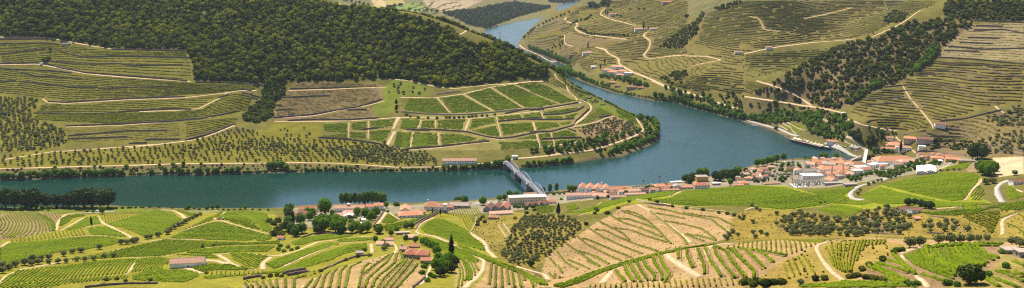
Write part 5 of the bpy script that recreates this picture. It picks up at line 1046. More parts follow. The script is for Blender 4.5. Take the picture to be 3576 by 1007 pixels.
tree('bush', 'n 680,520 700,490 660,580 740,600 710,660 780,620', 2.6, 'bush along the narrow path below the old house', 'bushes by the narrow path'); tree('olive', 'n 270,340 265,280 290,320', 3.0, 'grey olive tree in front of the low red-roofed shed', 'olives by the low shed'); tree('bright', 'n 180,250 490,240 590,260 660,280 400,160 340,190', 3.2, 'green tree around the small white house', 'trees around the small white house'); tree('big', 'n 215,165 500,115 550,110', 4, 'dark tree left of the long stone outbuilding', 'dark trees by the outbuilding')
tree('bush', 'v 370,545 430,550', 6.5, 'broad round bush at the water edge behind the brown-roofed shed', 'broad bushes at the water edge'); tree('river', 'v 625,595', 6.0, 'round dark tree beside the brown gabled warehouses'); tree('river', 'v 800,550 850,540 900,500 940,485 980,475', 4.2, 'green tree left of the cream apartment block', 'trees left of the apartment block'); tree('bush', 'v 965,620 1000,625 1150,625 1080,640', 3.6, 'bush in front of the cream apartment block', 'bushes in front of the apartment block')
tree('poplar', 'v 1262,455 1330,455 1400,458', 3.2, 'dark slim poplar in the row of three right of the bridge', 'three poplars right of the bridge', .85); tree('river', 'v 1545,455 1560,450', 5, 'green tree at the water right of the three poplars', 'trees right of the three poplars'); tree('bush', 'v 1300,480 1370,485 1430,480 1480,475 1450,540', 2.6, 'small round tree on the riverside lawn right of the bridge', 'small riverside lawn trees')
tree('bright', 'w 560,525 730,505 820,515 870,510 460,480', 2.8, 'round tree in front of the four-gabled white hotel', 'trees in front of the four-gabled hotel'); tree('river', 'w 260,495 340,490 390,490 200,480', 3.6, 'green tree left of the four-gabled white hotel', 'trees left of the four-gabled hotel'); tree('big', 'w 1410,505', 5.0, 'dark round tree in front of the long riverside sheds'); tree('big', 'w 620,620 790,600 840,590', 2.8, 'dark bush below the pink roof cluster', 'dark bushes below the pink roofs')
tree('pale', 'w 1180,430 1230,425 1280,420 1330,415 1380,410 1430,405 1480,395', 2.4, 'yellowish vine-covered shrub along the water beside the two palms', 'waterside shrubs by the palms')
tree('big', 's 350,500 400,510 430,470', 7.0, 'dark tree left of the yellow house', 'dark trees left of the yellow house'); tree('bright', 's 520,410 590,400', 7.0, 'light green tree behind the yellow house', 'light green trees behind the yellow house'); tree('big', 's 720,470 770,480 900,470 950,450 870,440', 8.0, 'large dark tree in the grove right of the yellow house', 'grove right of the yellow house'); tree('river', 's 830,430 1000,400', 6.5, 'green tree in the grove right of the yellow house', 'green trees of the grove'); tree('bright', 's 905,535', 4.8, 'round bright tree in front of the riverside grove')
tree('bright', 's 1245,300 1320,290 1375,275 1430,265 1490,240 1580,210', 5.6, 'round bright green plane tree in the waterfront row', 'waterfront row of plane trees'); tree('dbush', 's 1100,360', 4.5, 'grey-green tree left of the waterfront plane trees'); tree('dbush', 's 1320,490 1230,480 1260,500 1300,400 1405,365', 3.0, 'dark green tree among the pale shrubs of the town', 'dark trees among the pale shrubs'); tree('cyp', 's 1390,495 1335,500', 1.4, 'small dark cypress at the edge of town', 'small town cypresses', .8)
tree('pale', 's 1470,360 1500,390 1560,350 1530,410 1590,400 1620,380 1650,400 1480,430 1560,430 1420,420 1210,450 1150,460 1260,450 1100,460 1440,320 1490,285 1580,270 1650,275 1690,250', 3.6, 'pale dusty rounded canopy in the town waterfront park', 'pale rounded canopies of the waterfront park')
tree('bright', 't 720,250 760,255 890,265', 5.0, 'light green tree at the waterfront by the terracotta roofs', 'waterfront trees by the terracotta roofs'); tree('river', 't 530,250 590,245 640,245', 2.6, 'small tree on the town waterfront', 'small waterfront trees'); tree('river', 't 620,395 640,400', 3.2, 'green tree between town roofs', 'trees between town roofs'); tree('river', 't 1030,480 1080,490 1130,480 1180,460 1230,450 1290,430 1060,510 1110,510 1160,500', 3.2, 'green shrub on the bank below the white apartment houses', 'shrubs below the white apartments')
tree('river', 'u 430,480 500,450 560,430 620,410 680,400 350,480 640,380 700,360 300,470', 3.4, 'bushy green tree on the bank left of the white twin warehouses', 'bank trees left of the twin warehouses'); tree('river', 'u 860,395 920,385 1060,370 870,340', 3.2, 'small tree near the orange-roofed houses at right', 'small trees near the orange roofs')
tree('euc', 'u 1240,330 1290,320 1330,330', 8.5, 'tall dark eucalyptus at the edge of the sandy yard', 'eucalyptus at the sandy yard', 1.2); tree('bright', 'u 1310,450 1360,470 1420,440 1340,480 1400,490 1450,470', 7.0, 'dense bright green tree beside the sandy yard', 'green clump beside the sandy yard'); tree('olive', 'u 1440,560 1370,570', 4.5, 'grey tree below the green clump at the sandy yard', 'grey trees below the green clump'); tree('olive', 'u 1655,480', 3.6, 'round olive tree on the sandy yard')
tree('cyp', 'u 360,165', 3.2, 'tall dark cypress behind the orange-roofed estate', None, 1.0); tree('cyp', 'u 540,270', 3.0, 'dark cypress in front of the orange-roofed estate', None, 1.0); tree('cyp', 'u 318,110', 1.8, 'small cypress left of the tall one at the estate'); tree('cyp', 'u 487,350 572,315', 1.3, 'slim cypress against the big orange warehouse roof', 'slim cypresses at the warehouse')
tree('river', 'u 280,255 320,255 380,260 420,262 460,268', 3.6, 'round tree in the row along the estate embankment', 'row along the estate embankment'); tree('big', 'u 130,140 90,110 240,190 290,180 250,160', 6.5, 'dark tree beside the railway left of the estate', 'dark trees beside the railway'); tree('dbush', 'u 240,310 270,300', 4, 'dark tree beside the rail bridge', 'dark trees beside the rail bridge')
tree('olive', 'u 320,545 355,540 280,565 445,515 490,505 530,490 230,580 150,635 125,670', 2.4, 'small round olive along the curving town road', 'olives along the curving town road'); tree('olive', 'u 800,455 855,450 930,445 1000,440 1060,435 1115,435', 2.0, 'small olive in the row behind the plateau vineyard', 'olives behind the plateau vineyard'); tree('big', 'z 480,225', 4.2, 'round green tree on the quay')
tree('cyp', 'g 547,370', 3.0, 'dark cypress above the white house across the river'); tree('cyp', 'g 640,530 673,490', 2.6, 'dark cypress beside the pink-roofed riverside estate', 'cypresses of the riverside estate'); tree('cyp', 'g 678,115 695,118', 3.0, 'dark cypress beside the hillside villa', 'cypresses of the hillside villa'); tree('cyp', 'g 965,230', 4, 'dark cypress between the small hillside houses'); tree('dbush', 'g 740,130 795,125 770,120 720,80 865,75 930,75 970,75 1010,215 900,230', 5, 'round tree around the hillside villa', 'trees around the hillside villa'); tree('dbush', 'g 1290,130', 7, 'round dark tree on the upper hillside'); tree('dbush', 'a 420,300 440,280 400,295', 5.5, 'dark tree at the turn of the hillside road, left', 'dark trees at the hillside road turn'); tree('bright', 'a 455,205', 4.0, 'yellowish tree above the dark trees at the hillside road turn')
tree('conifer', 'c 1022,350 1022,300', 3.6, 'dark conifer on the small meadow beside the green plots', 'conifers of the small meadow'); tree('bush', 'd 50,395 85,410 155,420 245,425 325,425 410,420 440,420 480,422 525,420 565,420 615,415 645,412 680,410 735,405 780,405 850,395', 3.0, 'shrub in the hedge along the bank between the green plots', 'shrubs on the bank between the plots')
# --- near field shrubs and trees
tree('olive', 'k 820,405 600,440 670,430 525,460 405,485 270,500 340,500 205,535 130,550 20,555 75,580 25,600 320,525 265,540', 3.2, 'silvery olive tree in the row along the left foreground track', 'olive row along the left track'); tree('olive', 'k 480,520 550,515 635,505 700,500 775,495 860,475 940,470 405,525', 2.5, 'small silvery olive on the lower side of the left foreground track', 'lower olives along the left track')
tree('olive', 'l 345,255 380,235 410,215 440,205 470,190 500,170 530,160 560,145 590,130 150,320 180,315 60,345 30,350 240,300 320,280 k 1000,365 1050,360 1100,350', 3.0, 'grey olive tree in the hedge beside the domed vineyard hill', 'olive hedge by the domed hill'); tree('olive', 'l 610,392 700,385', 2.2, 'small tree standing among the rows above the white warehouse', 'small trees above the warehouse')
tree('dbush', 'm 220,620 300,600 375,590 430,600 860,545 1145,420 1275,385 1350,310 1410,370', 2.2, 'dark bush on the rough wall in the centre foreground', 'bushes on the rough wall'); tree('dbush', 'k 880,660 1035,670 855,700 965,655 1240,665', 2.0, 'dark bush along the broken wall in the left foreground', 'bushes on the broken wall'); tree('bush', 'm 390,300 450,325 540,310 600,290 410,265 500,280', 2.6, 'bush in the little garden beside the pale driveway', 'bushes beside the pale driveway'); tree('bush', 'l 640,605 1240,420 1280,430', 2.0, 'small bush at the edge of the driveway plots', 'bushes at the driveway plots')
tree('dbush', 'p 325,60 485,45 540,60 660,95 770,110 895,125 1020,145 1085,155 1135,165 1205,195', 2.6, 'dark shrub along the crest of the sandy hillside', 'shrubs along the sandy crest'); tree('dbush', 'p 70,120 150,150 240,110 60,150', 2.8, 'dark bush left of the sandy hillside', 'bushes left of the sandy hillside'); tree('olive', 'p 1065,335 1100,320 1130,300 1085,350', 2.4, 'olive on the right flank of the sandy hillside', 'olives on the right flank'); tree('big', 'o 565,555', 3.4, 'round dark tree at the mouth of the olive valley')
tree('conifer', 'o 775,165', 4.0, 'tall spreading pine above the small olive valley', None, 1.3); tree('dbush', 'o 150,240 170,200 190,180 150,220 205,220', 2.8, 'bush by the curved pale wall', 'bushes by the curved pale wall'); tree('dbush', 'o 530,150 440,190 590,125 1075,130 1160,150 990,235', 2.8, 'bush at the top of the olive valley', 'bushes above the olive valley')
tree('olive', 'r 345,400 425,390 575,370 665,370 745,365 825,360 890,350 960,348', 3.0, 'round olive in the row along the top of the concentric vine terraces', 'olive row above the concentric terraces', 1.15); tree('olive', 'r 1160,375 1225,395 1200,370', 2.8, 'dark olive near the stone hut at the right edge', 'olives near the stone hut'); tree('big', 'r 825,690', 6.2, 'big round dark oak in the bottom right foreground', None, .95)
tree('bush', 'r 240,430 285,430 215,445', 2.0, 'bush at the head of the straight track', 'bushes at the head of the straight track'); tree('dbush', 'q 680,660 750,655', 2.2, 'round dark bush at the foot of the golden slope', 'bushes at the foot of the golden slope'); tree('dbush', 'q 950,645 985,640 1020,630 1080,650 1120,650 1160,655 1110,550 1050,580 1215,500', 1.9, 'dark bush between the golden slope and the broken rows', 'bushes beside the broken rows'); tree('dbush', 'q 105,690 150,685 210,680 255,690 300,695 350,690 410,690 180,705 280,708', 2.5, 'dark scrub bush along the bottom edge, right of centre', 'scrub bushes on the bottom edge')
tree('bush', 'r 1110,560 970,630 1085,450 1250,470', 2.4, 'bush beside the ragged terraces in the right corner', 'bushes in the right corner'); tree('dbush', 'r 20,650 60,660 130,670 20,550 130,510', 2.0, 'dark bush below the broken rows', 'bushes below the broken rows'); tree('bush', 'r 350,710 400,700 640,700 720,710', 2.2, 'bush near the foot of the big oak', 'bushes near the big oak'); tree('big', 'r 330,65 385,60 430,70 470,85 510,90', 4.2, 'dark tree behind the farmhouse at right', 'dark trees behind the farmhouse')
tree('olive', 'q 210,100 175,75 235,115 30,150 110,160 180,205 370,140 435,170 70,170 370,220', 2.4, 'small olive on the bank left of the ochre slope', 'olives left of the ochre slope'); tree('olive', 'q 245,290 290,310 180,290 15,280 200,325 60,310', 2.5, 'olive in the grassy hollow below the plateau', 'olives in the grassy hollow'); tree('olive', 'q 560,700 760,45 720,50', 1.8, 'small shrub on the plateau vineyard edge', 'shrubs on the plateau edge')
tree('bush', 'l 20,65 100,60 170,58 250,60 310,62 360,65 470,75 540,70', 2.2, 'riverside shrub behind the domed vineyard', 'shrubs behind the domed vineyard'); tree('river', 'l 495,75 645,80 690,75 735,72 960,75', 3.0, 'small riverside tree behind the tractor hill', 'small riverside trees behind the tractor hill'); tree('bush', 'l 580,78 780,82 820,84 870,82 920,80 1020,80 1080,82 1150,85', 2.0, 'low shrub on the river bank behind the tractor hill', 'low bank shrubs'); tree('bright', 'k 845,112', 4.2, 'round bright green tree beside the riverside road at left')
tree('bright', 'k 180,85 220,75 260,72 300,75 350,80 400,85', 3.2, 'light green shrub of the riverside thicket below the eucalyptus', 'thicket below the eucalyptus'); tree('dbush', 'k 15,70 40,75 140,85 210,50 320,48 470,60 520,62 570,55', 2.4, 'dark shrub along the riverside road at left', 'dark shrubs by the left riverside road'); tree('bush', 'k 640,65 700,62 760,60 910,72 960,70 1010,68 1060,66 1120,65 1180,62 1240,58 1290,55 770,100 720,98', 2.2, 'shrub along the river edge at left', 'shrubs along the left river edge')
tree('dbush', 'l 1160,185 1200,200 1230,180 1270,230 1230,260 1200,290 1260,300', 5.0, 'dark tree at the edge of the winery thicket', 'dark trees at the thicket edge')

# --- low weeds and tufts that break up the bare slopes
for z_ in ['q 240,640 400,520 600,430 700,390 800,570 900,660 650,650 450,660', 'q 700,390 770,350 1258,335 1258,470 1100,560 920,640 800,530', 'r 440,100 760,130 1060,110 1258,60 1258,330 1000,320 940,240 650,155', 'q 0,180 100,110 430,150 480,310 300,330 0,345', 'r 360,150 650,160 950,250 1000,310 700,320 360,300', 'o 110,300 140,190 240,190 340,150 430,250 330,480 230,400', 'm 0,600 440,540 700,520 900,500 870,560 700,600 300,640 0,680']:
    collect('weeds', 'dbush', wpoly(z_), 5.5, .3, .8, .5, .4)
for z_ in ['o 640,620 680,490 800,400 1020,250 1219,140 p 180,150 300,85 400,75 700,105 1100,155 1180,230 1060,345 840,390 700,405 480,470 150,555 0,600 o 860,655', 'p 0,690 200,560 500,480 700,430 1000,400 1219,380 1219,660 880,645 400,690', 'n 0,470 310,390 620,480 690,560 560,720 0,720']:
    collect('weeds', 'dbush', wpoly(z_), 6.5, .25, .6, .5, .45)
flush('weeds', 'small dark weed tuft on a dry foreground slope', 'weed tufts', 0, 'weeds', 'scattered weeds and low tufts on the dry foreground slopes')
# ================================================================ buildings
def roof_mat(name, col, var=.25):
    m, nt, b = new_mat(name)
    oi = N(nt, 'ShaderNodeObjectInfo'); k = ramp(nt, oi.outputs['Random'], [(0, (.80, .80, .80)), (1, (1.18, 1.12, 1.1))])
    c = ramp(nt, noise(nt, .5, 5, .7), [(.28, tuple(q*(1-var) for q in col)), (.72, tuple(q*(1+var) for q in col))])
    wv = N(nt, 'ShaderNodeTexWave'); wv.inputs['Scale'].default_value = 1.3; wv.inputs['Distortion'].default_value = .6
    tc = N(nt, 'ShaderNodeTexCoord'); nt.links.new(tc.outputs['Object'], wv.inputs['Vector'])
    c = mixrgb(nt, 1, c, k, 'MULTIPLY'); nt.links.new(c, b.inputs['Base Color']); b.inputs['Roughness'].default_value = .9; b.inputs['Specular IOR Level'].default_value = .15
    bn = N(nt, 'ShaderNodeBump'); bn.inputs['Strength'].default_value = .5; bn.inputs['Distance'].default_value = .15
    nt.links.new(wv.outputs['Fac'], bn.inputs['Height']); nt.links.new(bn.outputs[0], b.inputs['Normal']); return m
M['r_orange'] = roof_mat('terracotta_tiles', (.43,.205,.120)); M['r_red'] = roof_mat('red_tiles', (.35,.145,.09)); M['r_pink'] = roof_mat('faded_tiles', (.43,.255,.180)); M['r_brown'] = roof_mat('weathered_brown_tiles', (.20,.105,.070))
M['r_grey'] = roof_mat('grey_roof', (.30,.26,.22)); M['r_white'] = roof_mat('white_sheet_roof', (.66,.65,.62), .08)
M['white'] = simple('white_plaster', (.82,.78,.71), .85, .09, .4, .2, objrand=.05); M['cream'] = simple('cream_plaster', (.66,.58,.42), .85, .08, .4); M['ochre'] = simple('ochre_plaster', (.55,.34,.10), .85, .1, .4); M['pinkw'] = simple('pink_plaster', (.66,.46,.40), .85, .1, .4); M['rubble'] = simple('rubble_wall', (.36,.30,.23), .95, .3, 1.0)
M['glass'] = simple('dark_window', (.035,.040,.048), .15, .2, .6, .5); M['wood'] = simple('dark_door', (.10,.065,.045), .7, .2, .8); M['sill'] = simple('stone_sill', (.50,.46,.40), .8, .1, .5); M['yellowp'] = simple('yellow_panel', (.60,.42,.10), .8, .1, .4)
M['steel'] = simple('painted_steel', (.27,.32,.40), .5, .08, .3, .4); M['dsteel'] = simple('galvanised_steel', (.36,.36,.35), .55, .15, .5, .4, .3); M['concrete'] = simple('concrete', (.42,.39,.35), .9, .15, .3); M['pier'] = simple('stone_pier', (.22,.17,.15), .95, .25, .5, bump=.4); M['hull'] = simple('dark_hull', (.025,.025,.04), .45, .2, .5, .4); M['bdeck'] = simple('bridge_deck', (.17,.155,.155), .9, .1, .4); M['canvas'] = simple('cream_canvas', (.72,.62,.50), .9, .1, .4); M['redp'] = simple('red_paint', (.42,.035,.025), .4, .1, .5, .5); M['whitep'] = simple('white_paint', (.78,.78,.77), .35, .05, .5, .5); M['tyre'] = simple('tyre', (.02,.02,.02), .8, .1, 1); M['deck'] = simple('deck', (.40,.30,.22), .8, .2, .4); M['greyp'] = simple('grey_paint', (.25,.26,.28), .4, .1, .5, .5); M['water_tank'] = M['whitep']
class MB:
    def __init__(s): s.v = []; s.f = []
    def box(s, x0, x1, y0, y1, z0, z1):
        o = len(s.v); s.v += [(x0,y0,z0),(x1,y0,z0),(x1,y1,z0),(x0,y1,z0),(x0,y0,z1),(x1,y0,z1),(x1,y1,z1),(x0,y1,z1)]
        s.f += [tuple(o+i for i in q) for q in ((0,3,2,1),(4,5,6,7),(0,1,5,4),(1,2,6,5),(2,3,7,6),(3,0,4,7))]; return s
    def bar(s, a, b, t, t2=None):
        a = Vector(a); b = Vector(b); d = (b-a).normalized(); u = d.cross(Vector((0, 0, 1)))
        if u.length < 1e-3: u = Vector((1, 0, 0))
        u.normalize(); w = d.cross(u); t2 = t2 or t; o = len(s.v)
        for c in (a, b):
            for (p, q) in ((-1,-1),(1,-1),(1,1),(-1,1)): s.v.append(tuple(c+u*p*t*.5+w*q*t2*.5))
        s.f += [tuple(o+i for i in q) for q in ((0,3,2,1),(4,5,6,7),(0,1,5,4),(1,2,6,5),(2,3,7,6),(3,0,4,7))]; return s
    def poly(s, pts, faces): o = len(s.v); s.v += [tuple(p) for p in pts]; s.f += [tuple(o+i for i in q) for q in faces]; return s
    def cyl(s, c, r, h, k=12, r2=None):
        o = len(s.v); r2 = r if r2 is None else r2
        for z, q in ((0, r), (h, r2)):
            for j in range(k): th = 2*math.pi*j/k; s.v.append((c[0]+q*math.cos(th), c[1]+q*math.sin(th), c[2]+z))
        for j in range(k): s.f.append((o+j, o+(j+1) % k, o+k+(j+1) % k, o+k+j))
        s.f += [tuple(o+j for j in reversed(range(k))), tuple(o+k+j for j in range(k))]; return s
    def build(s, name, mat, parent=None, loc=None): return mesh_obj(name, s.v, s.f, mat, parent, loc)
def roof_shape(w, d, z, rh, kind, ov=.5, th=.28):
    hw, hd = w/2+ov, d/2+ov; m = MB()
    if kind == 'flat':
        return m.box(-hw, hw, -hd, hd, z+.002, z+.35)
    if kind == 'gable':      # ridge along x
        top = [(-hw,0,z+rh),(hw,0,z+rh)]
        P = [(-hw,-hd,z),(hw,-hd,z),(hw,hd,z),(-hw,hd,z)]+top
        F = [(0,1,5,4),(2,3,4,5)]
    elif kind == 'gabley':
        P = [(-hw,-hd,z),(hw,-hd,z),(hw,hd,z),(-hw,hd,z),(0,-hd,z+rh),(0,hd,z+rh)]; F = [(1,2,5,4),(3,0,4,5)]
    elif kind == 'shed':
        P = [(-hw,-hd,z),(hw,-hd,z),(hw,hd,z+rh),(-hw,hd,z+rh)]; F = [(0,1,2,3)]
    else:                    # hip
        e = min(hd, hw)*.95
        if hw >= hd: P = [(-hw,-hd,z),(hw,-hd,z),(hw,hd,z),(-hw,hd,z),(-hw+e,0,z+rh),(hw-e,0,z+rh)]; F = [(0,1,5,4),(2,3,4,5),(3,0,4),(1,2,5)]
        else: P = [(-hw,-hd,z),(hw,-hd,z),(hw,hd,z),(-hw,hd,z),(0,-hd+e,z+rh),(0,hd-e,z+rh)]; F = [(1,2,5,4),(3,0,4,5),(0,1,4),(2,3,5)]
    n = len(P); P2 = [(x, y, zz-th) for x, y, zz in P]
    bnd = {}
    for f in F:
        for a, b in zip(f, f[1:]+f[:1]): bnd[(a, b)] = 1
    sides = [(a, b) for (a, b) in bnd if (b, a) not in bnd]
    m.poly(P+P2, list(F)+[tuple(n+i for i in reversed(f)) for f in F]+[(b, a, n+a, n+b) for a, b in sides]); return m
def wall_shape(w, d, h, rh, kind, plinth=5.0):
    m = MB(); hw, hd = w/2, d/2
    if kind == 'gable':
        P = [(-hw,-hd,-plinth),(hw,-hd,-plinth),(hw,hd,-plinth),(-hw,hd,-plinth),(-hw,-hd,h),(hw,-hd,h),(hw,hd,h),(-hw,hd,h),(-hw,0,h+rh*.93),(hw,0,h+rh*.93)]
        return m.poly(P, [(0,1,5,4),(1,2,6,9,5),(2,3,7,6),(3,0,4,8,7),(4,5,9,8),(6,7,8,9),(3,2,1,0)])
    if kind == 'gabley':
        P = [(-hw,-hd,-plinth),(hw,-hd,-plinth),(hw,hd,-plinth),(-hw,hd,-plinth),(-hw,-hd,h),(hw,-hd,h),(hw,hd,h),(-hw,hd,h),(0,-hd,h+rh*.93),(0,hd,h+rh*.93)]
        return m.poly(P, [(0,1,5,8,4),(1,2,6,5),(2,3,7,9,6),(3,0,4,7),(4,8,9,7),(8,5,6,9),(3,2,1,0)])
    return m.box(-hw, hw, -hd, hd, -plinth, h-(.02 if kind != 'flat' else 0))
SITES = []
def openings(o, w, d, h, floors, nwin, door=True, side=True, sill=True, wm=1.0):
    fh = h/floors; n = max(1, nwin)
    for f in range(floors):
        for k in range(n):
            x = -w/2+(k+.5)*w/n; z0 = f*fh+fh*.32; ww = min(1.25, w/n*.42)*wm; hh = min(1.5, fh*.42)
            if door and f == 0 and k == n//2:
                MB().box(x-ww*.6, x+ww*.6, -d/2-.06, -d/2+.1, -.2, min(2.3, h*.7)).build('door', 'wood', o); continue
            g_ = MB().box(x-ww/2, x+ww/2, -d/2-.05, -d/2+.1, z0, z0+hh).build('window', 'glass', o)
            if sill: MB().box(x-ww/2-.15, x+ww/2+.15, -d/2-.2, -d/2-.052, z0-.18, z0-.002).build('sill', 'sill', g_)
        if side:
            for sx in (-1, 1):
                for k in range(max(1, int(d/6))):
                    y = -d/2+(k+.5)*d/max(1, int(d/6)); z0 = f*fh+fh*.32
                    MB().box(sx*w/2-.06, sx*w/2+.06, y-.5, y+.5, z0, z0+min(1.4, fh*.42)).build('window', 'glass', o)
def house(s, w, d, h, rt, label, roof='r_orange', wallm='white', rot=0.0, rh=None, floors=None, nwin=None, name='house', cat='house', chim=0, door=True, zs=None, group=None):
    """s: where the middle of the roof shows in the photo; the ray meets the ground raised by the building's height"""
    rh = (0 if rt == 'flat' else max(1.2, min(w, d)*.26)) if rh is None else rh
    X, Y, _ = ground(px(s), h+rh*.5)[0]; z = float(hz(X, Y)) if zs is None else zs
    o = empty(name, (X, Y, z), R(rot)); tag(o, label, cat, group)
    wall_shape(w, d, h, rh, rt).build('wall', wallm, o); rf = roof_shape(w, d, h, rh, rt).build('roof', roof, o)
    if rt == 'gable': MB().box(-w/2-.4, w/2+.4, -.22, .22, h+rh-.12, h+rh+.14).build('ridge_tiles', roof, rf)
    for k in range(chim):
        cx = -w*.3+k*w*.55; MB().box(cx-.5, cx+.5, .4, 1.4, h, h+rh+1.6).box(cx-.65, cx+.65, .25, 1.55, h+rh+1.6, h+rh+1.85).build('chimney', wallm, rf)
    fl = floors or max(1, int(round(h/3.1))); nw = nwin if nwin is not None else max(1, int(w/4.2))
    if nw: openings(o, w, d, h, fl, nw, door)
    SITES.append((X, Y, max(w, d)*.5)); return o
# --- winery on the near bank, left of centre
house('x 195,295', 20, 15, 6, 'hip', 'white winery house with a dark brown hip roof', 'r_brown', rot=8, rh=5); house('x 275,232', 26, 12, 5.5, 'gable', 'long brown-red roofed shed behind the dark hip-roofed winery house', 'r_red', rot=3, nwin=0)
o = house('x 800,215', 43, 13, 6.5, 'gable', 'long white winery building with a row of dark windows before the poplars', 'r_pink', rot=2, nwin=11, floors=1); MB().box(-4, 1.5, -1.6, 2.2, 8.2, 11.2).build('roof_lantern', 'pinkw', o)
house('x 1168,185', 13, 12, 7.5, 'hip', 'white two-storey villa with hip roof at the end of the long winery', 'r_orange', rot=2); house('x 1060,203', 12, 11, 6, 'gable', 'terracotta link wing between winery and villa', 'r_red', rot=2)
house('x 850,283', 30, 15, 4.2, 'hip', 'low pink-roofed winery wing in front of the long white building', 'r_pink', rot=4, rh=3.2); house('x 700,325', 14, 9, 3.6, 'shed', 'small lean-to wing left of the low pink-roofed winery', 'r_pink', rot=4); house('x 790,322', 12, 8, 4.4, 'gabley', 'white gabled front hall of the low winery', 'r_white', rot=4)
house('x 335,285', 11, 8, 4, 'gable', 'small terracotta outbuilding beside the very large bright tree', 'r_orange'); house('x 977,385', 4.6, 4.6, 8, 'flat', 'small square white water tower in the winery garden', 'r_white', nwin=0, name='water_tower', cat='tower'); house('x 920,432', 9, 5, 3, 'flat', 'low pale roofed shed beside the square water tower', 'r_white', nwin=1, name='shed', cat='shed')
house('n 320,210', 9.5, 7, 3.6, 'gable', 'small white house with dark doorway above the foreground terraces', 'r_pink', nwin=1); house('n 225,258', 8, 6, 2.6, 'shed', 'left low red-roofed shed below the small white house', 'r_pink', nwin=0, name='shed', cat='shed'); house('n 325,262', 8, 6, 2.6, 'shed', 'right low red-roofed shed below the small white house', 'r_pink', nwin=0, name='shed', cat='shed')
house('m 418,145', 8, 6, 3.4, 'gable', 'tiny white house with red roof at the edge of the dark trees', 'r_red', rot=-12, nwin=1)
# --- terracotta winery and neighbours
house('y 348,192', 14, 20, 5.5, 'gabley', 'terracotta wing running back to the river at the winery', 'r_orange', rot=6); house('y 400,245', 32, 17, 5, 'hip', 'main hall of the terracotta winery with wide dark doors', 'r_orange', rot=9, rh=4, nwin=6); house('y 515,225', 13, 10, 5, 'hip', 'white right wing of the terracotta winery', 'r_orange', rot=9)
house('y 632,150', 21, 17, 7, 'hip', 'square hip-roofed house on the river bank above the walled road', 'r_orange', rot=-6, rh=6, chim=1); o = house('y 767,160', 5, 5, 12.5, 'flat', 'tall white block tower with a dark base beside the hip-roofed house', 'r_white', nwin=0, name='tower', cat='tower'); MB().box(-2.56, 2.56, -2.56, 2.56, -4, 4.2).build('dark_base', 'greyp', o)
house('y 925,152', 28, 13, 5, 'gable', 'long weathered grey-brown roofed shed by the river', 'r_grey', 'rubble', rot=-5, nwin=3); house('y 795,175', 18, 8, 3.6, 'gable', 'low terracotta shed right of the tall white block tower', 'r_orange', rot=-4, nwin=2)
for sx, rm, lab in (('v 690,600', 'r_brown', 'left brown gabled warehouse of the row of three'), ('v 775,592', 'r_brown', 'middle brown gabled warehouse of the row of three'), ('v 855,590', 'r_red', 'right reddish gabled warehouse of the row of three')): house(sx, 12, 22, 5, 'gabley', lab, rm, 'greyp', rot=-14, rh=5, nwin=2, name='warehouse', cat='warehouse')
house('v 815,668', 32, 8, 3, 'shed', 'long low terracotta shed in front of the three gabled warehouses', 'r_pink', 'white', rot=9, nwin=5, rh=1.6, name='shed', cat='shed'); house('v 738,705', 13, 9, 3.4, 'hip', 'terracotta hut beside the long low shed', 'r_orange', 'rubble', rot=-10, nwin=1)
o = house('v 1090,500', 55, 12, 11, 'flat', 'cream three-storey apartment block at the near end of the bridge', 'r_white', 'cream', rot=5, floors=3, nwin=14, name='apartment_block', cat='building')
for xx in (-9.5, 18.5): MB().box(xx-1.6, xx+1.6, -6.25, -6.0, 0, 10.6).build('stair_panel', 'yellowp', o)
for k_, sx in enumerate(('v 1085,578', 'v 1148,572', 'v 1210,566', 'v 1268,560')): house(sx, 9, 14, 3.6, 'gabley', ('first', 'second', 'third', 'fourth')[k_]+' brown gabled shed from the left before the apartment block', 'r_brown', 'greyp', rot=-30, rh=3.2, nwin=1, name='shed', cat='shed')
house('v 1345,540', 14, 10, 4, 'hip', 'terracotta hip-roofed house right of the brown gabled sheds', 'r_orange'); house('v 1130,468', 22, 10, 5, 'gable', 'faded terracotta roof behind the apartment block', 'r_pink', rot=8)
# --- hotel and riverside sheds
h0 = ground(px('w 560,420'), 9)[0]; zh = float(hz(h0[0], h0[1])); o = empty('hotel', (h0[0], h0[1], zh), R(-10)); tag(o, 'white riverside hotel with four steep orange gables and a chimney', 'hotel')
for k_ in range(4):
    cx = -18+k_*12; P0 = wall_shape(11.6, 22, 8.2, 4.6, 'gabley'); P0.v = [(x+cx, y-(1.5 if k_ == 3 else 0), z) for x, y, z in P0.v]; P0.build('wall', 'white', o)
    P1 = roof_shape(11.6, 22, 8.2, 4.6, 'gabley', .25); P1.v = [(x+cx, y-(1.5 if k_ == 3 else 0), z) for x, y, z in P1.v]; P1.build('roof', 'r_orange', o); yy = -11-(1.5 if k_ == 3 else 0)
    for f in range(2):
        for q in (-3, 0, 3): MB().box(cx+q-.55, cx+q+.55, yy-.06, yy+.1, 1.2+f*3.6, 3.0+f*3.6).build('window', 'glass', o)
MB().cyl((12, -2, 6), .9, 11, 10).build('chimney', 'white', o)
house('w 330,525', 40, 11, 6.5, 'gable', 'long low white warehouse with terracotta roof and two chimneys, right of the bridge', 'r_pink', rot=3, nwin=10, floors=1, chim=2, name='warehouse', cat='warehouse'); house('w 690,535', 25, 14, 4.5, 'hip', 'faded pink roofs clustered below the four-gabled hotel', 'r_pink', rot=-8)
house('w 640,560', 12, 9, 3.6, 'gable', 'small pink-roofed shed left of the pink roof cluster', 'r_pink', rot=5, name='shed', cat='shed'); house('w 940,560', 22, 8, 3.4, 'gable', 'low terracotta shed under the long riverside sheds', 'r_pink', rot=6, nwin=2, name='shed', cat='shed')
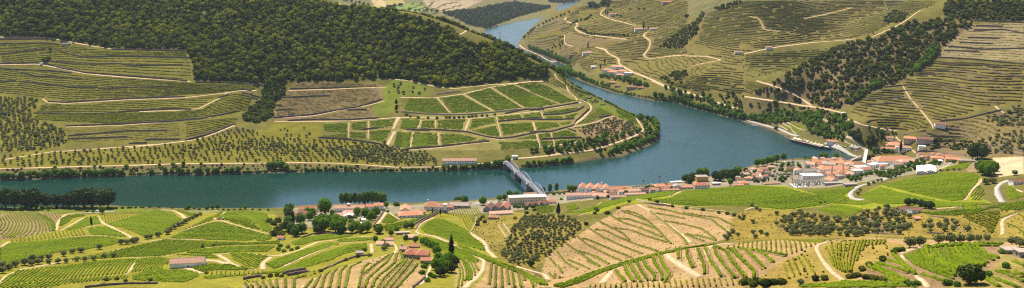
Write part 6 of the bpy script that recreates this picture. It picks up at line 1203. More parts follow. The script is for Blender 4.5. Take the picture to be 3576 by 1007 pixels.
house('w 950,425', 30, 14, 6, 'gable', 'terracotta waterfront shed right of the four-gabled hotel', 'r_orange', rot=8, nwin=6, name='warehouse', cat='warehouse'); house('w 1160,465', 42, 10, 6, 'gable', 'very long white-walled terracotta shed parallel to the river', 'r_pink', rot=9, nwin=8, floors=1, name='warehouse', cat='warehouse'); house('w 1210,520', 30, 7, 3.6, 'gable', 'low long terracotta roof below the very long shed', 'r_pink', rot=8, nwin=4, name='shed', cat='shed')
house('w 1600,385', 20, 12, 6, 'hip', 'white hip-roofed house right of the two palms', 'r_orange', rot=8); house('w 1815,392', 20, 11, 5, 'gable', 'terracotta house on the waterfront by the white yacht', 'r_orange', rot=10); house('w 1550,450', 13, 10, 4.5, 'gabley', 'small white house with grey roof above the vines', 'r_grey', rot=50); house('w 1770,455', 26, 6, 3, 'gable', 'low terracotta strip of sheds above the green ribbon vineyard', 'r_orange', rot=6, nwin=3, name='shed', cat='shed')
house('s 540,510', 24, 12, 6.5, 'hip', 'white two-storey house with red roof in front of the yellow house', 'r_red', rot=6); house('s 545,408', 19, 13, 9, 'hip', 'yellow three-storey house with a grey roof by the river', 'r_grey', 'ochre', rot=6, rh=2); house('s 350,540', 20, 9, 3.6, 'gable', 'terracotta house at the left of the yellow house', 'r_orange', rot=8); house('s 200,530', 16, 9, 4.5, 'gable', 'terracotta waterfront house near the white yacht, further right', 'r_orange', rot=8)
house('s 730,505', 13, 5, 3.6, 'flat', 'grey box-like container house below the grove', 'r_white', 'concrete', rot=8, name='cabin', cat='cabin'); house('s 1075,485', 16, 11, 4.5, 'hip', 'terracotta hip-roofed house at the edge of the plateau vineyard', 'r_orange', rot=4); house('s 1005,520', 16, 7, 3, 'gable', 'low terracotta roof left of the hip-roofed plateau house', 'r_orange', rot=4, nwin=2); house('s 1330,312', 14, 9, 4.5, 'hip', 'white house with red roof near the waterfront plane trees', 'r_red', rot=-6); house('s 1680,308', 14, 10, 6, 'gable', 'ochre-walled house with brown roof in the waterfront park', 'r_brown', 'ochre', rot=-14); house('s 1270,410', 8, 6, 4, 'flat', 'small white flat-roofed house among pale canopies', 'r_white', rot=10); house('s 1430,500', 30, 5, 2.6, 'gable', 'long low terracotta wall building along the vineyard top', 'r_pink', rot=12, nwin=3)
# --- town
for (s, w_, d_, h_, rt, lab, rm, wm, ro) in [
    ('t 600,290', 15, 14, 7, 'gable', 'white gabled town house by the waterfront terracotta roofs', 'r_pink', 'white', -35), ('t 690,268', 22, 12, 6, 'gable', 'terracotta waterfront hall behind the white gabled town house', 'r_orange', 'white', -8), ('t 690,300', 14, 9, 6, 'gable', 'small terracotta hall below the waterfront hall', 'r_red', 'white', -10), ('t 805,290', 22, 14, 6.5, 'hip', 'faded roofed house with white gable near the waterfront', 'r_grey', 'white', -20), ('t 870,275', 14, 10, 6, 'gable', 'terracotta house left of the L-shaped orange block', 'r_orange', 'white', -30),
    ('t 850,340', 49, 17, 8, 'hip', 'largest long terracotta building in the middle of town', 'r_orange', 'white', 5), ('t 450,368', 14, 13, 6, 'gabley', 'white gabled house in front of the pale canopies', 'r_pink', 'white', -10), ('t 575,368', 24, 12, 6.5, 'gable', 'long grey-brown roofed house behind the substation', 'r_grey', 'white', 14), ('t 605,428', 34, 15, 6, 'flat', 'flat white substation hall', 'r_white', 'white', 6), ('t 500,432', 12, 8, 4, 'gable', 'small terracotta roof left of the flat white hall', 'r_orange', 'white', 10),
    ('t 855,400', 21, 11, 5, 'hip', 'orange hip-roofed house right of the substation', 'r_orange', 'white', 4), ('t 835,470', 18, 12, 5, 'gabley', 'orange-roofed white house at the road above the vines', 'r_orange', 'white', 35), ('t 975,380', 19, 11, 5, 'hip', 'orange hip-roofed house left of the white apartments', 'r_orange', 'white', -6), ('t 990,285', 28, 12, 6, 'gable', 'orange L-shaped block beside the river mouth', 'r_orange', 'white', -28), ('t 1040,300', 12, 22, 6, 'gabley', 'rear wing of the orange L-shaped block', 'r_pink', 'white', -28),
    ('t 1130,375', 16, 10, 10, 'flat', 'white three-storey apartment house with balconies', 'r_white', 'white', 10), ('t 1235,352', 14, 11, 9.5, 'gable', 'white apartment house with a bright orange roof', 'r_orange', 'white', 12), ('t 710,405', 20, 9, 5, 'gable', 'brownish roofed house behind the flat white hall', 'r_brown', 'white', 4), ('t 1165,295', 18, 9, 4, 'hip', 'brown-roofed house beside the rail bridge', 'r_brown', 'white', 20), ('t 1170,335', 20, 12, 5, 'flat', 'pale flat-roofed hall below the rail bridge', 'r_white', 'concrete', 15), ('t 860,520', 28, 6, 3.4, 'flat', 'long low concrete building along the vineyard at the substation', 'r_grey', 'concrete', 6), ('t 1050,535', 18, 7, 3.4, 'flat', 'low concrete depot beside the curving road', 'r_grey', 'concrete', 8),
    ('u 475,308', 66, 24, 8, 'hip', 'huge orange-roofed white warehouse near the river mouth', 'r_orange', 'white', 4), ('u 610,332', 32, 14, 5, 'hip', 'pale orange hall at the right end of the huge warehouse', 'r_pink', 'white', 12), ('u 510,362', 18, 9, 4, 'gable', 'pink-roofed house below the huge warehouse', 'r_pink', 'white', 10), ('u 340,365', 22, 12, 6, 'flat', 'pale flat-roofed depot left of the pink-roofed house', 'r_white', 'white', 6), ('u 260,372', 10, 12, 9, 'flat', 'white apartment tower next to the flat depot', 'r_white', 'white', 8),
    ('u 790,290', 12, 12, 6, 'hip', 'small orange-roofed white house at the right of town', 'r_orange', 'white', -8), ('u 915,300', 22, 12, 6, 'hip', 'orange-roofed house in the right-hand cluster, left one', 'r_orange', 'ochre', -12), ('u 925,335', 8, 7, 5, 'flat', 'small white cube house in the right-hand cluster', 'r_white', 'white', -8), ('u 1050,310', 22, 12, 5, 'gable', 'orange-roofed house in the right-hand cluster, right one', 'r_orange', 'ochre', -16), ('u 1185,335', 26, 6, 4.5, 'flat', 'long ochre walled shed at the edge of the sandy yard', 'r_grey', 'ochre', -4),
    ('u 480,168', 27, 18, 9, 'hip', 'pink-walled main house of the estate with orange roof', 'r_orange', 'pinkw', -14), ('u 385,210', 42, 10, 4.5, 'gable', 'long low orange wing of the estate', 'r_orange', 'white', -10), ('u 590,200', 22, 12, 6, 'hip', 'right wing of the orange-roofed estate', 'r_pink', 'white', -14), ('u 520,200', 10, 14, 8, 'flat', 'white block in front of the estate main house', 'r_white', 'white', -14), ('u 650,110', 26, 14, 5, 'gable', 'orange-roofed barn up the slope behind the estate', 'r_orange', 'rubble', -22), ('u 780,115', 28, 13, 5, 'gable', 'brown-roofed barn up the slope behind the estate', 'r_brown', 'rubble', -20), ('u 752,195', 12, 9, 8, 'flat', 'small white block house beside the terraced gardens', 'r_white', 'white', -16), ('u 440,105', 12, 9, 4, 'gable', 'small orange roofed house behind the estate', 'r_orange', 'white', -10), ('u 515,152', 14, 9, 4, 'gable', 'small brown roofed house behind the estate', 'r_brown', 'white', -10),
    ('r 300,78', 11, 8, 4.2, 'gable', 'white farmhouse left of the parked red car', 'r_brown', 'white', -8), ('r 388,85', 12, 8, 4.0, 'gable', 'white farmhouse with brown roof next to the parked red car', 'r_brown', 'white', 6), ('r 405,158', 6, 5, 2.2, 'shed', 'tiny terracotta roofed hut on the ochre slope', 'r_orange', 'rubble', 0), ('r 1150,410', 9, 6, 3, 'flat', 'low stone hut at the right edge', 'r_grey', 'rubble', 4), ('r 1240,425', 6, 6, 4, 'flat', 'square stone hut cut by the right edge', 'r_grey', 'rubble', 4), ('u 1700,525', 22, 10, 4, 'gable', 'brown-roofed house beside the asphalt bend, right edge', 'r_brown', 'white', 6),
    ('m 1295,322', 7, 5.5, 3.4, 'flat', 'square stone hut on the rough wall', 'r_grey', 'rubble', 4), ('a 595,135', 16, 7, 4, 'flat', 'small stone ruin on the road below the woodland', 'r_grey', 'rubble', 0), ('a 375,313', 6, 4, 3.5, 'flat', 'tiny white hut at the turn of the hillside road', 'r_white', 'white', 0),
    ('g 545,393', 34, 14, 6, 'hip', 'white house with pink roof across the river, near a cypress', 'r_pink', 'white', 6), ('g 430,412', 24, 12, 5, 'flat', 'brown ruin left of the white house across the river', 'r_brown', 'rubble', 4), ('g 690,520', 26, 20, 8, 'hip', 'left hall of the pink-roofed riverside estate', 'r_pink', 'white', -20), ('g 738,535', 30, 20, 8, 'hip', 'front hall of the pink-roofed riverside estate', 'r_orange', 'white', -20), ('g 765,497', 38, 14, 8, 'hip', 'rear hall of the pink-roofed riverside estate', 'r_pink', 'white', -20), ('g 805,530', 26, 18, 8, 'hip', 'orange-roofed right hall of the riverside estate', 'r_orange', 'white', -20), ('g 852,548', 20, 14, 8, 'flat', 'white end block of the riverside estate', 'r_white', 'white', -20), ('g 785,560', 22, 12, 6, 'hip', 'lowest hall of the riverside estate toward the water', 'r_orange', 'white', -20), ('g 590,500', 16, 12, 4, 'flat', 'small white hut left of the riverside estate', 'r_white', 'white', 0),
    ('g 735,103', 28, 14, 5, 'hip', 'red-roofed villa on the hillside between cypresses', 'r_red', 'white', 0), ('g 935,213', 34, 14, 5, 'gable', 'pink-roofed farm below the hillside villa', 'r_pink', 'white', 4), ('g 1040,212', 26, 12, 5, 'gable', 'small pink-roofed farm right of the cypress on the hillside', 'r_pink', 'white', -4), ('g 735,617', 20, 11, 4, 'hip', 'red-roofed boathouse below the riverside estate', 'r_red', 'rubble', -15), ('g 875,650', 24, 14, 6, 'hip', 'brown-roofed stone house at the waterline below the estate', 'r_brown', 'rubble', -15), ('g 945,657', 16, 8, 3, 'gable', 'small terracotta shed right of the stone waterline house', 'r_red', 'rubble', -15), ('g 770,645', 14, 9, 4, 'flat', 'small ruin between the boathouse and stone waterline house', 'r_brown', 'rubble', -15), ('g 1145,12', 34, 14, 5, 'hip', 'red-roofed farm near the top edge of the right hill', 'r_red', 'rubble', 0), ('g 290,452', 22, 12, 4, 'gable', 'little terracotta house on the railway across the river', 'r_pink', 'white', -20), ('C 1265,258', 22, 10, 5, 'gable', 'small white house by the dirt road junction on the right hill', 'r_pink', 'white', 0),
    ('D 122,235', 18, 9, 5, 'gable', 'small house on the hillside road of the right hill', 'r_pink', 'white', 8), ('D 983,618', 19, 11, 5.5, 'gable', 'white house alone beneath the big contour vineyard', 'r_brown', 'white', -14), ('z 1090,335', 24, 10, 4, 'gable', 'orange-roofed pavilion above the quay car park', 'r_orange', 'white', -22), ('v 375,108', 60, 13, 6, 'gable', 'long white building with pink roof on the far bank, left of the bridge', 'r_pink', 'white', 1), ('v 960,75', 9, 7, 4, 'flat', 'small white hut at the far bridgehead', 'r_white', 'white', 5),
    ('n 580,283', 10, 5, 2.6, 'shed', 'small red-roofed lean-to behind the old stone house', 'r_red', 'rubble', -10), ('n 535,188', 15, 6, 3.6, 'shed', 'long pale stone outbuilding with pink roof beside the walled road', 'r_pink', 'rubble', 4), ('n 460,150', 16, 4, 3, 'flat', 'pergola-like flat shed left of the long stone outbuilding', 'r_grey', 'rubble', 8)]:
    house(s, w_, d_, h_, rt, lab, rm, wm, ro)
for k_, (s, lab) in enumerate((('u 755,415', 'left of the two white sheet-roofed warehouses'), ('u 835,408', 'right of the two white sheet-roofed warehouses'))): house(s, 15, 40, 6, 'gabley', lab, 'r_white', 'white', -24, rh=2, nwin=5, name='warehouse', cat='warehouse')
o = house('n 545,335', 11, 13, 5, 'hip', 'old stone house with red hip roof above the fan of rows, left half', 'r_red', 'rubble', -8, rh=3.4); house('n 660,345', 11.5, 12, 5, 'hip', 'old stone house with red hip roof, right half', 'r_red', 'rubble', -6, rh=3.4); house('n 470,300', 7, 8, 4, 'gable', 'rear wing of the old stone house with a thick chimney', 'r_pink', 'rubble', -8, chim=1); house('n 695,425', 9, 5, 3, 'shed', 'low red-roofed annex right below the old stone house', 'r_red', 'rubble', -4)
o = house('l 485,485', 31, 13, 5, 'gable', 'white farm warehouse with pale red roof and a parked van', 'r_pink', 'white', 9, rh=3.2, nwin=0, name='warehouse', cat='warehouse'); MB().box(0.6, 2.0, -6.56, -6.4, 0, 2.4).build('door', 'wood', o)
for cx in (-7.5, 8): MB().cyl((cx, 1.5, 6), .45, 3.6, 8).build('roof_vent', 'greyp', o)

# --- the small houses packed between the larger ones
FILL = [(wpoly('t 560,300 640,255 930,260 1080,300 1180,330 1260,400 1130,430 1000,470 800,490 700,440 560,400'), 15, 'small terracotta-roofed house packed in the middle of town', 'small houses in the middle of town'),
        (wpoly('w 560,545 900,520 1300,500 1700,440 1900,420 1900,450 1500,500 1000,570 600,600'), 17, 'small terracotta shed in the strip between hotel and yellow house', 'small sheds between hotel and yellow house'),
        (wpoly('u 700,300 800,270 1000,300 1120,330 1050,360 850,345'), 16, 'small orange-roofed house in the right-hand cluster', 'small houses of the right-hand cluster'),
        (wpoly('s 900,480 1000,420 1150,350 1300,330 1500,300 1450,480 1150,500'), 22, 'small red-roofed house in the waterfront gardens', 'small houses of the waterfront gardens'),
        (wpoly('u 250,370 420,330 620,350 560,400 380,420 260,430'), 17, 'small pale house below the huge warehouse', 'small houses below the huge warehouse')]
hr = np.random.RandomState(5)
for W_, sp, lab, grp in FILL:
    X_, Y_ = scatter(W_, sp, .3)
    for x_, y_ in zip(X_, Y_):
        if any(math.hypot(x_-a, y_-b) < r_*.75+4.5 for a, b, r_ in SITES): continue
        x2, y2 = project(x_, y_, float(hz(x_, y_))+5); w_ = hr.uniform(7, 12); d_ = hr.uniform(6, 9); h_ = hr.choice([3.2, 5.6, 6.2])
        house('S %.1f,%.1f' % (x2, y2), w_, d_, h_, hr.choice(['hip', 'gable', 'gable', 'gabley']), lab, hr.choice(['r_orange', 'r_pink', 'r_red', 'r_orange', 'r_grey', 'r_brown']), hr.choice(['white', 'white', 'cream', 'pinkw']), hr.uniform(-35, 35), group=grp)
gr = np.random.RandomState(9)
for W_, sp, lab, grp in [(wpoly('t 380,300 640,250 930,255 1180,330 1280,410 1000,480 700,440 420,420'), 17, 'leafy garden tree between the town houses', 'garden trees of the town'), (wpoly('w 250,540 900,500 1500,440 1900,400 1900,450 1400,530 700,610'), 20, 'leafy shrub between the riverside sheds', 'shrubs between the riverside sheds'), (wpoly('s 600,480 1000,410 1300,320 1600,260 1780,300 1600,520 1150,500'), 15, 'leafy shrub in the waterfront gardens', 'shrubs of the waterfront gardens'), (wpoly('u 300,480 560,400 720,350 900,360 900,400 650,440 400,520'), 10, 'green shrub on the bank below the town road', 'shrubs on the town bank'), (wpoly('x 150,360 420,340 640,330 900,330 1200,260 1330,260 1250,330 900,480 500,420'), 15, 'shrub in the winery gardens', 'shrubs of the winery gardens')]:
    X_, Y_ = scatter(W_, sp, .45); ok_ = np.array([not any(math.hypot(x_-a, y_-b) < r_*.7+2 for a, b, r_ in SITES) for x_, y_ in zip(X_, Y_)]); X_, Y_ = X_[ok_], Y_[ok_]
    kk_ = gr.choice(3, len(X_))
    for q_, k_ in enumerate(('bush', 'river', 'dbush')):
        m_ = kk_ == q_; POOL.setdefault(('gardens', k_), []).append(np.c_[X_[m_], Y_[m_], gr.uniform(1.6, 3.6, m_.sum()), gr.uniform(.9, 1.2, m_.sum()), np.full(m_.sum(), lab_id(lab))])
flush('gardens', 'leafy garden shrub in the town', 'garden shrubs of the town', 90, 'garden_shrubs', 'leafy shrubs of the town and winery gardens')
# ================================================================ bridge
def bridge():
    A = np.array(ground(px('v 880,142'), 10)[0][:2]); 
    zA = 12.0
    # deck ends: far abutment and near abutment, deck 12 m above the river
    Yf = (CAM_H-zA)/tdep(568.0); Xf, _ = ray_at(1769, 568, Yf); Yn = (CAM_H-zA)/tdep(681.0); Xn, _ = ray_at(1896, 681, Yn)
    a = Vector((float(Xf), float(Yf), 0)); b = Vector((float(Xn), float(Yn), 0)); L = (b-a).length; ang = math.atan2(b.y-a.y, b.x-a.x)
    br = empty('arch_bridge', a, ang); tag(br, 'pale blue steel road bridge with three bowstring arch spans on stone piers', 'bridge')
    S = L/3; hw = 4.2; rise = 7.2; n = 10
    dk = MB().box(-6, L+10, -hw+.4, hw-.4, zA-.9, zA).build('deck', 'bdeck', br); MB().box(-6, L+10, -2.6, 2.6, zA+.004, zA+.03).build('roadway', 'bdeck', dk)
    for sd_ in (-1, 1):
        MB().bar((-6, sd_*hw, zA+1.1), (L+10, sd_*hw, zA+1.1), .16).bar((-6, sd_*hw, zA+.5), (L+10, sd_*hw, zA+.5), .12).build('handrail', 'steel', br)
        MB().box(0, L, sd_*hw-.25, sd_*hw+.25, zA-1.4, zA-.2).build('bottom_chord', 'steel', br)
    for s in range(3):
        x0 = s*S+1.2; x1 = (s+1)*S-1.2; xs = [x0+(x1-x0)*k/n for k in range(n+1)]
        top = lambda k: zA-.2+rise*math.sin(math.pi*k/n)**.85; bot = lambda k: zA-.2+max(0, rise*math.sin(math.pi*k/n)**.85-2.6)*.0
        for sd_ in (-1, 1):
            y = sd_*hw; ch = MB()
            for k in range(n): ch.bar((xs[k], y, top(k)), (xs[k+1], y, top(k+1)), .6, .9)
            arch = ch.build('arch', 'steel', br); hg = MB(); dg = MB()
            for k in range(1, n): MB().bar((xs[k], y, zA-.6), (xs[k], y, top(k)), .34).build('hanger', 'steel', arch)
            for k in range(1, n-1):
                if k < n//2: MB().bar((xs[k], y, top(k)), (xs[k+1], y, zA-.4), .22).build('diagonal', 'steel', arch)
                else: MB().bar((xs[k+1], y, top(k+1)), (xs[k], y, zA-.4), .22).build('diagonal', 'steel', arch)
        for k in range(3, n-2): MB().bar((xs[k], -hw, top(k)), (xs[k], hw, top(k)), .35).build('cross_brace', 'steel', br)
    for q in range(4):
        x = q*S; lo = -6
        P = MB().poly([(x-2.2,-6.5,lo),(x+2.2,-6.5,lo),(x+2.2,6.5,lo),(x-2.2,6.5,lo),(x-1.7,-5.6,zA-1.5),(x+1.7,-5.6,zA-1.5),(x+1.7,5.6,zA-1.5),(x-1.7,5.6,zA-1.5)], [(0,3,2,1),(4,5,6,7),(0,1,5,4),(1,2,6,5),(2,3,7,6),(3,0,4,7)]).build('pier', 'pier', br)
        MB().box(x-2.1, x+2.1, -6.1, 6.1, zA-1.498, zA-1.0).build('pier_cap', 'concrete', P)
    MB().box(-26, -6.01, -5, 5, -4, zA+.02).build('abutment', 'pier', br); MB().box(L+10.01, L+40, -5, 5, -4, zA+.02).build('abutment', 'pier', br)
bridge()
def span_bridge(sa, sb, zd, w, label, name, rail=False, npier=2):
    (xa, ya, _), (xb, yb, _) = ground(px(sa), zd)[0], ground(px(sb), zd)[0]; L = math.hypot(xb-xa, yb-ya); ang = math.atan2(yb-ya, xb-xa); z0 = max(zd, 0)
    o = empty(name, (xa, ya, 0), ang); tag(o, label, 'bridge'); zt = z0+6 if False else max(float(hz(xa, ya)), float(hz(xb, yb)), 0)+.4
    MB().box(-2, L+2, -w/2, w/2, zt-.9, zt).build('deck', 'concrete', o)
    for sd_ in (-1, 1): MB().box(-2, L+2, sd_*w/2-.12, sd_*w/2+.12, zt+.002, zt+1.0).build('parapet', 'concrete', o)
    if rail:
        for y in (-.75, .75): MB().box(-2, L+2, y-.06, y+.06, zt+.003, zt+.18).build('rail', 'greyp', o)
    for k in range(npier): x = L*(k+1)/(npier+1); MB().box(x-.8, x+.8, -w*.4, w*.4, -5, zt-.902).build('pier', 'pier', o)
span_bridge('t 985,268', 't 1175,212', 5.0, 4.5, 'low white footbridge over the river mouth', 'footbridge'); span_bridge('t 1205,280', 't 1235,160', 9.0, 6.0, 'narrow rail bridge over the tributary beside the footbridge', 'rail_bridge', True, 3)
road('t 1240,155 1190,110 1150,75 1080,30 1010,-5', 6.0, 'stone_pale', 'railway')
# ================================================================ quay, boats, landing stages
def hull_mesh(L, B, z0, z1, bow=.18, n=14):
    V = []; F = []
    for k in range(n+1):
        t = k/n; x = (t-.5)*L; w = B/2*(1-max(0, (t-(1-bow))/bow)**2)*(1-.25*max(0, (.06-t)/.06))
        V += [(x, -w*.86, z0), (x, -w, z1), (x, w, z1), (x, w*.86, z0)]
    for k in range(n):
        for q in range(4): F.append((k*4+q, (k+1)*4+q, (k+1)*4+(q+1) % 4, k*4+(q+1) % 4))
    F += [(0, 1, 2, 3), tuple(n*4+q for q in (3, 2, 1, 0))]; m = MB(); m.v = V; m.f = F; return m
def barge():
    p0 = ground(px('i 60,270'))[0]; p1 = ground(px('i 900,480'))[0]; L = math.hypot(p1[0]-p0[0], p1[1]-p0[1]); ang = math.atan2(p1[1]-p0[1], p1[0]-p0[0]); nx, ny = -math.sin(ang), math.cos(ang)
    o = empty('moored_barge', ((p0[0]+p1[0])/2+nx*6, (p0[1]+p1[1])/2+ny*6, 0), ang); tag(o, 'long dark-hulled barge moored at the quay with cream canopies and parasols on deck', 'barge')
    h = hull_mesh(L, 13, -1, 5.2, .06).build('hull', 'hull', o); MB().box(-L/2+1, L/2-3, -6.2, 6.2, 5.202, 5.35).build('deck', 'deck', o); MB().box(-L/2+.5, L/2-2, -6.62, -6.4, 1.2, 1.7).build('rubbing_strake', 'greyp', h)
    for q, (xx, ww, mt) in enumerate(((-.30, 24, 'canvas'), (-.12, 22, 'r_grey'))):
        c = MB().box(xx*L-ww/2, xx*L+ww/2, -3.5+q*2.5, 3.2+q*2.5, 8.2, 8.45).build('canopy', mt, o)
        for px_ in (-1, 1):
            for py_ in (-3, 2.8): MB().box(xx*L+px_*ww*.45-.12, xx*L+px_*ww*.45+.12, py_+q*2.5-.12, py_+q*2.5+.12, 5.352, 8.198).build('canopy_post', 'greyp', o)
    for k in range(8): x = L*(-.02+.058*k); MB().box(x-.8, x+.8, -5.2, -3.9, 5.352, 6.3).build('bench', 'deck', o)
    for sd_ in (-1, 1): MB().box(-L/2+2, L/2-6, sd_*6.35-.06, sd_*6.35+.06, 6.2, 6.3).build('handrail', 'whitep', o)
    M4 = Matrix.Translation(o.location) @ Matrix.Rotation(ang, 4, 'Z')
    for k, (fx, fy) in enumerate(((.02, -2), (.09, 1.5), (.15, -2.5), (.21, 2), (.27, -1.5), (.33, 2.2), (.39, -2), (.44, 1))):
        P = M4 @ Vector((fx*L, fy, 5.35)); u_ = empty('parasol', P); tag(u_, 'cream parasol on the deck of the moored barge', 'parasol', 'parasols on the barge deck')
        MB().cyl((0, 0, 0), .06, 2.6, 6).build('pole', 'greyp', u_); MB().cyl((0, 0, 2.2), 2.4, .9, 8, .08).build('canopy', 'canvas', u_)
    P = M4 @ Vector((L/2+6, 5, 0)); b2 = empty('moored_boat', P, ang+.2); tag(b2, 'small dark blue boat behind the stern of the long barge', 'boat'); hull_mesh(16, 5.5, -.6, 3.4, .3).build('hull', 'hull', b2); MB().box(-5, 2, -1.9, 1.9, 3.4, 5.2).build('cabin', 'greyp', b2); MB().box(-5.3, 2.3, -2.1, 2.1, 5.202, 5.35).build('cabin_roof', 'whitep', b2)
barge()
def yacht(s, L, rot, label):
    X, Y, _ = ground(px(s))[0]; o = empty('river_yacht', (X, Y, 0), R(rot)); tag(o, label, 'boat'); hull_mesh(L, L*.26, -.8, 2.4, .4).build('hull', 'hull', o); MB().box(-L*.42, L*.18, -L*.1, L*.1, 2.4, 4.9).build('cabin', 'whitep', o); MB().box(-L*.45, L*.22, -L*.115, L*.115, 4.902, 5.15).build('sun_deck', 'whitep', o)
    for k in range(5): MB().box(-L*.38+k*L*.11, -L*.31+k*L*.11, -L*.1-.04, -L*.1+.05, 3.2, 4.3).build('window', 'glass', o)
yacht('s 245,500', 30, 12, 'white river yacht moored left of the dark trees'); yacht('s 1045,345', 12, 70, 'small dark pavilion boat moored right of the grove')
def landing(s, label, L=22, rot=-28):
    X, Y, _ = ground(px(s))[0]; o = empty('landing_stage', (X, Y, 0), R(rot)); tag(o, label, 'pontoon'); MB().box(-L/2, L/2, -3, 3, -.5, 1.0).build('float', 'concrete', o); MB().box(-L/2, L/2, -2.9, -2.75, 1.002, 2.0).box(-L/2, L/2, 2.75, 2.9, 1.002, 2.0).build('railing', 'whitep', o)
    MB().box(L/2-2, L/2, 3.01, 14, .6, .9).build('gangway', 'concrete', o)
landing('z 275,185', 'white landing stage at the quay across the river')
# quay retaining walls
def quay(s, h, label): o = wall(None, s, h, 1.4, 'stone', 'quay_wall', 3.0); tag(o, label, 'quay wall')
quay('z 130,135 260,175 440,225 520,262 620,300', 3.5, 'dark stone quay wall left of the barge'); quay('z 1040,410 1150,455 1240,500 1300,530', 3.5, 'dark stone quay wall right of the barge'); quay('v 1240,470 1400,470 1571,450', 2.0, 'low river wall right of the bridge')
# ================================================================ substation, pylon, poles
def lattice(o, name, base, h, w0, w1, n=6, mat='dsteel', t=.22):
    m = MB(); x, y, z = base
    C = lambda k, sx, sy: (x+sx*(w0+(w1-w0)*k/n)/2, y+sy*(w0+(w1-w0)*k/n)/2, z+h*k/n)
    for sx in (-1, 1):
        for sy in (-1, 1): m.bar(C(0, sx, sy), C(n, sx, sy), t)
    for k in range(n):
        for (a, b) in (((-1,-1),(1,-1)),((1,-1),(1,1)),((1,1),(-1,1)),((-1,1),(-1,-1))):
            m.bar(C(k, *a), C(k+1, *b), t*.6); m.bar(C(k+1, *a), C(k+1, *b), t*.6)
    return m.build(name, mat, o)
def substation():
    X, Y, Z = gp('t 600,560')[0]; o = empty('electrical_substation', (X, Y, Z), R(6)); tag(o, 'electrical substation of steel lattice gantries and insulators above the plateau vineyard', 'substation')
    MB().box(-28, 22, -10, 16, -4, .25).build('gravel_yard', 'concrete', o)
    for r_, y in enumerate((-7, 0, 7, 13)):
        xs = [-24+k*8.5 for k in range(6)]; hh = 9+1.2*(r_ % 2)
        for x in xs: lattice(o, 'gantry_post', (x, y, .25), hh, 1.0, .6, 5, t=.24)
        MB().box(xs[0]-.5, xs[-1]+.5, y-.35, y-.2, hh-.8, hh-.6).box(xs[0]-.5, xs[-1]+.5, y+.2, y+.35, hh-.8, hh-.6).box(xs[0]-.5, xs[-1]+.5, y-.1, y+.1, hh+.1, hh+.3).build('gantry_beam', 'dsteel', o)
        for k in range(10): x = -23+k*4.6; MB().cyl((x, y+2.5, .252), .28, 3.4, 6, .2).cyl((x, y+2.5, 3.652), .5, .5, 6).build('insulator', 'r_grey', o)
    for k in range(3): x = -16+k*13; MB().box(x-2, x+2, 2.5, 5.0, .252, 3.4).build('transformer', 'greyp', o)
    for (s, h) in (('t 375,480', 26), ('t 525,410', 20), ('t 835,470', 24), ('t 965,450', 20), ('t 770,520', 14)):
        P = gp(s)[0]; p = empty('lattice_mast', P); tag(p, 'thin lattice power mast near the substation', 'power mast', 'lattice masts of the substation'); lattice(p, 'tower', (0, 0, -1), h, 2.2, .6, 9, t=.26)
        for zz in (.72, .84, .95): MB().box(-2.4, 2.4, -.12, .12, h*zz, h*zz+.25).build('crossarm', 'dsteel', p)
substation()
P = gp('f 1440,335')[0]; pyl = empty('power_pylon', P); tag(pyl, 'steel power pylon standing on the wooded ridge before the upper river', 'pylon'); lattice(pyl, 'tower', (0, 0, -1), 34, 6, 1.2, 9, t=.4)
for zz in (24, 28, 32): MB().box(-6, 6, -.25, .25, zz, zz+.5).build('crossarm', 'dsteel', pyl)
for s, h, lab in (('n 295,155', 9, 'wooden utility pole beside the round dark tree at the walled track'), ('q 440,45', 9, 'utility pole on the plateau vineyard near the pale track'), ('q 1170,345', 10, 'utility pole on the golden slope, left one'), ('r 80,345', 10, 'utility pole at the left of the curved olive row'), ('r 332,360', 8, 'utility pole beside the leftmost olive of the curved row'), ('r 770,110', 9, 'utility pole right of the farmhouse'), ('r 875,105', 9, 'utility pole left of the asphalt bend'), ('r 533,560', 7, 'utility pole among the concentric vine terraces'), ('q 705,330', 9, 'utility pole at the edge of the ochre olive slope'), ('H 1505,440', 9, 'x'), ('u 1510,460', 10, 'utility pole on the sandy yard'), ('u 1100,700', 9, 'utility pole at the lower edge of the plateau'), ('u 965,650', 9, 'utility pole in the plateau vineyard'), ('g 917,412', 12, 'utility pole on the pale contour vineyard across the river'), ('g 1068,420', 12, 'utility pole by the dirt road junction across the river'), ('y 155,465', 9, 'utility pole at the foot of the small triangular plot'), ('s 1415,670', 9, 'utility pole in the large plateau vineyard')):
    if lab == 'x': continue
    P = gp(s)[0]; o = empty('utility_pole', P); tag(o, lab, 'utility pole'); MB().cyl((0, 0, -1), .2, h+1, 7, .14).build('pole', 'bark', o); MB().box(-1, 1, -.09, .09, h-.9, h-.7).build('crossarm', 'bark', o)
    for x in (-.8, 0, .8): MB().cyl((x, 0, h-.698), .09, .3, 6).build('insulator', 'greyp', o)
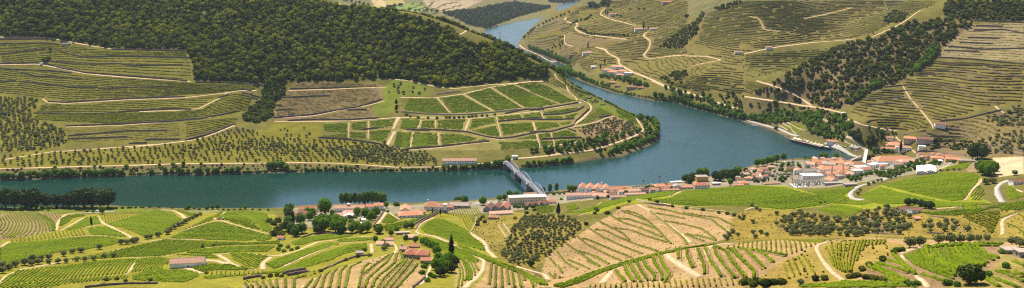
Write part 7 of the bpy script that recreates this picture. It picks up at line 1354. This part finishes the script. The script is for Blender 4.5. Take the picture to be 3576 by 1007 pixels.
# white tank, palms
P = gp('z 1195,92')[0]; o = empty('water_tank', P); tag(o, 'white cylindrical water tank on the slope above the quay', 'water tank'); MB().cyl((0, 0, -1.5), 4.2, 11.5, 20).build('drum', 'whitep', o); MB().cyl((0, 0, 10.002), 4.4, .6, 20, 3.4).build('lid', 'whitep', o)
M['palm'] = leaf_mat('palm_leaves', (.06,.085,.02), (.10,.12,.03), (.15,.16,.05), .1, .8, .1)
for s, lab in (('w 1340,435', 'left of two slender palms on the waterfront'), ('w 1602,370', 'right of two slender palms on the waterfront')):
    P = gp(s)[0]; o = empty('palm_tree', P); tag(o, lab, 'palm tree'); MB().cyl((0, 0, -.5), .35, 11.5, 7, .25).build('trunk', 'bark', o)
    for k in range(13):
        th = k*2.4; r_ = 2.8; up = .9 if k % 3 else 1.8; dx, dy = math.cos(th), math.sin(th); nx, ny = -dy*.4, dx*.4
        MB().poly([(0,0,11),(dx*r_*.5+nx,dy*r_*.5+ny,11+up),(dx*r_*.5-nx,dy*r_*.5-ny,11+up),(dx*r_,dy*r_,11+up*.1-.8)], [(0,2,1),(1,2,3),(0,1,2),(1,3,2)]).build('frond', 'palm', o)
# ================================================================ vehicles
def car(s, rot, paint, label, kind='car', group=None):
    X, Y, Z = gp(s)[0]; Z += .3; o = empty({'van': 'van', 'car': 'parked_car'}[kind], (X, Y, Z), R(rot)); tag(o, label, kind, group)
    if kind == 'van': L, W_, prof = 5.2, 2.0, [(-2.6,.45),(2.6,.45),(2.6,1.05),(1.75,1.25),(1.1,2.15),(-2.5,2.25),(-2.6,1.9)]; win = [(-2.3,1.35,-.9,2.0),(-.8,1.35,.3,2.0),(.45,1.35,1.2,1.95)]
    else: L, W_, prof = 4.3, 1.75, [(-2.15,.4),(2.15,.4),(2.15,.8),(1.1,.95),(.5,1.45),(-1.2,1.48),(-1.9,1.0),(-2.15,.95)]; win = [(-1.15,1.02,-.3,1.38),(-.2,1.02,.55,1.36)]
    n = len(prof); V = [(x, -W_/2, z) for x, z in prof]+[(x, W_/2, z) for x, z in prof]; F = [tuple(range(n)), tuple(reversed(range(n, 2*n)))]+[(k, k+n, (k+1) % n+n, (k+1) % n) for k in range(n)]
    b = MB(); b.v = V; b.f = [tuple(reversed(f)) for f in F]; b.build('body', paint, o)
    for (x0, z0, x1, z1) in win:
        for sd_ in (-1, 1): MB().box(x0, x1, sd_*W_/2-.02, sd_*W_/2+.02, z0, z1).build('window', 'glass', o)
    for x in (-L*.32, L*.32):
        for sd_ in (-1, 1):
            w_ = MB()
            for y in (sd_*W_/2-.1, sd_*W_/2+.1):
                for j in range(10): th = j*math.pi/5; w_.v.append((x+.34*math.cos(th), y, .34+.34*math.sin(th)))
            w_.f = [(j, (j+1) % 10, 10+(j+1) % 10, 10+j) for j in range(10)]+[tuple(range(10)), tuple(range(19, 9, -1))]; w_.build('wheel', 'tyre', o)
    for sd_ in (-.55, .55): MB().box(L/2-.02, L/2+.03, sd_-.2, sd_+.2, .62, .8).build('headlight', 'whitep', o)
car('l 565,528', 8, 'whitep', 'white van parked in front of the farm warehouse', 'van'); car('r 412,120', 5, 'redp', 'red car parked beside the white farmhouse')
for s, rot, pt, lab in (('e 850,600', 25, 'whitep', 'white car on the road round the spur'), ('e 935,572', 25, 'greyp', 'dark car on the road round the spur'), ('t 1125,165', -20, 'whitep', 'white car parked nearest the footbridge'), ('t 1070,140', -25, 'greyp', 'dark car parked in the quay car park'), ('t 990,115', -25, 'whitep', 'white car in the middle of the quay car park'), ('t 960,100', -25, 'whitep', 'white car at the left of the quay car park'), ('t 900,90', -25, 'greyp', 'grey car parked beside the orange-roofed pavilion'),
    ('v 500,580', 5, 'greyp', 'dark car behind the brown gabled warehouses, left'), ('v 572,575', 5, 'whitep', 'white car behind the brown gabled warehouses'), ('v 400,165', 0, 'whitep', 'white car before the long far-bank building'), ('v 470,155', 0, 'greyp', 'grey car before the long far-bank building'), ('v 265,172', 0, 'greyp', 'dark car at the left end of the long far-bank building'), ('u 1025,378', 20, 'whitep', 'white car beside the right-hand orange houses'), ('s 1600,245', 10, 'whitep', 'white car under the waterfront plane trees'), ('s 1690,215', 5, 'redp', 'red car on the waterfront by the plane trees'), ('k 800,90', 0, 'whitep', 'white car on the riverside road at left')): car(s, rot, pt, lab)
X, Y, Z = gp('l 775,162')[0]; o = empty('tractor', (X, Y, Z+.3), R(175)); tag(o, 'small pale tractor on the triangular vineyard hill', 'tractor'); MB().box(0, 1.9, -.45, .45, .7, 1.5).build('bonnet', 'greyp', o); MB().box(-1.3, .0, -.75, .75, .7, 1.4).build('chassis', 'greyp', o); MB().box(-1.2, -.05, -.7, .7, 1.402, 2.5).build('cab', 'glass', o); MB().box(-1.3, .05, -.8, .8, 2.502, 2.65).build('cab_roof', 'whitep', o)
def disc(x, y, r, w): 
    m = MB(); 
    for yy in (y-w/2, y+w/2):
        for j in range(12): th = j*math.pi/6; m.v.append((x+r*math.cos(th), yy, r+r*math.sin(th)))
    m.f = [(j, (j+1) % 12, 12+(j+1) % 12, 12+j) for j in range(12)]+[tuple(range(12)), tuple(range(23, 11, -1))]; return m
for (x, r_) in ((-.8, .8), (1.4, .5)):
    for y in (-.95, .95): disc(x, y, r_, .4).build('wheel', 'tyre', o)
X, Y, Z = gp('l 745,162')[0]; o = empty('trailer', (X, Y, Z+.3), R(175)); tag(o, 'red trailer behind the small tractor', 'trailer'); MB().box(-2.4, 2.4, -1.05, 1.05, .8, 1.0).box(-2.4, 2.4, -1.05, -.95, 1.0, 1.9).box(-2.4, 2.4, .95, 1.05, 1.0, 1.9).box(2.3, 2.4, -.95, .95, 1.0, 1.9).box(-2.4, -2.3, -.95, .95, 1.0, 1.9).build('bed', 'redp', o); MB().bar((-2.4, 0, .7), (-3.6, 0, .6), .14).build('drawbar', 'greyp', o)
for y in (-1.0, 1.0): disc(0, y, .5, .3).build('wheel', 'tyre', o)
# ================================================================ air
def haze():
    m = bpy.data.materials.new('haze'); m.use_nodes = True; nt = m.node_tree; nt.nodes.clear(); v = nt.nodes.new('ShaderNodeVolumePrincipled'); out = nt.nodes.new('ShaderNodeOutputMaterial')
    v.inputs['Color'].default_value = (.72, .84, 1.0, 1); v.inputs['Density'].default_value = HAZE; v.inputs['Anisotropy'].default_value = .2; nt.links.new(v.outputs[0], out.inputs['Volume'])
    o = MB().box(-7500, 7500, -200, 9400, -7, max(420.0, float(GZ.max())+25)).build('haze', m); o['kind'] = 'stuff'
HAZE = 1.5e-5
if HAZE: haze()
